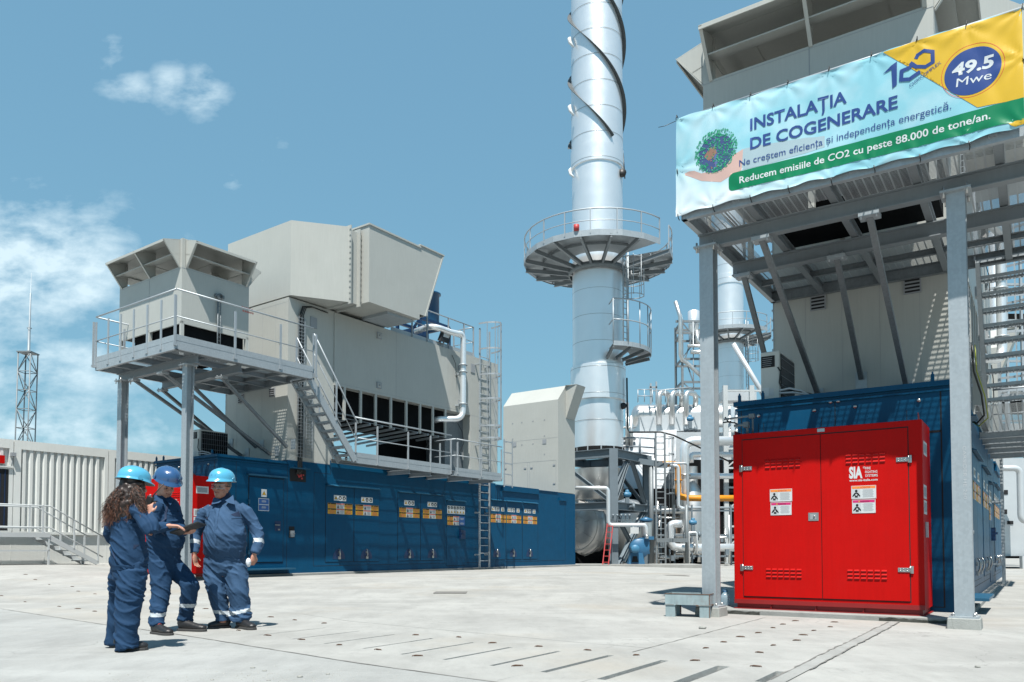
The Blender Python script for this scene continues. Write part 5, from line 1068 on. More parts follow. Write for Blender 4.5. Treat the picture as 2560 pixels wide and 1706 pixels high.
# ------------------------------------------------------------------ lightning mast
mx0, my0 = -43.9, 70; Ms = Thing('lattice_mast', 'slim grey lattice mast with a spike rising far behind the white building', 'mast', WORLD, (mx0, my0, 0))
b = MB(); s = .55; zt = 18.6
cr = [(-s, -s), (s, -s), (s, s), (-s, s)]
lean = lambda z: (z - 9) * .012
for (a, c) in cr: b.tube([(mx0 + a + lean(0), my0 + c, 0), (mx0 + a + lean(zt), my0 + c, zt)], .055, 6)
z = 5.0; k = 0
while z < zt - .2:
    z2 = z + 1.7
    for i in range(4):
        p, q = cr[i], cr[(i + 1) % 4]; z2c = min(z2, zt)
        b.tube([(mx0 + p[0] + lean(z), my0 + p[1], z), (mx0 + q[0] + lean(z), my0 + q[1], z)], .035, 5)
        a_, c_ = (p, q) if (k + i) % 2 else (q, p); b.tube([(mx0 + a_[0] + lean(z), my0 + a_[1], z), (mx0 + c_[0] + lean(z2), my0 + c_[1], z2c)], .04, 5)
    z = z2; k += 1
Ms.part('lattice', b, 'galv_dark')
b = MB(); b.box(mx0 - .65 + .1, mx0 + .65 + .1, my0 - .65, my0 + .65, zt, zt + .1); Ms.part('top_plate', b, 'galv_dark')
b = MB(); b.tube([(mx0 + .13, my0, zt), (mx0 + .16, my0, zt + .3), (mx0 + .17, my0, 21.0), (mx0 + .19, my0, 21.05), (mx0 + .2, my0, 24.1), (mx0 + .22, my0, 24.15), (mx0 + .24, my0, 26.0)], [.3, .12, .11, .085, .07, .025, .018], 8); b.lathe([(.2, 0), (.2, .06)], (mx0 + .17, my0, 20.9), 10); Ms.part('spike', b, 'galv')

# ------------------------------------------------------------------ main chimney
def chimney(name, label, cx_, cy_, sc_, zbase, ztop, deck, collar, step, group, full=True):
    T = Thing(name, label, 'chimney', WORLD, (cx_, cy_, zbase), group)
    R0 = 1.265 * sc_; b = MB(); prof = [(R0 * .99, zbase), (R0 * .99, collar - .75 * sc_), (R0 * 1.09, collar - .74 * sc_), (R0 * 1.09, collar + .95 * sc_), (R0, collar + 1.0 * sc_), (R0 * 1.01, step), (R0 * 1.06, step + .01), (R0 * 1.06, step + .9 * sc_), (R0 * 1.03, step + .92 * sc_), (R0 * 1.02, ztop)]
    [b.lathe([prof[i_], prof[i_ + 1]], (cx_, cy_, 0), 64) for i_ in range(len(prof) - 1)]; T.part('shell', b, 'clad')
    b = MB(); z = zbase + 1.3 * sc_
    while z < ztop:
        r_ = R0 * (1.09 if collar - .74 * sc_ < z < collar + .95 * sc_ else (1.06 if step < z < step + .9 * sc_ else (1.0 if z < step else 1.035)))
        b.lathe([(r_ + .004, z - .012), (r_ + .009, z), (r_ + .004, z + .012)], (cx_, cy_, 0), 64); z += 1.3 * sc_
    T.part('joint_banding', b, 'steel')
    b = MB()
    for i, z0_ in enumerate((step + 1.15, step + 1.15 + 3.45 * sc_, step + 1.15 + 6.9 * sc_)): pass
    pitch = 10.2 * sc_
    for k_ in range(3):
        b = MB(); vs = []; n = 0; z = step + 1.2 * sc_; a_start = radians(-62) - 2 * pi * (k_) / 3
        z0_ = z
        while z < ztop:
            a = a_start - 2 * pi * (z - z0_) / pitch
            for rr_, dz in ((R0 * 1.02, -.01), (R0 * 1.02 + .2 * sc_, -.01), (R0 * 1.02 + .2 * sc_, .02), (R0 * 1.02, .02)): vs.append((cx_ + rr_ * cos(a), cy_ + rr_ * sin(a), z + dz))
            n += 1; z += .2
        b.add(vs, [(4 * i + j, 4 * i + (j + 1) % 4, 4 * i + 4 + (j + 1) % 4, 4 * i + 4 + j) for i in range(n - 1) for j in range(4)] + [(0, 1, 2, 3), (4 * n - 4, 4 * n - 1, 4 * n - 2, 4 * n - 3)]); T.part('spiral_strake', b, 'strake')
    # platform: ring of radial wedges with an opening on the right
    Ro, Ri = 3.72 * sc_, 1.45 * sc_; a0, a1 = radians(-28), radians(-28 + 344)
    b = MB(); b.lathe([(Ri, deck), (Ro, deck)], (cx_, cy_, 0), 20, 0, False, a0, a1); T.part('grating_floor', b, 'galv')
    b = MB(); b.lathe([(Ro, deck - .12), (Ro + .02, deck - .12), (Ro + .02, deck + .16), (Ro, deck + .16)], (cx_, cy_, 0), 20, 0, False, a0, a1)
    T.part('ring_channel', b, 'galv')
    nb = 16
    for i in range(nb):
        a = radians(-28) + 2 * pi * i / nb * .957; ca, sa = cos(a), sin(a)
        b = MB(); b.ibeam((cx_ + (Ri - .3 * sc_) * ca, cy_ + (Ri - .3 * sc_) * sa, deck - .55 * sc_), (cx_ + Ro * ca, cy_ + Ro * sa, deck - .12), .12 * sc_, .2 * sc_); T.part('bracket', b, 'beam')
    b = MB(); am = (Ri + Ro) / 2 + .2
    for i in range(nb - 1): q = [radians(-28) + 2 * pi * (i + j) / nb * .957 for j in (0, 1)]; b.beam((cx_ + am * cos(q[0]), cy_ + am * sin(q[0]), deck - .1), (cx_ + am * cos(q[1]), cy_ + am * sin(q[1]), deck - .1), .06, .12)
    b.lathe([(Ri - .05, deck - .75 * sc_), (Ri + .02, deck - .75 * sc_), (Ri + .02, deck - .45 * sc_), (Ri - .05, deck - .45 * sc_)], (cx_, cy_, 0), 32); T.part('cross_bars', b, 'galv_dark')
    N_ = 40
    for hh, r_ in ((1.15, .035), (.6, .022)):
        b = MB(); b.tube([(cx_ + (Ro - .02) * cos(a0 + (a1 - a0) * i / N_), cy_ + (Ro - .02) * sin(a0 + (a1 - a0) * i / N_), deck + hh) for i in range(N_ + 1)], r_, 6); T.part('handrail', b, 'rail')
    b = MB(); b.box(-.025, .025, -.025, .025, 0, 1.15); T.rep('post', b, 'rail', [(cx_ + (Ro - .02) * cos(a0 + (a1 - a0) * i / 18), cy_ + (Ro - .02) * sin(a0 + (a1 - a0) * i / 18), deck, a0 + (a1 - a0) * i / 18) for i in range(19)])
    # ladder and small landing on the right
    al = radians(-38); ca, sa = cos(al), sin(al); lx, ly = cx_ + (R0 + .35) * ca, cy_ + (R0 + .35) * sa
    ld = collar + 1.6 * sc_
    b = MB()
    for o_ in (-.25, .25): b.tube([(lx - sa * o_, ly + ca * o_, ld), (lx - sa * o_, ly + ca * o_, deck + 1.1)], .035, 6)
    z = ld
    while z < deck + 1: b.tube([(lx + sa * .25, ly - ca * .25, z), (lx - sa * .25, ly + ca * .25, z)], .02, 5); z += .3
    b.box(lx + .03, lx + .10, ly, ly + .04, ld, deck)
    T.part('ladder', b, 'galv')
    b = MB()
    for z in [deck - .2 - i * .62 for i in range(4)]: b.tube([(lx + .55 * cos(t_) * 1.0 + .35, ly + .45 * sin(t_), z) for t_ in [radians(-150 + 15 * i) for i in range(21)]], .022, 5)
    for t_ in [radians(-140 + 46 * i) for i in range(7)]: b.tube([(lx + .55 * cos(t_) + .35, ly + .45 * sin(t_), deck - 2.1), (lx + .55 * cos(t_) + .35, ly + .45 * sin(t_), deck - .1)], .018, 5)
    T.part('ladder_cage', b, 'rail')
    # landing: quarter-round balcony
    q0, q1 = radians(-85), radians(5); rO = R0 + 1.12 * sc_; nn = 8
    b = MB(); b.lathe([(R0 + .05, ld), (rO, ld)], (cx_ + .25, cy_ - .1, 0), nn, 0, False, q0, q1); b.lathe([(rO, ld - .1), (rO + .02, ld - .1), (rO + .02, ld + .12), (rO, ld + .12)], (cx_ + .25, cy_ - .1, 0), nn, 0, False, q0, q1)
    lg = T.part('landing', b, 'galv')
    b = MB()
    for i in range(5): a = q0 + (q1 - q0) * i / 4; b.ibeam((cx_ + .2 + R0 * .95 * cos(a), cy_ + R0 * .95 * sin(a), ld - .4), (cx_ + .25 + rO * cos(a), cy_ - .1 + rO * sin(a), ld - .12), .1, .16)
    T.part('landing_bracket', b, 'galv_dark', lg)
    b = MB()
    for hh in (1.15, 2.15): 
        pts = [(cx_ + .25 + rO * cos(q0 + (q1 - q0) * i / 10), cy_ - .1 + rO * sin(q0 + (q1 - q0) * i / 10), ld + hh) for i in range(11)]; b.tube([(cx_ + .25 + (R0 + .2) * cos(q0), cy_ - .1 + (R0 + .2) * sin(q0), ld + hh)] + pts, .03, 6)
    for i in range(0, 11, 2): a = q0 + (q1 - q0) * i / 10; b.tube([(cx_ + .25 + rO * cos(a), cy_ - .1 + rO * sin(a), ld), (cx_ + .25 + rO * cos(a), cy_ - .1 + rO * sin(a), ld + 2.15)], .028, 5)
    T.part('landing_rail', b, 'rail', lg)
    return T, R0
CX, CY = 4.33, 39.0
T1, R0 = chimney('chimney', 'tall shiny steel chimney with spiral fins and one round platform', CX, CY, 1.0, 5.95, 33, 15.45, 9.05, 20.1, None)
b = MB(); b.tube([(CX + R0 + .1, CY - .6, collar_ := 9.4), (CX + R0 + .12, CY - .6, 6.9), (CX + R0 + .2, CY - .6, 6.7), (CX + 3.0, CY - .8, 6.68), (CX + 3.6, CY - .9, 6.5), (CX + 6.3, CY - 1.0, 5.2)], .045, 6); T1.part('cable', b, 'cable')
b = MB(); b.lathe([(.0, 0), (.16, .0), (.16, .12), (0, .14)], (CX + R0 * .93, CY - R0 * .55, 8.0), 12, axis='y'); b.tube([(CX + R0 + .02, CY - .3, 20.9), (CX + R0 + .1, CY - .3, 19.6)], .03, 6); b.lathe([(.0, 0), (.2, .0), (.2, .15), (0, .16)], (CX + R0 * .93, CY - R0 * .6, 19.7), 12, axis='y'); T1.part('inspection_port', b, 'black')
b = MB(); b.lathe([(0, 0), (.13, .02), (.13, .3), (0, .34)], (CX - 1.35, CY - 3.45, 15.6), 10); T1.part('obstruction_light', b, 'ladder_red')
b = MB()
for z, s_ in ((26.6, 1), (23.1, 1), (19.85, .8)): b.tube([(CX - R0 * .98, CY - .75, z - .5 * s_), (CX - R0 - .13, CY - .55, z - .15), (CX - R0 - .17, CY - .45, z + .1), (CX - R0 - .09, CY - .3, z + .3)], [.04, .09 * s_, .10 * s_, .03], 7)
T1.part('loose_wrap', b, 'white')
chimney('chimney', 'second steel chimney half hidden behind the banner platform column', 17.45, 62.0, .86, 9.0, 40, 17.9, 12.5 - 6, 22.0, None)
# ------------------------------------------------------------------ steel support frame of the chimney
ca, sa = cos(A_L), sin(A_L)
def fw(u_, v_, z): return (4.72 + u_ * ca + v_ * sa, 36.3 - u_ * sa + v_ * ca, z)     # u to the right, v away
Sf = Thing('support_frame', 'grey painted braced steel frame carrying the shiny chimney', 'steel frame', WORLD, fw(0, 0, .15))
for (u_, v_) in ((0, 0), (0, 3.56), (-3.56, 0), (-3.56, 3.56)): b = MB(); b.ibeam(fw(u_, v_, .1), fw(u_, v_, 5.6), .4, .4, .03, .02, up=(0, 1, 0)); b.box(fw(u_, v_, 0)[0] - .3, fw(u_, v_, 0)[0] + .3, fw(u_, v_, 0)[1] - .3, fw(u_, v_, 0)[1] + .3, .12, .18); Sf.part('column', b, 'steelframe')
for z, h_ in ((5.42, .42), (2.95, .36)):
    for (p, q) in (((0, 0), (0, 3.56)), ((-3.56, 0), (0, 0)), ((-3.56, 3.56), (0, 3.56)), ((-3.56, 0), (-3.56, 3.56))): b = MB(); b.ibeam(fw(*p, z), fw(*q, z), .24, h_, .03, .02); Sf.part('beam', b, 'steelframe')
for p, q in (((-2.8, 0, 5.1), (-.2, 0, 3.2)), ((-.15, 0, 3.2), (-.0, 1.3, 5.1)), ((0, .2, 3.2), (0, 1.5, 5.2)), ((0, 1.9, 5.2), (0, 3.3, 3.2)), ((0, .2, 2.6), (0, 2.9, .2)), ((0, 3.2, 2.8), (0, .3, -.0)), ((-1.78, 3.5, 5.1), (-.2, 3.5, 3.2))): b = MB(); b.ibeam(fw(*p), fw(*q), .17, .17, .015, .012); Sf.part('brace', b, 'steelframe')
b = MB(); b.lathe([(1.3, 0), (1.3, .35), (1.25, .35)], (CX, CY, 5.6), 32); Sf.part('base_ring', b, 'dark')
b = MB()
for i in range(12): a = 2 * pi * i / 12; b.box(CX + 1.28 * cos(a) - .03, CX + 1.28 * cos(a) + .03, CY + 1.28 * sin(a) - .03, CY + 1.28 * sin(a) + .03, 5.62, 5.95)
Sf.part('stub', b, 'galv')
b = MB(); b.lathe([(1.25, 4.9), (1.25, 3.4), (1.0, 3.35)], (CX, CY, 0), 32); Sf.part('duct_stub', b, 'clad_dull')
b = MB(); b.beam(fw(-.2, 1.4, .3), fw(-.2, 4.2, 3.1), .12, .1); b.beam(fw(-.5, 1.4, .3), fw(-.5, 4.2, 3.1), .12, .1); Sf.part('strut_pair', b, 'white_steel')
# side platform and caged ladder right of the frame
Pl = Thing('access_platform', 'small grey steel access platform with rail and caged ladder beside the chimney frame', 'platform', WORLD, (6.9, 38.2, .1))
b = MB(); b.beam((5.6, 39.2, 5.5), (7.5, 38.6, 5.15), 1.2, .12); b.beam((5.5, 38.6, 5.4), (7.6, 38.0, 5.0), .1, .25); Pl.part('deck', b, 'steelframe')
b = MB()
for hh in (.95, .5, .2): b.tube([(5.6, 39, 5.55 + hh), (6.4, 38.9, 5.55 + hh), (7.0, 38.6, 5.45 + hh), (7.05, 38.2, 5.4 + hh)], .035, 6)
b.tube([(6.4, 38.9, 5.5), (6.4, 38.9, 6.5)], .06, 6); b.tube([(7.05, 38.3, 5.4), (7.05, 38.3, 6.4)], .05, 6); Pl.part('handrail', b, 'steelframe')
b = MB()
for x in (7.02, 7.46): b.box(x - .04, x + .04, 37.9, 37.98, .1, 6.6)
z = .4
while z < 6.4: b.tube([(7.02, 37.94, z), (7.46, 37.94, z)], .022, 5); z += .3
Pl.part('ladder', b, 'galv_dark')
b = MB()
for z in (6.3, 5.5, 4.6, 3.6, 2.4): b.tube([(7.5 + .0 + .32 * sin(t_), 37.9 - .35 + .35 * cos(t_), z) for t_ in [pi * i / 8 for i in range(9)]], .025, 5)
for t_ in (.5, 1.2, 1.9, 2.6): b.tube([(7.5 + .32 * sin(t_), 37.55 + .35 * cos(t_), 2.3), (7.5 + .32 * sin(t_), 37.55 + .35 * cos(t_), 6.3)], .018, 5)
Pl.part('ladder_cage', b, 'galv_dark')
b = MB(); b.beam((7.0, 37.9, 1.35), (8.6, 38.2, 1.35), .15, .2); b.tube([(6.85, 38.3, .1), (6.85, 38.3, 5.1)], .12, 6); b.tube([(8.6, 38.4, .1), (8.6, 38.4, 3.1)], .09, 6); Pl.part('leg', b, 'galv_dark')
# ------------------------------------------------------------------ horizontal tank
Tk = Thing('horizontal_tank', 'large horizontal polished metal tank with domed end behind the blue enclosure', 'tank', WORLD, (3.2, 41, .2))
b = MB(); ax_ = Vector((sa, ca, 0)); cx0 = Vector((3.35, 39.6, 2.15)); Rk = 1.60
def tank(b, c, ax_, R_, L_, n=40):
    prof = [(0, -.55), (R_ * .35, -.52), (R_ * .62, -.42), (R_ * .84, -.26), (R_ * .96, -.1), (R_, 0), (R_, L_)]; u = Vector((ax_.y, -ax_.x, 0)); vs = []
    for r_, d in prof:
        for j in range(n): a = 2 * pi * j / n; vs.append(c + ax_ * d + u * (r_ * cos(a)) + Vector((0, 0, r_ * sin(a))))
    b.add(vs, [(i * n + j, i * n + (j + 1) % n, (i + 1) * n + (j + 1) % n, (i + 1) * n + j) for i in range(len(prof) - 1) for j in range(n)], 0, True)
tank(b, cx0, ax_, Rk, 6); Tk.part('shell', b, 'clad_dull')
b = MB(); u = Vector((ax_.y, -ax_.x, 0))
for d, R_ in ((0.02, Rk + .015), (.5, Rk + .02), (-.3, Rk * .8 + .02)): b.tube([cx0 + ax_ * d + u * (R_ * cos(2 * pi * j / 48)) + Vector((0, 0, R_ * sin(2 * pi * j / 48))) for j in range(48)], .02, 5, closed=True)
for j in range(8): a = 2 * pi * j / 8 + .2; b.tube([cx0 + ax_ * d + u * (r_ * cos(a)) + Vector((0, 0, r_ * sin(a))) for r_, d in ((.1, -.57), (Rk * .62, -.44), (Rk * .96, -.12))], .012, 4)
Tk.part('seam_bands', b, 'steel')
b = MB(); b.box(2.2, 5.4, 39.4, 41.5, .1, .75); Tk.part('saddle', b, 'dark')
# ------------------------------------------------------------------ small pipework things
def pipe(name, label, pts, r_, m_, cat='pipe', flanges=(), fm='steel', group=None):
    T = Thing(name, label, cat, WORLD, pts[0], group); pp = [Vector(p) for p in pts]; out = [pp[0]]
    for i in range(1, len(pp) - 1):
        d0 = (pp[i - 1] - pp[i]); d1 = (pp[i + 1] - pp[i]); k_ = min(r_ * 2.2, d0.length * .45, d1.length * .45); a = pp[i] + d0.normalized() * k_; c = pp[i] + d1.normalized() * k_
        out += [a * (1 - t_) ** 2 + pp[i] * 2 * t_ * (1 - t_) + c * t_ * t_ for t_ in [j / 5 for j in range(6)]]
    out.append(pp[-1]); b = MB(); b.tube(out, r_, 14); T.part('pipe', b, m_)
    if flanges:
        b = MB()
        for (i, f_) in flanges:
            c = pp[i].lerp(pp[i + 1], f_); d = (pp[i + 1] - pp[i]).normalized(); b.tube([c - d * .03, c + d * .03], r_ * 1.35, 14)
        T.part('flange', b, fm)
    return T
pipe('water_pipe', 'thin silver pipe looping down in front of the chimney frame column', [(2.6, 35.6, 3.72), (4.40, 35.6, 3.72), (4.40, 35.6, 2.03), (6.12, 35.6, 2.03), (6.15, 35.6, 1.4)], .085, 'clad', flanges=((3, .8),))
pipe('gas_pipe', 'bright yellow gas pipe dropping behind the caged ladder', [(7.7, 42, 5.52), (8.97, 42, 5.52), (8.97, 42, 3.75), (9.6, 42, 3.66), (12.6, 42, 3.66)], .17, 'yellow_pipe', flanges=((1, .5), (3, .4)), fm='yellow_pipe')
pipe('steam_pipe', 'thick silver pipe turning down beside the yellow gas pipe', [(12.5, 42.6, 6.85), (9.45, 42.6, 6.85), (9.45, 42.6, .6)], .26, 'clad', flanges=((0, .5), (1, .3), (1, .6)))
pipe('steam_pipe', 'slimmer silver pipe running level just below the thick steam pipe', [(12.5, 43, 6.15), (9.9, 43, 6.15), (9.9, 43, 5.7)], .16, 'clad')
pipe('condensate_pipe', 'thin grey pipe framing the yellow pipe with square bends', [(7.6, 41, 5.44), (9.25, 41, 5.44), (9.25, 41, 3.1), (12, 41, 3.1)], .06, 'galv')
pipe('condensate_pipe', 'thin silver pipe hanging straight left of the yellow drop', [(8.3, 40.8, 5.3), (8.72, 40.8, 5.3), (8.72, 40.8, 3.1), (9.2, 40.8, 3.02)], .085, 'clad')
pipe('suction_pipe', 'fat bent silver pipe low behind the caged ladder', [(8.6, 39.5, 2.2), (8.0, 39.5, 2.2), (8.0, 39.5, 1.0), (12.0, 39.8, 1.0)], .20, 'clad', flanges=((2, .3),))
pipe('level_pipe', 'long silver pipe running left to right through white framework', [(9.7, 43.5, 5.0), (13.3, 43.5, 5.0)], .17, 'clad')
pipe('drain_pipe', 'small silver inverted-U drain pipe near the ground by the white framework', [(8.75, 38.6, .2), (8.75, 38.6, 1.75), (9.15, 38.6, 1.75), (9.15, 38.6, .7)], .05, 'clad')
# blue pump skid
Pu = Thing('blower', 'blue blower with round motor at the foot of the chimney frame', 'blower', WORLD, (5.7, 35.8, .12))
b = MB(); b.hexa([(5.28, 35.5, .2), (6.05, 35.5, .2), (6.05, 36.1, .2), (5.28, 36.1, .2)], [(5.42, 35.55, .75), (5.95, 35.55, .75), (5.95, 36.05, .75), (5.42, 36.05, .75)]); Pu.part('stand', b, 'pump')
b = MB(); b.hexa([(5.45, 35.49, .33), (5.74, 35.49, .33), (5.74, 35.5, .33), (5.45, 35.5, .33)], [(5.5, 35.53, .6), (5.69, 35.53, .6), (5.69, 35.55, .6), (5.5, 35.55, .6)]); Pu.part('opening', b, 'seam')
b = MB(); b.lathe([(0, .0), (.42, 0), (.46, .05), (.46, .45), (.42, .5), (0, .5)], (5.85, 35.7, .95), 28, axis='y'); b.box(5.85, 6.3, 35.75, 36.15, .7, 1.45); b.box(6.05, 6.5, 35.7, 36.2, 1.35, 1.5); Pu.part('volute', b, 'pump')
b = MB(); b.lathe([(0, 0), (.17, .0), (.19, .03), (.19, .5), (.0, .5)], (5.57, 35.2, .93), 20, axis='y'); Pu.part('motor', b, 'act_blue')
b = MB(); b.lathe([(.27, 1.5), (.27, 2.15)], (6.2, 36.1, 0), 20); Pu.part('silencer', b, 'clad_dull'); b = MB(); b.lathe([(.28, 2.2), (.34, 2.3), (0, 2.42)], (6.2, 36.1, 0), 20); b.lathe([(.2, 2.1), (.2, 2.3)], (6.2, 36.1, 0), 12); Pu.part('rain_cap', b, 'pump')
b = MB(); b.box(5.05, 6.65, 35.2, 36.5, .0, .24); Pu.part('plinth', b, 'slab')
# red ladder
Rl = Thing('step_ladder', 'small red step ladder leaning against the chimney frame column', 'ladder', WORLD, (4.3, 35.2, .15))
for o_ in (0, .26):
    b = MB(); b.beam((4.05 + o_, 34.9, .2), (4.36 + o_, 35.6, 2.1), .035, .05); Rl.part('stile', b, 'ladder_red')
b = MB()
for i in range(7): t_ = (i + .5) / 7; b.beam((4.05 + .31 * t_, 34.9 + .7 * t_, .2 + 1.9 * t_), (4.31 + .31 * t_, 34.9 + .7 * t_, .2 + 1.9 * t_), .05, .03)
Rl.part('rungs', b, 'ladder_red')
b = MB(); b.box(2.9, 8.6, 34.8, 37.3, 0.05, .23); single('foundation_slab', 'low concrete slab under the chimney frame and blue blower', 'slab', WORLD, (5.5, 36, .1), b, 'slab')
# instrument rack
Ir = Thing('instrument_rack', 'row of small gauges on a rack in front of the chimney frame', 'instrument rack', WORLD, (5.0, 36.0, 2))
b = MB()
for i in range(5): x = 4.65 + i * .19; b.box(x, x + .05, 36.0, 36.05, 2.1, 2.45); b.lathe([(0, 0), (.06, 0), (.06, .05), (0, .05)], (x + .02, 35.95, 2.48), 10, axis='y')
b.box(4.6, 5.6, 36, 36.05, 2.25, 2.28); b.box(4.6, 5.6, 36, 36.05, 2.12, 2.15); b.box(4.6, 4.64, 36.0, 36.05, .2, 2.4); Ir.part('gauges', b, 'steelframe')
b = MB(); b.box(5.6, 6.0, 36.9, 37.0, 1.65, 1.95); Ir.part('meter_box', b, 'white')
for (x, y, z, lb) in ((5.55, 37.5, 3.55, 'blue valve actuator hanging under the chimney frame beam'), (9.05, 39.0, 2.25, 'blue valve actuator above the low silver pipe by the white framework'), (10.1, 44.0, 8.3, 'blue valve actuator on top of the white wrapped boiler')):
    b = MB(); b.lathe([(0, -.2), (.1, -.18), (.13, -.1), (.13, .08), (.09, .18), (0, .2)], (x, y, z), 16, axis='x'); b.lathe([(.1, .0), (.1, .14), (.07, .18)], (x, y, z + .05), 12); va = Thing('valve_actuator', lb, 'valve', WORLD, (x, y, z), 'blue valve actuators in the pipework'); va.part('housing', b, 'act_blue')
    b = MB(); b.box(x - .09, x + .09, y - .09, y + .09, z - .55, z - .15); b.lathe([(0, -.35), (.16, -.35), (.16, -.25), (.08, -.25), (.08, .25), (.16, .25), (.16, .35), (0, .35)], (x, y, z - .6), 12, axis='x'); va.part('valve_body', b, 'steelframe')
# ------------------------------------------------------------------ boiler behind
Bo = Thing('heat_recovery_boiler', 'metal-clad boiler with horizontal drum and white wrap sheet behind the chimney frame', 'boiler', WORLD, (9, 46, 0))
b = MB(); b.hexa([(7.9, 48, 8.0), (12.4, 48, 8.4), (12.4, 52, 8.4), (7.9, 52, 8.0)], [(7.9, 48, 9.1), (12.4, 48, 9.45), (12.4, 52, 9.45), (7.9, 52, 9.1)]); b.box(7.3, 13.5, 47, 53, .2, 8.0); Bo.part('casing', b, 'clad_white')
for i in range(8): b = MB(); b.beam((7.95 + i * .55, 47.95, 8.45), (8.5 + i * .55, 47.95, 9.1), .04, .05)
b = MB()
for i in range(8): b.beam((7.95 + i * .55, 47.97, 8.3), (8.2 + i * .55, 47.97, 9.1), .05, .05) if i % 2 else b.beam((7.95 + i * .55, 47.97, 9.1), (8.2 + i * .55, 47.97, 8.3), .05, .05)
Bo.part('stiffeners', b, 'galv')
b = MB()
def rbox(pts, back, mi=0): b.prism(pts, back, mi)
gm = [(6.3, 45, 6.6), (7.0, 45, 7.9), (9.95, 45, 8.15), (9.75, 45, 6.4), (9.0, 45, 5.0), (8.5, 45, 4.0), (7.2, 45, 3.0), (6.3, 45, 3.0)]
n_ = 14; bm = bmesh.new(); f0 = bm.faces.new([bm.verts.new(p) for p in gm]); ext = bmesh.ops.extrude_face_region(bm, geom=[f0]); bmesh.ops.translate(bm, verts=[v for v in ext['geom'] if isinstance(v, bmesh.types.BMVert)], vec=(0, 2.5, 0)); bmesh.ops.triangulate(bm, faces=bm.faces)
for _ in range(4): bmesh.ops.subdivide_edges(bm, edges=[e for e in bm.edges if e.calc_length() > .3], cuts=1); bmesh.ops.triangulate(bm, faces=bm.faces)
for v in bm.verts:
    q_ = v.co.copy(); v.co.y += (q_.z - 3) * .38 + .16 * noise.noise(Vector((q_.x * .9 + q_.z * .4, q_.y, q_.z * .55))) + .05 * noise.noise(Vector((q_.x * 3 + q_.z, q_.y, q_.z * 1.2))); v.co.z += .04 * noise.noise(q_ * 2)
b.add([tuple(v.co) for v in bm.verts], [tuple(v.index for v in f.verts) for f in bm.faces] if not bm.verts.index_update() else []); bm.free(); Bo.part('wrap_sheet', b, 'tarp')
b = MB(); b.lathe([(0, 7.55), (.3, 7.6), (.6, 7.75), (.72, 8.0), (.72, 13.5)], (0, 49.2, 9.35), 28, axis='x'); Bo.part('drum', b, 'clad_dull')
b = MB()
for x in (8.6, 9.5, 10.1, 11.0, 11.15): b.lathe([(.74, x), (.75, x + .04)], (0, 49.2, 9.35), 28, axis='x')
Bo.part('drum_bands', b, 'steel')
for i, x in enumerate((9.08, 9.88, 10.75)): pipe('riser_pipe', ['left', 'middle', 'right'][i] + ' of three silver riser pipes arching over the boiler drum', [(x, 47.9, 8.6), (x, 47.9, 10.62), (x + .78, 48.5, 10.62), (x + .78, 48.9, 9.6)], .165, 'clad_dull', group='three arching riser pipes')
b = MB(); 
for x in (7.8, 8.2, 8.7, 9.5, 10.4): b.tube([(x, 48, 10.0), (x, 48, 10.8)], .03, 5)
for z in (10.8, 10.4): b.tube([(7.8, 48, z), (8.7, 48, z)], .03, 5)
b.tube([(8.7, 49, 10.9), (11.3, 49, 11.15)], .04, 5); b.box(8.55, 8.65, 48, 48.1, 9.9, 11.2); b.box(8.9, 9.0, 48, 48.1, 9.9, 11.3); b.box(8.5, 9.0, 48, 48.1, 10.9, 11.0); Bo.part('top_rail', b, 'rail')
b = MB()
for x, z0_, z1_ in ((6.3, 6.5, 9.8), (6.55, 6.5, 9.2), (6.9, 7, 9.7), (7.15, 7, 8.9)): b.tube([(x, 46.5, z0_), (x, 46.5, z1_)], .11, 8)
b.tube([(5.6, 46.5, 7.6), (7.4, 46.5, 7.5)], .09, 8); b.tube([(5.6, 46.5, 8.2), (7.4, 46.5, 8.2)], .06, 8); b.box(5.6, 7.4, 46.6, 46.8, 6.6, 6.8); Bo.part('valve_tree', b, 'clad_dull')
# dark machinery mass under boiler
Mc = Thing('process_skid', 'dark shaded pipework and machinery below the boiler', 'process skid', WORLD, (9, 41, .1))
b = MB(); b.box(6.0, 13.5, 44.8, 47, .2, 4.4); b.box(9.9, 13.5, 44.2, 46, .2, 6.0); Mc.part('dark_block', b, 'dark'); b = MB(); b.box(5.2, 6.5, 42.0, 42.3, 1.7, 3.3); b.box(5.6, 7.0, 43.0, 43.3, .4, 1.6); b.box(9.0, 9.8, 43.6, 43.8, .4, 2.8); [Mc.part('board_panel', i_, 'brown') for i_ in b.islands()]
r6 = random.Random(21)
b = MB()
for i in range(34):
    x = r6.uniform(6.9, 12.6); y = r6.uniform(39.5, 44.5); z = r6.uniform(.4, 3.2); l_ = r6.uniform(.5, 1.8); r_ = r6.choice([.04, .06, .09, .14])
    k_ = r6.random()
    if k_ < .45: b.tube([(x, y, z), (x + l_, y, z)], r_, 8)
    elif k_ < .85: b.tube([(x, y, .2), (x, y, z)], r_, 8)
    else: b.tube([(x, y, z), (x + .3, y, z), (x + .3, y, z + .6)], r_, 8)
Mc.part('small_pipes', b, 'clad_dull')
b = MB()
for i in range(20):
    x = r6.uniform(6.9, 12.6); y = r6.uniform(38.8, 43); z = r6.uniform(.3, 1.5); s_ = r6.uniform(.1, .25); b.box(x, x + s_, y, y + s_, z, z + s_ * 1.5)
for x in (7.6, 8.3, 9.2, 10.3, 11.2): b.box(x, x + .08, 40, 40.1, .1, 3.2)
for z in (.5, 1.6, 2.9): b.box(7.0, 12.4, 41.0, 41.08, z, z + .1)
Mc.part('brackets', b, 'steelframe')
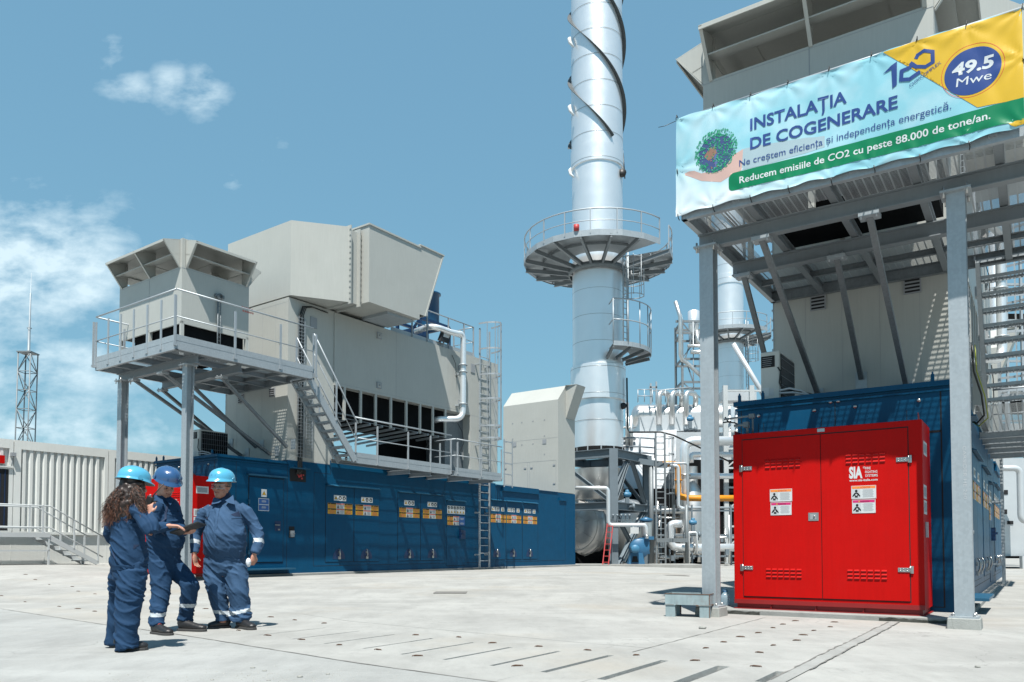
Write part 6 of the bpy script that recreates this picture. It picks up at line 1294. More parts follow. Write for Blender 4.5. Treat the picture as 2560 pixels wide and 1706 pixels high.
b = MB(); b.lathe([(1.3, 0), (1.3, 5.0), (.5, 6.2)], (11.4, 46.0, .3), 28); b.lathe([(.8, 0), (.9, 2.5), (.35, 3.4), (.35, 4.4)], (10.2, 44.2, 1.2), 24); Mc.part('vessel', b, 'clad_dull')
b = MB(); b.tube([(9.4, 38.2, .35), (9.6, 37.9, .22), (9.85, 37.8, .25), (10.0, 37.8, .3)], .05, 6); Mc.part('red_hose', b, 'ladder_red')
# white framework behind the left banner column
Wf = Thing('pipe_bridge', 'white painted steel framework with pipes between column and red cabinet', 'pipe bridge', WORLD, (12, 44, .1))
b = MB()
for x in (12.1, 13.6): b.box(x - .13, x + .13, 43.9, 44.1, .1, 10.2)
for x in (12.75,): b.box(x - .08, x + .08, 43.0, 43.1, 5.5, 9.0)
for z in (1.0, 2.2, 3.1, 4.4, 4.95, 5.5, 6.6, 7.6, 8.3, 9.1, 9.9): b.box(12.0, 14.6, 43.92, 44.05, z - .05, z + .05)
for z in (1.0, 3.1, 5.5, 7.6): b.beam((12.1, 43.95, z), (13.4, 43.95, z + 1.1), .07, .07)
Wf.part('steelwork', b, 'white_steel')
b = MB(); b.box(12.2, 14.2, 45, 46, 9.55, 10.1); Wf.part('cable_duct', b, 'clad_white')
b = MB()
for x in (12.5, 12.9, 13.2, 13.5): b.tube([(x, 44.6, 2), (x, 44.6, 9.2)], .10, 8)
for z in (3.2, 6.2, 8.0): b.lathe([(.2, z), (.22, z + .15), (.2, z + .3)], (12.9, 44.4, 0), 12)
Wf.part('pipes', b, 'clad_white')
# upper steel tower with silencer
Tw = Thing('vent_tower', 'dark braced steel tower with silver vent pipes and silencer above the boiler', 'steel tower', WORLD, (11.5, 50, 9))
b = MB()
for x, y in ((11.0, 50), (12.9, 50), (11.0, 52), (12.9, 52)): b.box(x - .07, x + .07, y - .07, y + .07, 9.5, 15.8)
for z in (15.65, 14.9, 13.2, 11.7): b.beam((10.6 if z > 14 else 11.0, 50, z), (12.9, 50, z), .1, .14); b.beam((11, 52, z), (12.9, 52, z), .1, .14); b.beam((12.9, 50, z), (12.9, 52, z), .1, .14); b.beam((11, 50, z), (11, 52, z), .1, .14)
Tw.part('frame', b, 'galv_dark')
b = MB()
for p, q in (((11, 50, 15.6), (12.9, 50, 13.3)), ((11, 50, 13.2), (12.9, 50, 11.7)), ((11, 52, 13.2), (12.9, 52, 15.6)), ((11, 50, 11.7), (12.9, 50, 10.0)), ((11.9, 50, 15.6), (11.2, 50, 13.2)), ((11.7, 50, 11.7), (11.2, 50, 13.2))): b.beam(p, q, .07, .07)
Tw.part('brace', b, 'steelframe')
b = MB(); b.lathe([(.38, 15.75), (.38, 16.6), (.30, 16.65), (0, 16.65)], (12.0, 51, 0), 20); b.lathe([(.2, 15.0), (.38, 15.75)], (12.0, 51, 0), 20); Tw.part('silencer', b, 'clad')
b = MB(); b.tube([(10.55, 49.8, 16.9), (10.85, 49.8, 15.9), (10.85, 49.8, 13.4), (11.0, 49.9, 13.1), (11.3, 49.9, 12.9), (12.2, 50, 12.1), (12.3, 50, 11.7), (12.3, 50, 10.8)], .13, 10); b.tube([(11.9, 49.8, 15.0), (11.95, 49.8, 14.3), (12.9, 49.8, 13.7)], .14, 10); b.tube([(11.3, 49.8, 14.0), (12.9, 49.8, 14.0)], .1, 8); b.tube([(11.5, 49.8, 13.6), (12.9, 49.8, 13.6)], .14, 8); Tw.part('vent_pipes', b, 'clad_dull')
b = MB(); b.tube([(11.7, 49.9, 9.8), (11.7, 49.9, 15.6)], .04, 5); b.tube([(12.05, 49.8, 12.0), (12.05, 49.8, 15.0)], .02, 5); Tw.part('rod', b, 'rail')
pipe('brace_pipe', 'pale sloping braces by the second chimney above the white framework', [(14.3, 50, 14.2), (16.2, 50, 10.9), (16.5, 50, 10.2), (16.5, 50, 9.4)], .16, 'clad_white')
# ------------------------------------------------------------------ plant seen at the right edge
Rp = Thing('process_module', 'pale grey panelled process module beyond the stair at the right edge', 'process module', WORLD, (21.7, 33.5, .1))
b = MB(); b.box(21.1, 23.2, 34, 37, .62, 4.9); Rp.part('casing', b, 'clad_white')
b = MB(); b.box(21.35, 21.6, 33.98, 34, 2.45, 2.65); b.box(21.4, 21.65, 33.98, 34, 3.3, 3.5); b.box(21.3, 21.48, 33.97, 34, 1.95, 2.2); b.box(21.6, 21.85, 33.97, 34, 2.0, 2.15); Rp.part('vent', b, 'seam')
b = MB(); b.box(21.0, 24, 33.8, 37, .52, .62); Rp.part('skid', b, 'dark'); b = MB(); b.box(21.9, 22.05, 33.5, 33.7, .05, .62); b.box(22.05, 22.9, 33.45, 33.5, .1, .62); Rp.part('leg', b, 'white_steel')
pipe('white_pipe', 'white inverted-L pipe in front of the grey process module at right', [(20.6, 33, 4.35), (21.55, 33, 4.35), (21.55, 33, 2.1), (23.4, 33, 2.1)], .13, 'clad_white', flanges=((2, .35),))
Rt = Thing('far_plenum', 'tall grey housing with a fat silver pipe seen through the stair treads', 'plenum housing', WORLD, (21, 36, 5))
b = MB(); b.box(20.2, 22.1, 36.5, 40, 5.0, 15.5); Rt.part('housing', b, 'grey')
b = MB(); b.tube([(22.3, 35.5, 15.5), (22.3, 35.5, 10.5), (22.1, 35.5, 9.9), (21.2, 35.6, 9.8)], .30, 14); Rt.part('pipe', b, 'clad')
b = MB()
for x in (20.9, 21.3, 21.6, 22.9, 23.6): b.box(x, x + .1, 35.8, 35.9, 4.5, 15.0)
for z in (5.2, 6.8, 8.3, 9.6, 11.5, 13.2): b.box(20.5, 26, 35.9, 36.0, z, z + .1)
Rt.part('steelwork', b, 'galv')
b = MB()
for x in (21.2, 21.35, 21.45): b.tube([(x, 35.4, 5), (x + .05, 35.4, 12)], .03, 5)
b.box(22.6, 25.5, 37, 38, 11.2, 12.2); b.tube([(22.8, 36.5, 7.6), (26, 36.5, 7.6)], .35, 12); Rt.part('ducts', b, 'dark')
b = MB(); b.box(22.5, 27, 40, 41, 6.0, 7.4); b.tube([(22.5, 38, 8.8), (27, 38, 8.8)], .3, 12); b.box(23, 26, 40, 41, 2.6, 5.2); Rt.part('far_duct', b, 'clad_white')
cb = MB(); cb.tube([(.12, 2.3, 4.1), (.13, 2.4, 3.7), (.22, 2.6, 3.35), (.24, 2.9, 3.05), (.12, 3.1, 2.95), (.03, 3.2, 3.05)], .016, 6); CB = Thing('cable_loop', 'black and yellow-green cables hanging in a loop behind the right banner column', 'cable', UR, (.12, 2.3, 3)); CB.part('black_cable', cb, 'cable'); cb = MB(); cb.tube([(.16, 2.3, 4.1), (.17, 2.4, 3.7), (.27, 2.6, 3.3), (.29, 2.9, 3.0), (.15, 3.1, 2.9), (.05, 3.2, 3.0)], .010, 6); CB.part('earth_cable', cb, 'cable_yg')
# low drain grate
b = MB(); b.box(-.32, .32, -.2, .2, -.004, .010); gw = ground
pg = (-150 / 1950 * 19.4, 17.8)
def gpt(px_, py_):
    z = 0
    for _ in range(6):
        Y = 1950 * (0.92 - z) / (py_ - 1373); z = gz((px_ - 1280) / 1950 * Y, Y)
    return ((px_ - 1280) / 1950 * Y, Y, z)
dx_, dy_, dz_ = gpt(1128, 1480)
b = MB(); b.box(dx_ - .32, dx_ + .32, dy_ - .35, dy_ + .35, dz_ - .004, dz_ + .006); single('drain_cover', 'dark square drain cover flush in the open yard', 'drain cover', WORLD, (dx_, dy_, dz_), b, 'joint')
dx_, dy_, dz_ = gpt(1688, 1439)
b = MB(); b.box(dx_ - .32, dx_ + .32, dy_ - .4, dy_ + .4, dz_ - .004, dz_ + .006); single('drain_cover', 'distant dark drain cover in the yard left of the banner column', 'drain cover', WORLD, (dx_, dy_, dz_), b, 'joint')
# ------------------------------------------------------------------ people
from mathutils.bvhtree import BVHTree
M['skin'] = mat('skin', (.50, .26, .19), .5, var=.06, vscale=25, bump=.05)
M['skin2'] = mat('tanned_skin', (.44, .21, .145), .5, var=.08, vscale=25, bump=.05)
M['cloth'] = mat('blue_workwear', (.014, .046, .105), .82, var=.14, vscale=5, bump=.35, bscale=24, spec=.2)
M['cloth_light'] = mat('faded_blue_workwear', (.038, .085, .165), .82, var=.14, vscale=5, bump=.35, bscale=24, spec=.2)
M['cloth_dark'] = mat('dark_blue_cloth', (.006, .02, .06), .85)
M['band'] = mat('reflective_band', (.48, .53, .57), .4, var=.05)
M['shoe'] = mat('black_shoe_leather', (.016, .016, .018), .45, var=.25, vscale=30, bump=.2)
M['sole'] = mat('shoe_sole', (.05, .05, .05), .8)
M['hat_cyan'] = mat('sky_blue_helmet', (.085, .37, .56), .22, var=.02, coat=.5)
M['hat_blue'] = mat('royal_blue_helmet', (.028, .085, .21), .2, var=.02, coat=.5)
M['hair_dark'] = mat('dark_brown_hair', (.030, .017, .013), .45, var=.4, vscale=8)
M['hair_brown'] = mat('auburn_hair', (.15, .060, .034), .45, var=.4, vscale=8)
M['hair_grey'] = mat('short_grey_hair', (.16, .13, .11), .7, var=.3, vscale=40)
M['lens'] = mat('clear_lens', (.6, .7, .75), .05, var=0, alpha=.13)
M['lip'] = mat('lips', (.26, .08, .06), .5)
M['paper'] = mat('crumpled_white_paper', (.72, .74, .78), .6, bump=.6, bscale=30)

def remesh(mb, vox, smooth=4, name='tmp'):
    me = mb.mesh(name, []); o = bpy.data.objects.new(name, me); COL.objects.link(o)
    r = o.modifiers.new('r', 'REMESH'); r.mode = 'VOXEL'; r.voxel_size = vox
    s = o.modifiers.new('s', 'SMOOTH'); s.iterations = smooth; s.factor = .5
    dg = bpy.context.evaluated_depsgraph_get(); res = bpy.data.meshes.new_from_object(o.evaluated_get(dg)); bpy.data.objects.remove(o); bpy.data.meshes.remove(me)
    for p in res.polygons: p.use_smooth = True
    return res
def ellip(mb, c, r, mat4=None, n=16):
    vs = []; fs = []; c = Vector(c)
    for i in range(1, n // 2):
        ph = pi * i / (n // 2)
        for j in range(n): th_ = 2 * pi * j / n; v = Vector((r[0] * sin(ph) * cos(th_), r[1] * sin(ph) * sin(th_), r[2] * cos(ph))) ; v = v + c; vs.append(mat4 @ v if mat4 else v)
    t_ = Vector((0, 0, r[2])) + c; b_ = Vector((0, 0, -r[2])) + c; vs += [mat4 @ t_ if mat4 else t_, mat4 @ b_ if mat4 else b_]; k = n // 2 - 1; T_, B_ = len(vs) - 2, len(vs) - 1
    for i in range(k - 1):
        for j in range(n): fs.append((i * n + j, i * n + (j + 1) % n, (i + 1) * n + (j + 1) % n, (i + 1) * n + j))
    for j in range(n): fs.append((T_, (j + 1) % n, j)); fs.append((B_, (k - 1) * n + j, (k - 1) * n + (j + 1) % n))
    mb.add(vs, fs, 0, True)
def folds(me, amp, seed=0, regions=()):
    """cloth creases pushed into a garment along its normals"""
    vs = me.vertices; nrm = [v.normal.copy() for v in vs]
    for v, n in zip(vs, nrm):
        p = v.co; sl = .55 * noise.noise(Vector((p.x * 2.1, p.y * 2.1, p.z * 2.3 + seed))); q = Vector((p.x * 5.5 + seed + p.z * 3.0, p.y * 5.0, p.z * 8.0 + p.x * 5 * (1 + sl * 3)))
        a = noise.noise(q + noise.noise_vector(q * .5) * .8); f = max(0, 1 - abs(a) * 4.2) ** 1.5 * 1.5
        a2 = noise.noise(q * 2.1 + Vector((9, 3, seed))); f += max(0, 1 - abs(a2) * 4) ** 1.4 * .45; k = 1.
        for (c, r_, g_) in regions:
            d = (p - Vector(c)).length
            if d < r_: k += g_ * (1 - d / r_)
        g2 = noise.noise(Vector((p.x * 3.2 + 7, p.y * 3.2, p.z * 3 + seed)))
        v.co = p + n * (amp * .62 * k * (f * 1.25 - .55) + amp * 1.1 * g2)
    me.update()
def band(me, tests, idx):
    for p in me.polygons:
        c = p.center
        for (a, b, half, rad) in tests:       # band round a limb: centre a, axis b
            d = c - Vector(a); ax = Vector(b).normalized(); h = d.dot(ax)
            if abs(h) < half and (d - ax * h).length < rad: p.material_index = idx
class Person:
    def __init__(s, loc, label):
        s.loc = Vector(loc); s.label = label; s.skin = MB(); s.kids = []
    def finish(s, skin, vox=.0065):
        me = remesh(s.skin, vox, 3, 'person'); me.materials.clear(); me.materials.append(M[skin])
        o = bpy.data.objects.new('person', me); COL.objects.link(o); o.location = s.loc; o['label'] = s.label; o['category'] = 'person'; s.o = o
        for k in s.kids: k.parent = o
    def kid(s, name, me, parent=None):
        o = bpy.data.objects.new(name, me); COL.objects.link(o)
        if parent: o.parent = parent
        else: s.kids.append(o)
        return o
    def garment(s, name, mb, mats, vox=.010, amp=.010, seed=0, bands=(), regions=(), smooth=4):
        me = remesh(mb, vox, smooth, name); me.materials.clear()
        for k in mats: me.materials.append(M[k])
        folds(me, amp, seed, regions)
        if bands: band(me, bands, 1)
        return s.kid(name, me)
def decal(tree, outline, y0, off, depth_dir=(0, 1, 0), th=.004):
    """small cloth panel: outline in (x,z), dropped onto a garment surface"""
    mb = MB(); xs_ = [p[0] for p in outline]; n = 6; A, B, C_, D = [Vector((p[0], 0, p[1])) for p in outline]; vs = []
    for i in range(n + 1):
        for j in range(n + 1):
            u_, v_ = i / n, j / n; p = A * (1 - u_) * (1 - v_) + B * u_ * (1 - v_) + C_ * u_ * v_ + D * (1 - u_) * v_
            hit = tree.ray_cast(Vector((p.x, y0, p.z)), Vector(depth_dir))
            vs.append((p.x, (hit[0].y if hit[0] else 0) - off, p.z))
    mb.add(vs, [(i * (n + 1) + j, (i + 1) * (n + 1) + j, (i + 1) * (n + 1) + j + 1, i * (n + 1) + j + 1) for i in range(n) for j in range(n)], 0, True)
    return mb
def headmat(c, yaw, pitch, roll=0):
    """head space: face looks along -y, z up"""
    return Matrix.Translation(Vector(c)) @ Matrix.Rotation(yaw, 4, 'Z') @ Matrix.Rotation(roll, 4, 'Y') @ Matrix.Rotation(pitch, 4, 'X')
def head(mb, m, s=1.):
    ellip(mb, (0, .015 * s, .03 * s), (.078 * s, .098 * s, .098 * s), m); ellip(mb, (0, -.02 * s, -.055 * s), (.062 * s, .068 * s, .07 * s), m)
    ellip(mb, (0, -.045 * s, -.10 * s), (.036 * s, .036 * s, .026 * s), m); ellip(mb, (0, -.098 * s, -.022 * s), (.015 * s, .020 * s, .022 * s), m, 10); ellip(mb, (0, -.086 * s, .008 * s), (.010 * s, .018 * s, .03 * s), m, 10)
    ellip(mb, (0, -.075 * s, .035 * s), (.055 * s, .018 * s, .012 * s), m, 10); ellip(mb, (0, -.080 * s, -.062 * s), (.026 * s, .015 * s, .012 * s), m, 10)
    for q in (-1, 1): ellip(mb, (q * .079 * s, .012 * s, -.005 * s), (.010 * s, .018 * s, .032 * s), m, 10); ellip(mb, (q * .040 * s, -.066 * s, -.022 * s), (.022 * s, .02 * s, .02 * s), m, 10)
def hardhat(P, m, mk, emblem=False, ridge=False):
    b = MB(); n = 40; rx, ry, rz = .128, .152, .128; vs = []; prof = [(1.0, 0.0), (.995, .15), (.965, .35), (.90, .54), (.79, .71), (.63, .85), (.43, .95), (.20, .995), (.03, 1.0)]
    z0 = .045
    rows = [(1.13, -.06), (1.12, -.02)] + prof
    for (k_, h_) in rows:
        for j in range(n):
            a = 2 * pi * j / n; fx, fy = cos(a), sin(a); ext = 1
            r1 = k_
            if k_ > 1.05: f_ = max(0, -fy); r1 = 1.05 + .10 * (.35 + f_ ** 3 * 2.0)
            z = z0 + h_ * rz - (.02 * max(0, -fy) if k_ > 1.05 else 0)
            if 0 < h_ < .98 and abs(fx) < .22: z += .004 * (1 if h_ > .3 else 0)
            vs.append(m @ Vector((rx * r1 * fx, ry * r1 * fy, z)))
    b.add(vs, [(i * n + j, i * n + (j + 1) % n, (i + 1) * n + (j + 1) % n, (i + 1) * n + j) for i in range(len(rows) - 1) for j in range(n)] + [tuple((len(rows) - 1) * n + j for j in range(n))], 0, True)
    inner = [m @ Vector((rx * .93 * cos(2 * pi * j / n), ry * .93 * sin(2 * pi * j / n), z0 - .005)) for j in range(n)]; b.add(inner, [tuple(range(n))[::-1]], 1)
    o_ = [vs[j] for j in range(n)]; b.add(o_ + inner, [(j, (j + 1) % n, n + (j + 1) % n, n + j) for j in range(n)], 1)
    hat = P.kid('hard_hat', b.mesh('hard_hat', [mk, 'black']))
    b = MB()
    if ridge:
        for sg in (): b.tube([m @ Vector((sg * .10 * (1 - .15 * abs(t_)), .155 * sin(t_ * 1.35) * 1.0, z0 + .052 + .062 * cos(t_ * 1.35))) for t_ in [i / 8 - .1 for i in range(-8, 10)]], .006, 6)
        b.tube([m @ Vector((.0, .1515 * sin(t_), z0 + .128 * cos(t_))) for t_ in [i * .15 for i in range(-8, 9)]], .005, 6)
    else:
        for sx_ in (0,): b.tube([m @ Vector((sx_, .153 * sin(t_), z0 + .129 * cos(t_))) for t_ in [i * .15 for i in range(-7, 8)]], .007, 6)
    for sx_ in (-1, 1): b.box(0, 0, 0, 0, 0, 0) if False else None; c = m @ Vector((sx_ * .130, 0, z0 + .015)); b.tube([c, m @ Vector((sx_ * .140, 0, z0 + .015))], .022, 8)
    P.kid('shell_ridge', b.mesh('shell_ridge', mk), hat)
    if emblem:
        b = MB()
        def sp(x, z):
            v = Vector((x, 0, z)); q = 1 - (v.x / rx) ** 2 - ((v.z) / rz) ** 2; return m @ Vector((v.x * 1.02, -ry * sqrt(max(.01, q)) * 1.015 - .001, z0 + v.z))
        def st_(pts):
            for a, c in zip(pts[:-1], pts[1:]): b.beam(sp(*a), sp(*c), .006, .003)
        st_([(-.075, .062), (-.062, .075), (-.062, .035)]); st_([(-.02, .068), (-.035, .07), (-.048, .056), (-.036, .042), (-.02, .045), (-.008, .06), (.004, .074), (.02, .07), (.024, .052), (.01, .042)])
        P.kid('helmet_emblem', b.mesh('helmet_emblem', 'vinyl_navy'), hat)
    return hat
def face_bits(P, m, hairm='hair_grey', glasses=False, eyes=True):
    b = MB()
    for q in (-1, 1): ellip(b, (q * .031, -.080, .006), (.011, .006, .006), m, 8)
    P.kid('eye', b.mesh('eye', 'black'))
    b = MB()
    for q in (-1, 1): b.beam(m @ Vector((q * .016, -.090, .026)), m @ Vector((q * .046, -.080, .028)), .006, .008)
    P.kid('eyebrow', b.mesh('eyebrow', hairm))
    b = MB(); b.tube([m @ Vector((x, -.092 + abs(x) * .35, -.060 + abs(x) * .12)) for x in (-.028, -.014, 0, .014, .028)], .005, 6); P.kid('mouth', b.mesh('mouth', 'lip'))
    b = MB(); ellip(b, (0, .028, .03), (.082, .100, .085), m, 18)
    b.v = [v for v in b.v]; me = b.mesh('hair', hairm)
    bm = bmesh.new(); bm.from_mesh(me); inv = m.inverted(); bmesh.ops.delete(bm, geom=[v for v in bm.verts if (inv @ v.co).z < -.045 or ((inv @ v.co).y < -.02 and (inv @ v.co).z < .045)], context='VERTS'); bm.to_mesh(me); bm.free(); P.kid('hair', me)
    if glasses:
        b = MB(); pts = []
        n = 9; vs = []
        for i in range(n):
            a = -1.15 + 2.3 * i / (n - 1)
            for z in (-.020, .026): vs.append(m @ Vector((.092 * sin(a), -.028 - .080 * cos(a), z + .002)))
        b.add(vs, [(2 * i, 2 * i + 2, 2 * i + 3, 2 * i + 1) for i in range(n - 1)], 0, True); g = P.kid('safety_glasses', b.mesh('safety_glasses', 'lens'))
        b = MB(); b.tube([vs[2 * i] for i in range(n)], .0022, 5); b.tube([vs[2 * i + 1] for i in range(n)], .0022, 5); P.kid('lens_edge', b.mesh('lens_edge', 'lightprint'), g)
        b = MB()
        for q in (-1, 1): b.beam(m @ Vector((q * .084, -.055, .012)), m @ Vector((q * .088, .03, .008)), .004, .010)
        P.kid('temple', b.mesh('temple', 'black'), g)
def hand(mb, wrist, d, palm_n, thumb_side, s=1., curl=.5, spread=.10):
    """palm with four fingers and a thumb; d points along the hand, palm_n out of the palm"""
    w0 = Vector(wrist); d = Vector(d).normalized(); pn = Vector(palm_n); pn = (pn - d * pn.dot(d)).normalized(); sd_ = d.cross(pn).normalized() * thumb_side
    mb.tube([w0 - d * .05, w0, w0 + d * .03 * s, w0 + d * .075 * s, w0 + d * .095 * s], [(.024 * s, .030 * s), (.020 * s, .027 * s), (.020 * s, .036 * s), (.017 * s, .041 * s), (.012 * s, .038 * s)], 12, side=pn)
    for i, L_ in enumerate((.072, .080, .075, .058)):
        off = (1.5 - i) * .0215 * s; a = w0 + d * .088 * s + sd_ * off; dd = (d + sd_ * spread * (1.5 - i) * .5).normalized(); pts = [a - dd * .02]; ang_ = .15; cur = a; pts.append(cur)
        for k_, f_ in enumerate((.42, .33, .25)):
            ang_ += curl * (.55 + .3 * k_); cur = cur + (dd * cos(ang_) + pn * sin(ang_)) * L_ * f_ * s * 1.1; pts.append(cur)
        mb.tube(pts, [.0085 * s, .0092 * s, .0082 * s, .0072 * s, .0058 * s], 8)
    a = w0 + d * .025 * s + sd_ * .028 * s; b_ = a + (d * .6 + sd_ * .75 + pn * .25).normalized() * .038 * s; c = b_ + (d * .9 + sd_ * .25 + pn * .35).normalized() * .034 * s
    mb.tube([a - sd_ * .012 * s, a, b_, c], [.013 * s, .0125 * s, .0105 * s, .0075 * s], 8)
def shoe(P, heel, toe, w_=.05, lace=None):
    """safety shoe from heel to toe points on the ground"""
    h, t_ = Vector(heel), Vector(toe); d = (t_ - h); L_ = d.length; d.normalize(); q = lambda a, z: h + d * (a * L_) + Vector((0, 0, z))
    b = MB(); side = Vector((-d.y, d.x, 0))
    b.tube([q(.03, .055), q(.10, .062), q(.25, .068), q(.45, .062), (q(.65, .052)), q(.82, .045), q(.94, .040), q(.995, .034)], [(w_ * .62, .045), (w_ * .80, .055), (w_ * .86, .058), (w_ * .88, .048), (w_ * .98, .040), (w_ * 1.02, .036), (w_ * .85, .030), (w_ * .4, .018)], 16, side=side)
    b.tube([q(.12, .07), q(.14, .11), q(.15, .145)], [(w_ * .8, .06), (w_ * .8, .058), (w_ * .78, .058)], 14, side=side)
    me = remesh(b, .007, 3, 'shoe'); me.materials.clear(); me.materials.append(M['shoe']); sh = P.kid('shoe', me)
    b = MB(); o_ = []
    for a_, ww in ((0, .6), (.06, .85), (.25, .92), (.45, .86), (.7, 1.08), (.88, 1.06), (.97, .75), (1.01, .3)): o_.append((a_, ww))
    ring = [q(a_, 0) + side * (w_ * ww) for a_, ww in o_] + [q(a_, 0) - side * (w_ * ww) for a_, ww in reversed(o_)]
    b.prism([(p.x, p.y, .002) for p in ring], (0, 0, .026)); P.kid('sole', b.mesh('sole', 'sole', bev=.004), sh)
    b = MB()
    for i in range(4): c = q(.38 + i * .08, .115 - i * .012); b.tube([c - side * w_ * .4 - Vector((0, 0, .008)), c + Vector((0, 0, .004)), c + side * w_ * .4 - Vector((0, 0, .008))], .004, 5)
    P.kid('lace', b.mesh('lace', lace or 'sole'), sh)

# ---------- man with folded arms at his sides, facing the camera
d3 = 9.1; u3 = d3 / 1950; P3 = Person(((580 - 1280) * u3, d3, 0), 'stocky man in sky blue helmet and clear glasses facing the camera, paper in hand')
gy = 1373 + 195 * 9.2 / d3 * 1.0
J = lambda a, b, y=0.: Vector(((a - 1280) * (d3 + y) / 1950 - (580 - 1280) * d3 / 1950, y, .92 + (1373 - b) * (d3 + y) / 1950))
b = MB(); X3 = (1, 0, 0)
b.tube([J(562, 1392, .02), J(562, 1384, .01), J(562, 1362, -.02), J(563, 1335, -.035), J(562, 1305, -.02), J(561, 1280, 0), J(561, 1264, .01), J(560, 1254, .015), J(558, 1246, .01)], [(.215, .165), (.24, .18), (.248, .205), (.24, .21), (.214, .178), (.207, .145), (.19, .115), (.130, .095), (.085, .08)], 28, side=X3)
for pts, rr in (([J(527, 1271, .0), J(511, 1281, 0), J(499, 1310, .01), J(490, 1338, 0), J(488, 1362, -.05), J(486, 1384, -.09)], [.060, .074, .070, .064, .056, .048]), ([J(597, 1268, .0), J(615, 1278, 0), J(632, 1310, .02), J(647, 1338, .0), J(644, 1362, -.05), J(637, 1384, -.10)], [.060, .076, .072, .068, .060, .050])): b.tube(pts, rr, 16)
reg3 = [(J(490, 1345), .16, 1.2), (J(648, 1345), .16, 1.3), (J(562, 1385), .2, .5), (J(600, 1300, -.15), .15, .8)]
jk = P3.garment('jacket', b, ['cloth_light', 'band'], .0095, .009, 3, [(J(488, 1356, -.03), (0.05, .3, 1), .024, .10), (J(645, 1354, -.03), (-.12, .3, 1), .024, .11)], reg3)
t3 = BVHTree.FromPolygons([v.co for v in jk.data.vertices], [tuple(p.vertices) for p in jk.data.polygons])
def DC(name, pts, mk, off=.005, par=None, tree=None, P=P3, Jf=J): dm = decal(tree, [(Jf(*p).x, Jf(*p).z) for p in pts], -1.2, off); P.kid(name, dm.mesh(name, mk), par)
DC('pocket', [(517, 1279), (533, 1279), (532, 1293), (518, 1293)], 'cloth_light', .008, jk, t3); DC('pocket_opening', [(519, 1295), (532, 1293), (531, 1298), (521, 1299)], 'cloth_dark', .006, jk, t3)
DC('pocket', [(586, 1281), (607, 1279), (609, 1296), (590, 1298)], 'cloth_light', .007, jk, t3); DC('pocket_opening', [(588, 1288), (602, 1279), (606, 1292), (596, 1292)], 'cloth_dark', .010, jk, t3)
DC('placket', [(553, 1264), (560, 1264), (561, 1383), (556, 1383)], 'cloth_light', .006, jk, t3)
b = MB()   # collar wings and open neck
for pts in ([J(533, 1244, -.05), J(528, 1262, -.135), J(546, 1258, -.165), J(553, 1253, -.14), J(545, 1246, -.09)], [J(582, 1238, -.04), J(587, 1262, -.13), J(571, 1258, -.165), J(562, 1252, -.14), J(572, 1246, -.09)]): b.prism(pts, (0, -.008, .003))
P3.kid('collar', b.mesh('collar', 'cloth_light', bev=.002), jk)
b = MB(); b.tube([J(556, 1254, .0), J(556, 1248, .01), J(557, 1240, .02), J(557, 1237, .03)], [(.085, .085), (.088, .085), (.085, .08), (.08, .075)], 16, side=X3); P3.kid('collar_shade', b.mesh('collar_shade', 'cloth_dark'), jk)  # dark ring: shade inside the collar put into the cloth colour
b = MB()
b.tube([J(562, 1366, .01), J(562, 1380, .01), J(562, 1410, .02), J(563, 1430, .03), J(563, 1440, .03)], [(.21, .17), (.22, .165), (.232, .165), (.225, .155), (.13, .11)], 24, side=X3)
b.tube([J(536, 1415, .02), J(539, 1445, .0), J(544, 1480, -.02), J(552, 1515, .01), J(560, 1540, .02), J(561, 1553, .02)], [(.115, .125), (.128, .13), (.112, .115), (.10, .105), (.088, .095), (.088, .09)], 18, side=X3)
b.tube([J(590, 1415, .02), J(592, 1445, .0), J(597, 1480, -.03), J(602, 1515, .0), J(604, 1540, .0), J(605, 1553, .0)], [(.12, .125), (.135, .13), (.118, .115), (.112, .11), (.112, .11), (.098, .095)], 18, side=X3)
P3.garment('trousers', b, ['cloth_light', 'band'], .0095, .011, 9, [(J(557, 1529), (.1, 0, 1), .020, .16), (J(604, 1529), (-.22, 0, 1), .020, .16)], [(J(560, 1540), .22, 1.2), (J(604, 1535), .25, 1.3), (J(545, 1485), .15, .7), (J(597, 1485), .15, .7)])
m3 = headmat(J(552, 1218, -.04), -.22, .04, .05)
head(P3.skin, m3, 1.08)
P3.skin.tube([J(556, 1275, .02), J(556, 1250, .01), J(555, 1235, .0), J(555, 1222, -.01)], [(.07, .07), (.068, .068), (.066, .066), (.065, .065)], 14)
P3.skin.tube([J(562, 1440, .03), J(562, 1400, .02), J(562, 1340, -.02), J(561, 1290, 0), J(558, 1262, .01)], [(.12, .10), (.18, .13), (.20, .16), (.17, .12), (.09, .08)], 18, side=X3)
for pts in ([J(560, 1262), J(512, 1276), J(491, 1335), J(487, 1384, -.09)], [J(560, 1262), J(614, 1274), J(647, 1335), J(636, 1385, -.10)]): P3.skin.tube(pts, [.05, .048, .04, .03], 12)
for pts in ([J(540, 1415), J(545, 1480), J(560, 1545), J(560, 1556)], [J(586, 1415), J(597, 1480), J(604, 1545), J(604, 1556)]): P3.skin.tube(pts, [.085, .06, .042, .04], 12)
hand(P3.skin, J(487, 1387, -.09), (.12, -.05, -1), (.8, -.3, 0), -1, 1.0, .42); hand(P3.skin, J(636, 1386, -.10), (-.12, -.15, -1), (-.8, .5, 0), 1, 1.05, 1.0)
hardhat(P3, m3 @ Matrix.Translation((0, .005, .030)) @ Matrix.Rotation(-.04, 4, 'X') @ Matrix.Scale(1.10, 4), 'hat_cyan', emblem=True); face_bits(P3, m3 @ Matrix.Scale(1.08, 4), 'hair_grey', glasses=True)
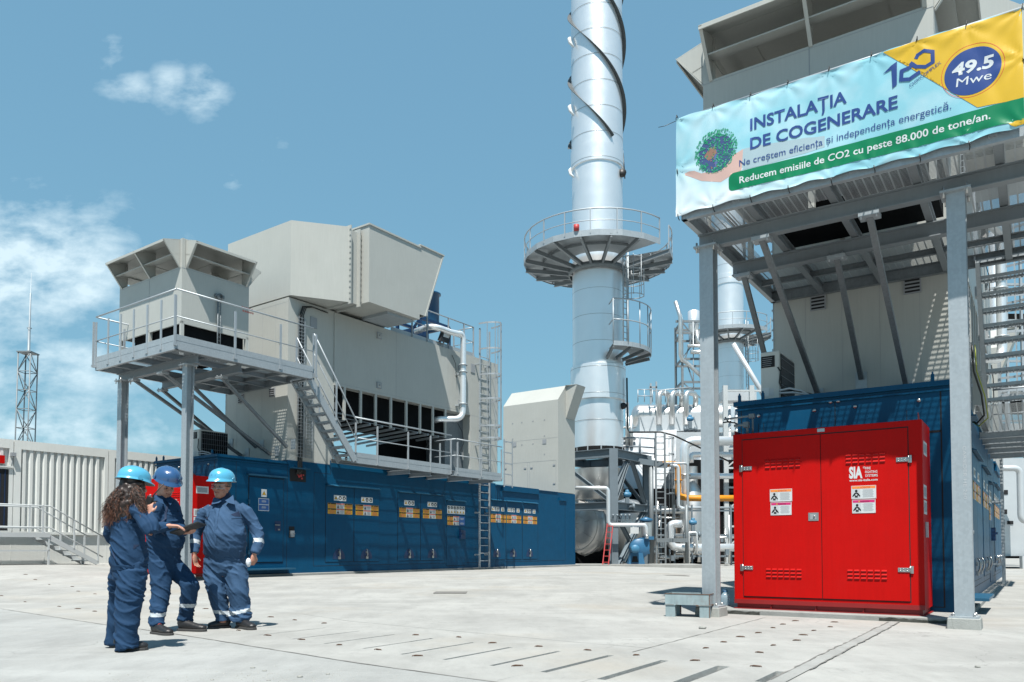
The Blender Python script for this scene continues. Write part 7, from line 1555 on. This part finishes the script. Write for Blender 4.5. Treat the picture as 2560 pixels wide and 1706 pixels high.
shoe(P3, Vector((J(579, 0, .08).x, .08, 0)), Vector((J(523, 0, -.06).x, -.06, 0)), .052); shoe(P3, Vector((J(597, 0, .03).x, .03, 0)), Vector((J(638, 0, -.20).x, -.20, 0)), .054)
P3.finish('skin2')
b = MB(); r7 = random.Random(2)
c7 = P3.loc + J(622, 1406, -.15)
ellip(b, c7, (.030, .030, .052), None, 14); b.v = [(v[0] + .010 * noise.noise(Vector(v) * 45), v[1] + .010 * noise.noise(Vector(v) * 45 + Vector((5, 0, 0))), v[2] + .006 * noise.noise(Vector(v) * 30)) for v in b.v]
single('crumpled_paper', 'crumpled white paper in the hand of the man facing the camera', 'paper', WORLD, tuple(c7), b, 'paper')

# ---------- man looking down at the tablet
d2 = 8.75; u2 = d2 / 1950; P2 = Person(((420 - 1280) * u2, d2, 0), 'man in royal blue helmet looking down and tapping a tablet')
K = lambda a, b, y=0.: Vector(((a - 1280) * (d2 + y) / 1950 - (420 - 1280) * d2 / 1950, y, .92 + (1373 - b) * (d2 + y) / 1950))
S2 = Vector((.55, .83, 0)); b = MB()
b.tube([K(413, 1376, .0), K(413, 1368, .0), K(413, 1352, .0), K(411, 1325, 0), K(409, 1295, 0), K(407, 1268, .01), K(405, 1253, .015), K(404, 1243, .015), K(403, 1237, .01)], [(.165, .15), (.19, .175), (.205, .19), (.19, .165), (.195, .155), (.20, .135), (.17, .11), (.10, .09), (.075, .075)], 26, side=S2)
b.tube([K(391, 1262, -.13), K(385, 1285, -.17), K(382, 1318, -.20), K(398, 1319, -.27), K(423, 1315, -.33)], [.080, .078, .068, .062, .050], 16)
b.tube([K(424, 1260, .13), K(437, 1285, .15), K(447, 1318, .10), K(455, 1328, .0), K(460, 1331, -.07)], [.075, .070, .064, .055, .048], 16)
jk2 = P2.garment('jacket', b, ['cloth', 'band'], .0092, .010, 5, (), [(K(412, 1362), .2, 1.0), (K(383, 1318, -.2), .15, 1.2), (K(445, 1318, .1), .14, 1.)])
t2 = BVHTree.FromPolygons([v.co for v in jk2.data.vertices], [tuple(p.vertices) for p in jk2.data.polygons])
DC('pocket_flap', [(382, 1272), (418, 1268), (421, 1279), (387, 1287)], 'cloth', .010, jk2, t2, P2, K); DC('pocket_flap', [(431, 1266), (440, 1270), (446, 1279), (432, 1279)], 'cloth', .010, jk2, t2, P2, K); DC('placket', [(424, 1255), (428, 1256), (432, 1340), (428, 1340)], 'cloth_dark', .006, jk2, t2, P2, K)
b = MB(); b.prism([K(384, 1236, -.02), K(390, 1254, -.15), K(409, 1262, -.17), K(404, 1247, -.10)], (.004, -.008, .004)); b.prism([K(420, 1238, -.0), K(432, 1250, -.08), K(425, 1264, -.14), K(413, 1250, -.09)], (.004, -.008, .004)); P2.kid('collar', b.mesh('collar', 'cloth'), jk2)
b = MB()
b.tube([K(412, 1362, .0), K(411, 1375, .0), K(410, 1400, .0), K(409, 1420, .0), K(410, 1432, 0)], [(.18, .16), (.185, .16), (.185, .165), (.17, .15), (.1, .1)], 22, side=S2)
b.tube([K(402, 1405, -.08), K(403, 1445, -.10), K(404, 1482, -.14), K(400, 1520, -.19), K(396, 1548, -.23), K(397, 1564, -.25)], [.125, .112, .096, .084, .076, .072], 18)
b.tube([K(425, 1405, .07), K(452, 1435, .06), K(478, 1462, .0), K(473, 1505, .05), K(466, 1540, .10), K(466, 1560, .12)], [.120, .108, .096, .088, .082, .075], 18)
P2.garment('trousers', b, ['cloth', 'band'], .0095, .010, 12, [(K(396, 1534, -.21), (.03, -.1, 1), .021, .15), (K(471, 1513, .05), (.06, .0, 1), .021, .15)], [(K(398, 1540, -.2), .2, 1.2), (K(466, 1545, .1), .2, 1.2), (K(404, 1485, -.18), .16, .8), (K(476, 1465, 0), .15, .8)])
m2 = headmat(K(415, 1216, -.03), .80, .42, .0)
head(P2.skin, m2, 1.0)
P2.skin.tube([K(405, 1262, .02), K(404, 1245, .02), K(404, 1232, .01), K(407, 1222, .0)], [.065, .062, .060, .058], 14)
P2.skin.tube([K(410, 1425, 0), K(411, 1380, 0), K(410, 1320, 0), K(406, 1262, .01)], [(.11, .10), (.15, .12), (.15, .12), (.10, .08)], 16, side=S2)
for pts in ([K(405, 1262), K(391, 1268, -.13), K(383, 1318, -.20), K(425, 1315, -.33)], [K(405, 1262), K(424, 1266, .13), K(446, 1318, .10), K(461, 1331, -.07)]): P2.skin.tube(pts, [.045, .044, .036, .027], 12)
for pts in ([K(402, 1410, -.08), K(404, 1482, -.14), K(397, 1560, -.25)], [K(425, 1410, .07), K(477, 1463, .0), K(466, 1556, .12)]): P2.skin.tube(pts, [.08, .055, .04], 12)
hand(P2.skin, K(427, 1315, -.335), (1, -.02, -.05), (.1, -.1, -1), 1, 1.0, .42); hand(P2.skin, K(461, 1332, -.08), (.9, -.35, .0), (.05, .1, 1), -1, .95, .55)
hardhat(P2, m2 @ Matrix.Translation((0, .012, .034)) @ Matrix.Rotation(-.05, 4, 'X') @ Matrix.Scale(1.10, 4), 'hat_blue', ridge=True); face_bits(P2, m2, 'hair_grey')
shoe(P2, Vector((K(386, 0, -.22).x, -.22, 0)), Vector((K(431, 0, -.44).x, -.44, 0)), .054, 'ladder_red'); shoe(P2, Vector((K(450, 0, .08).x, .08, 0)), Vector((K(518, 0, -.01).x, -.01, 0)), .05)
P2.finish('skin')
b = MB(); ct = P2.loc + K(470, 1321.5, -.20); rt = Matrix.Translation(ct) @ Matrix.Rotation(-.36, 4, 'Y') @ Matrix.Rotation(-.10, 4, 'X') @ Matrix.Diagonal((1.08, 1.1, 1.5, 1))
q_ = [rt @ Vector(p) for p in ((-.15, -.10, -.008), (.15, -.10, -.008), (.15, .10, -.008), (-.15, .10, -.008), (-.15, -.10, .006), (.15, -.10, .006), (.15, .10, .006), (-.15, .10, .006))]
b.add(q_, [(0, 3, 2, 1), (4, 5, 6, 7), (0, 1, 5, 4), (1, 2, 6, 5), (2, 3, 7, 6), (3, 0, 4, 7)])
TBt = Thing('tablet', 'dark tablet held out by the man in the royal blue helmet', 'tablet', WORLD, tuple(ct)); TBt.part('body', b, 'black', bev=.003)
b = MB(); b.add([rt @ Vector(p) for p in ((-.135, -.085, .008), (.135, -.085, .008), (.135, .085, .008), (-.135, .085, .008))], [(0, 1, 2, 3)]); TBt.part('screen', b, 'greyprint')

# ---------- woman seen from behind
d1 = 7.12; u1 = d1 / 1950; P1 = Person(((325 - 1280) * u1, d1, 0), 'woman with long curly hair and sky blue helmet seen from behind, holding a radio')
W = lambda a, b, y=0.: Vector(((a - 1280) * (d1 + y) / 1950 - (325 - 1280) * d1 / 1950, y, .92 + (1373 - b) * (d1 + y) / 1950))
S1 = Vector((.80, -.60, 0)); b = MB()
b.tube([W(326, 1428, .0), W(325, 1420, .0), W(323, 1395, .0), W(321, 1360, 0), W(319, 1325, 0), W(319, 1290, 0), W(320, 1270, .01), W(322, 1257, .015), W(324, 1248, .01)], [(.158, .142), (.166, .148), (.178, .155), (.163, .145), (.152, .135), (.150, .12), (.138, .105), (.095, .085), (.065, .065)], 26, side=S1)
b.tube([W(340, 1270, -.09), W(352, 1290, -.15), W(368, 1318, -.20), W(381, 1334, -.20)], [.064, .066, .066, .060], 16)
b.tube([W(381, 1334, -.20), W(380, 1312, -.17), W(375, 1290, -.13)], [.066, .058, .046], 14)
b.tube([W(300, 1272, .09), W(285, 1300, .13), W(272, 1334, .14), W(284, 1352, .20)], [.065, .062, .055, .048], 16)
jk1 = P1.garment('jacket', b, ['cloth', 'band'], .0085, .0105, 8, (), [(W(381, 1334, -.2), .16, 1.2), (W(325, 1400), .25, .7), (W(340, 1290, -.1), .14, .9)])
t1 = BVHTree.FromPolygons([v.co for v in jk1.data.vertices], [tuple(p.vertices) for p in jk1.data.polygons])
DC('hem_band', [(281, 1412), (368, 1412), (368, 1424), (283, 1424)], 'cloth', .006, jk1, t1, P1, W); DC('pocket_opening', [(295, 1372), (297, 1370), (313, 1402), (311, 1404)], 'cloth_dark', .004, jk1, t1, P1, W); DC('pocket_opening', [(351, 1362), (360, 1362), (353, 1372), (350, 1372)], 'cloth_dark', .004, jk1, t1, P1, W)
b = MB()
b.tube([W(325, 1405, .0), W(325, 1425, .0), W(325, 1445, .0), W(325, 1455, 0)], [(.16, .14), (.165, .145), (.15, .14), (.1, .1)], 22, side=S1)
b.tube([W(333, 1425, -.04), W(330, 1465, -.05), W(326, 1505, -.06), W(321, 1545, -.08), W(319, 1580, -.10), W(320, 1612, -.10), W(322, 1621, -.10)], [.125, .125, .112, .100, .090, .092, .097], 20)
b.tube([W(307, 1425, .08), W(302, 1465, .14), W(297, 1505, .18), W(292, 1545, .19), W(288, 1585, .19), W(288, 1610, .19)], [.105, .092, .074, .066, .064, .064], 18)
P1.garment('trousers', b, ['cloth', 'band'], .0088, .010, 15, (), [(W(320, 1600, -.1), .25, .9), (W(290, 1590, .2), .2, 1.), (W(330, 1460), .3, .6)])
m1 = headmat(W(335, 1217, .0), pi - .72, .10, .0)
head(P1.skin, m1, .97)
P1.skin.tube([W(322, 1275, .02), W(324, 1255, .01), W(329, 1240, .0), W(332, 1228, .0)], [.055, .052, .050, .050], 12)
P1.skin.tube([W(325, 1440, 0), W(324, 1380, 0), W(320, 1310, 0), W(321, 1268, .01)], [(.11, .10), (.13, .11), (.12, .10), (.08, .07)], 16, side=S1)
for pts, rr in (([W(321, 1270), W(340, 1274, -.09), W(380, 1332, -.20), W(374, 1286, -.13)], [.04, .04, .036, .025]), ([W(321, 1270), W(300, 1276, .09), W(273, 1332, .14), W(286, 1354, .2)], [.04, .04, .034, .026]), ([W(333, 1430, -.04), W(326, 1505, -.06), W(319, 1605, -.1)], [.08, .055, .04]), ([W(307, 1430, .08), W(297, 1505, .18), W(288, 1605, .24)], [.08, .055, .04])): P1.skin.tube(pts, rr, 12)
hand(P1.skin, W(374, 1286, -.125), (-.12, .1, 1), (.2, .9, 0), -1, .92, .9); hand(P1.skin, W(287, 1356, .2), (.5, .1, -.8), (.8, .1, .4), 1, .9, .5)
hardhat(P1, headmat(W(334, 1213, .0), pi - .72, .12, .0) @ Matrix.Translation((0, .01, .004)) @ Matrix.Scale(.97, 4), 'hat_cyan')
shoe(P1, Vector((W(296, 0, -.11).x, -.11, 0)), Vector((W(374, 0, .03).x, .03, 0)), .047); shoe(P1, Vector((W(279, 0, .16).x, .16, 0)), Vector((W(345, 0, .30).x, .30, 0)), .045)
# curly hair: a dark underlying mass and many separate curls
b = MB(); b.tube([W(330, 1196, .0), W(328, 1215, -.03), W(322, 1240, -.06), W(312, 1262, -.08), W(303, 1285, -.09), W(292, 1303, -.08)], [(.085, .09), (.105, .10), (.125, .09), (.125, .085), (.105, .07), (.05, .04)], 16, side=(1, 0, 0))
me = remesh(b, .012, 2, 'hair'); me.materials.clear(); me.materials.append(M['hair_dark'])
for v in me.vertices: v.co += v.normal * .02 * noise.noise(v.co * 28)
hr = P1.kid('hair', me)
r8 = random.Random(31); b = MB()
for i in range(1150):
    a = r8.uniform(-2.9, .75); zz = r8.uniform(-.4, .9); rr = sqrt(1 - zz * zz) if abs(zz) < 1 else 0
    st = W(333, 1216) + Vector((.094 * cos(a) * rr, .098 * sin(a) * rr, .075 * zz - .015))
    tt_ = r8.random(); side_ = (cos(a) + 1) / 2
    if cos(a) > .25 and r8.random() < .35: end = W(r8.uniform(352, 368), r8.uniform(1265, 1312), r8.uniform(-.22, -.12))
    else: end = W(258 + 74 * side_ + r8.gauss(0, 8), r8.uniform(1268, 1324) - 26 * side_, r8.uniform(-.17, .03))
    if r8.random() < .2: end = end.lerp(st, r8.uniform(.2, .5))
    mid = st.lerp(end, .45) + Vector((-.012 + r8.gauss(0, .012), -.05 + r8.gauss(0, .012), .03))
    n_ = 20; ph = r8.uniform(0, 6.28); fq = r8.uniform(9, 17); am = r8.uniform(.004, .011); pts = []
    for k_ in range(n_ + 1):
        t_ = k_ / n_; p = st * (1 - t_) ** 2 + mid * 2 * t_ * (1 - t_) + end * t_ * t_; w_ = am * min(1, t_ * 3) * (1 + t_ * .5)
        pts.append(p + Vector((cos(ph + fq * t_ * 2.2), sin(ph + fq * t_ * 2.2), .5 * sin(ph * 2 + fq * t_ * 2.6))) * w_)
    dist = (end - W(300, 1300, -.08)).length
    b.tube(pts, [.0030 * (1 - .5 * k_ / n_) for k_ in range(n_ + 1)], 3, 1 if (r8.random() < .25 + .5 * (end.z < W(0, 1290).z)) else 0, caps=False, smooth=True)
P1.kid('curls', b.mesh('curls', ['hair_dark', 'hair_brown']), hr)['kind'] = 'stuff'
P1.finish('skin')
cR = P1.loc + W(371, 1256, -.10); RD = Thing('handheld_radio', 'black handheld radio with long antenna held up by the woman', 'radio', WORLD, tuple(cR))
rm = Matrix.Translation(cR) @ Matrix.Rotation(.35, 4, 'Y') @ Matrix.Rotation(-.2, 4, 'Z')
def rbx(x0, x1, y0, y1, z0, z1): bb = MB(); bb.box(x0, x1, y0, y1, z0, z1); bb.v = [tuple(rm @ Vector(v)) for v in bb.v]; return bb
RD.part('body', rbx(-.030, .030, -.018, .018, -.06, .055), 'black', bev=.004)
b = MB(); b.tube([rm @ Vector((.018, 0, .05)), rm @ Vector((.020, 0, .08)), rm @ Vector((.075, 0, .205))], [.009, .007, .004], 8); RD.part('antenna', b, 'black')
b = MB(); b.tube([rm @ Vector((-.012, 0, .055)), rm @ Vector((-.012, 0, .072))], .008, 8); b.box(0, 0, 0, 0, 0, 0) if False else None; RD.part('knob', b, 'greyprint')
b = MB(); b.beam(rm @ Vector((.03, 0, .02)), rm @ Vector((.075, 0, .035)), .008, .012); RD.part('clip', b, 'black')
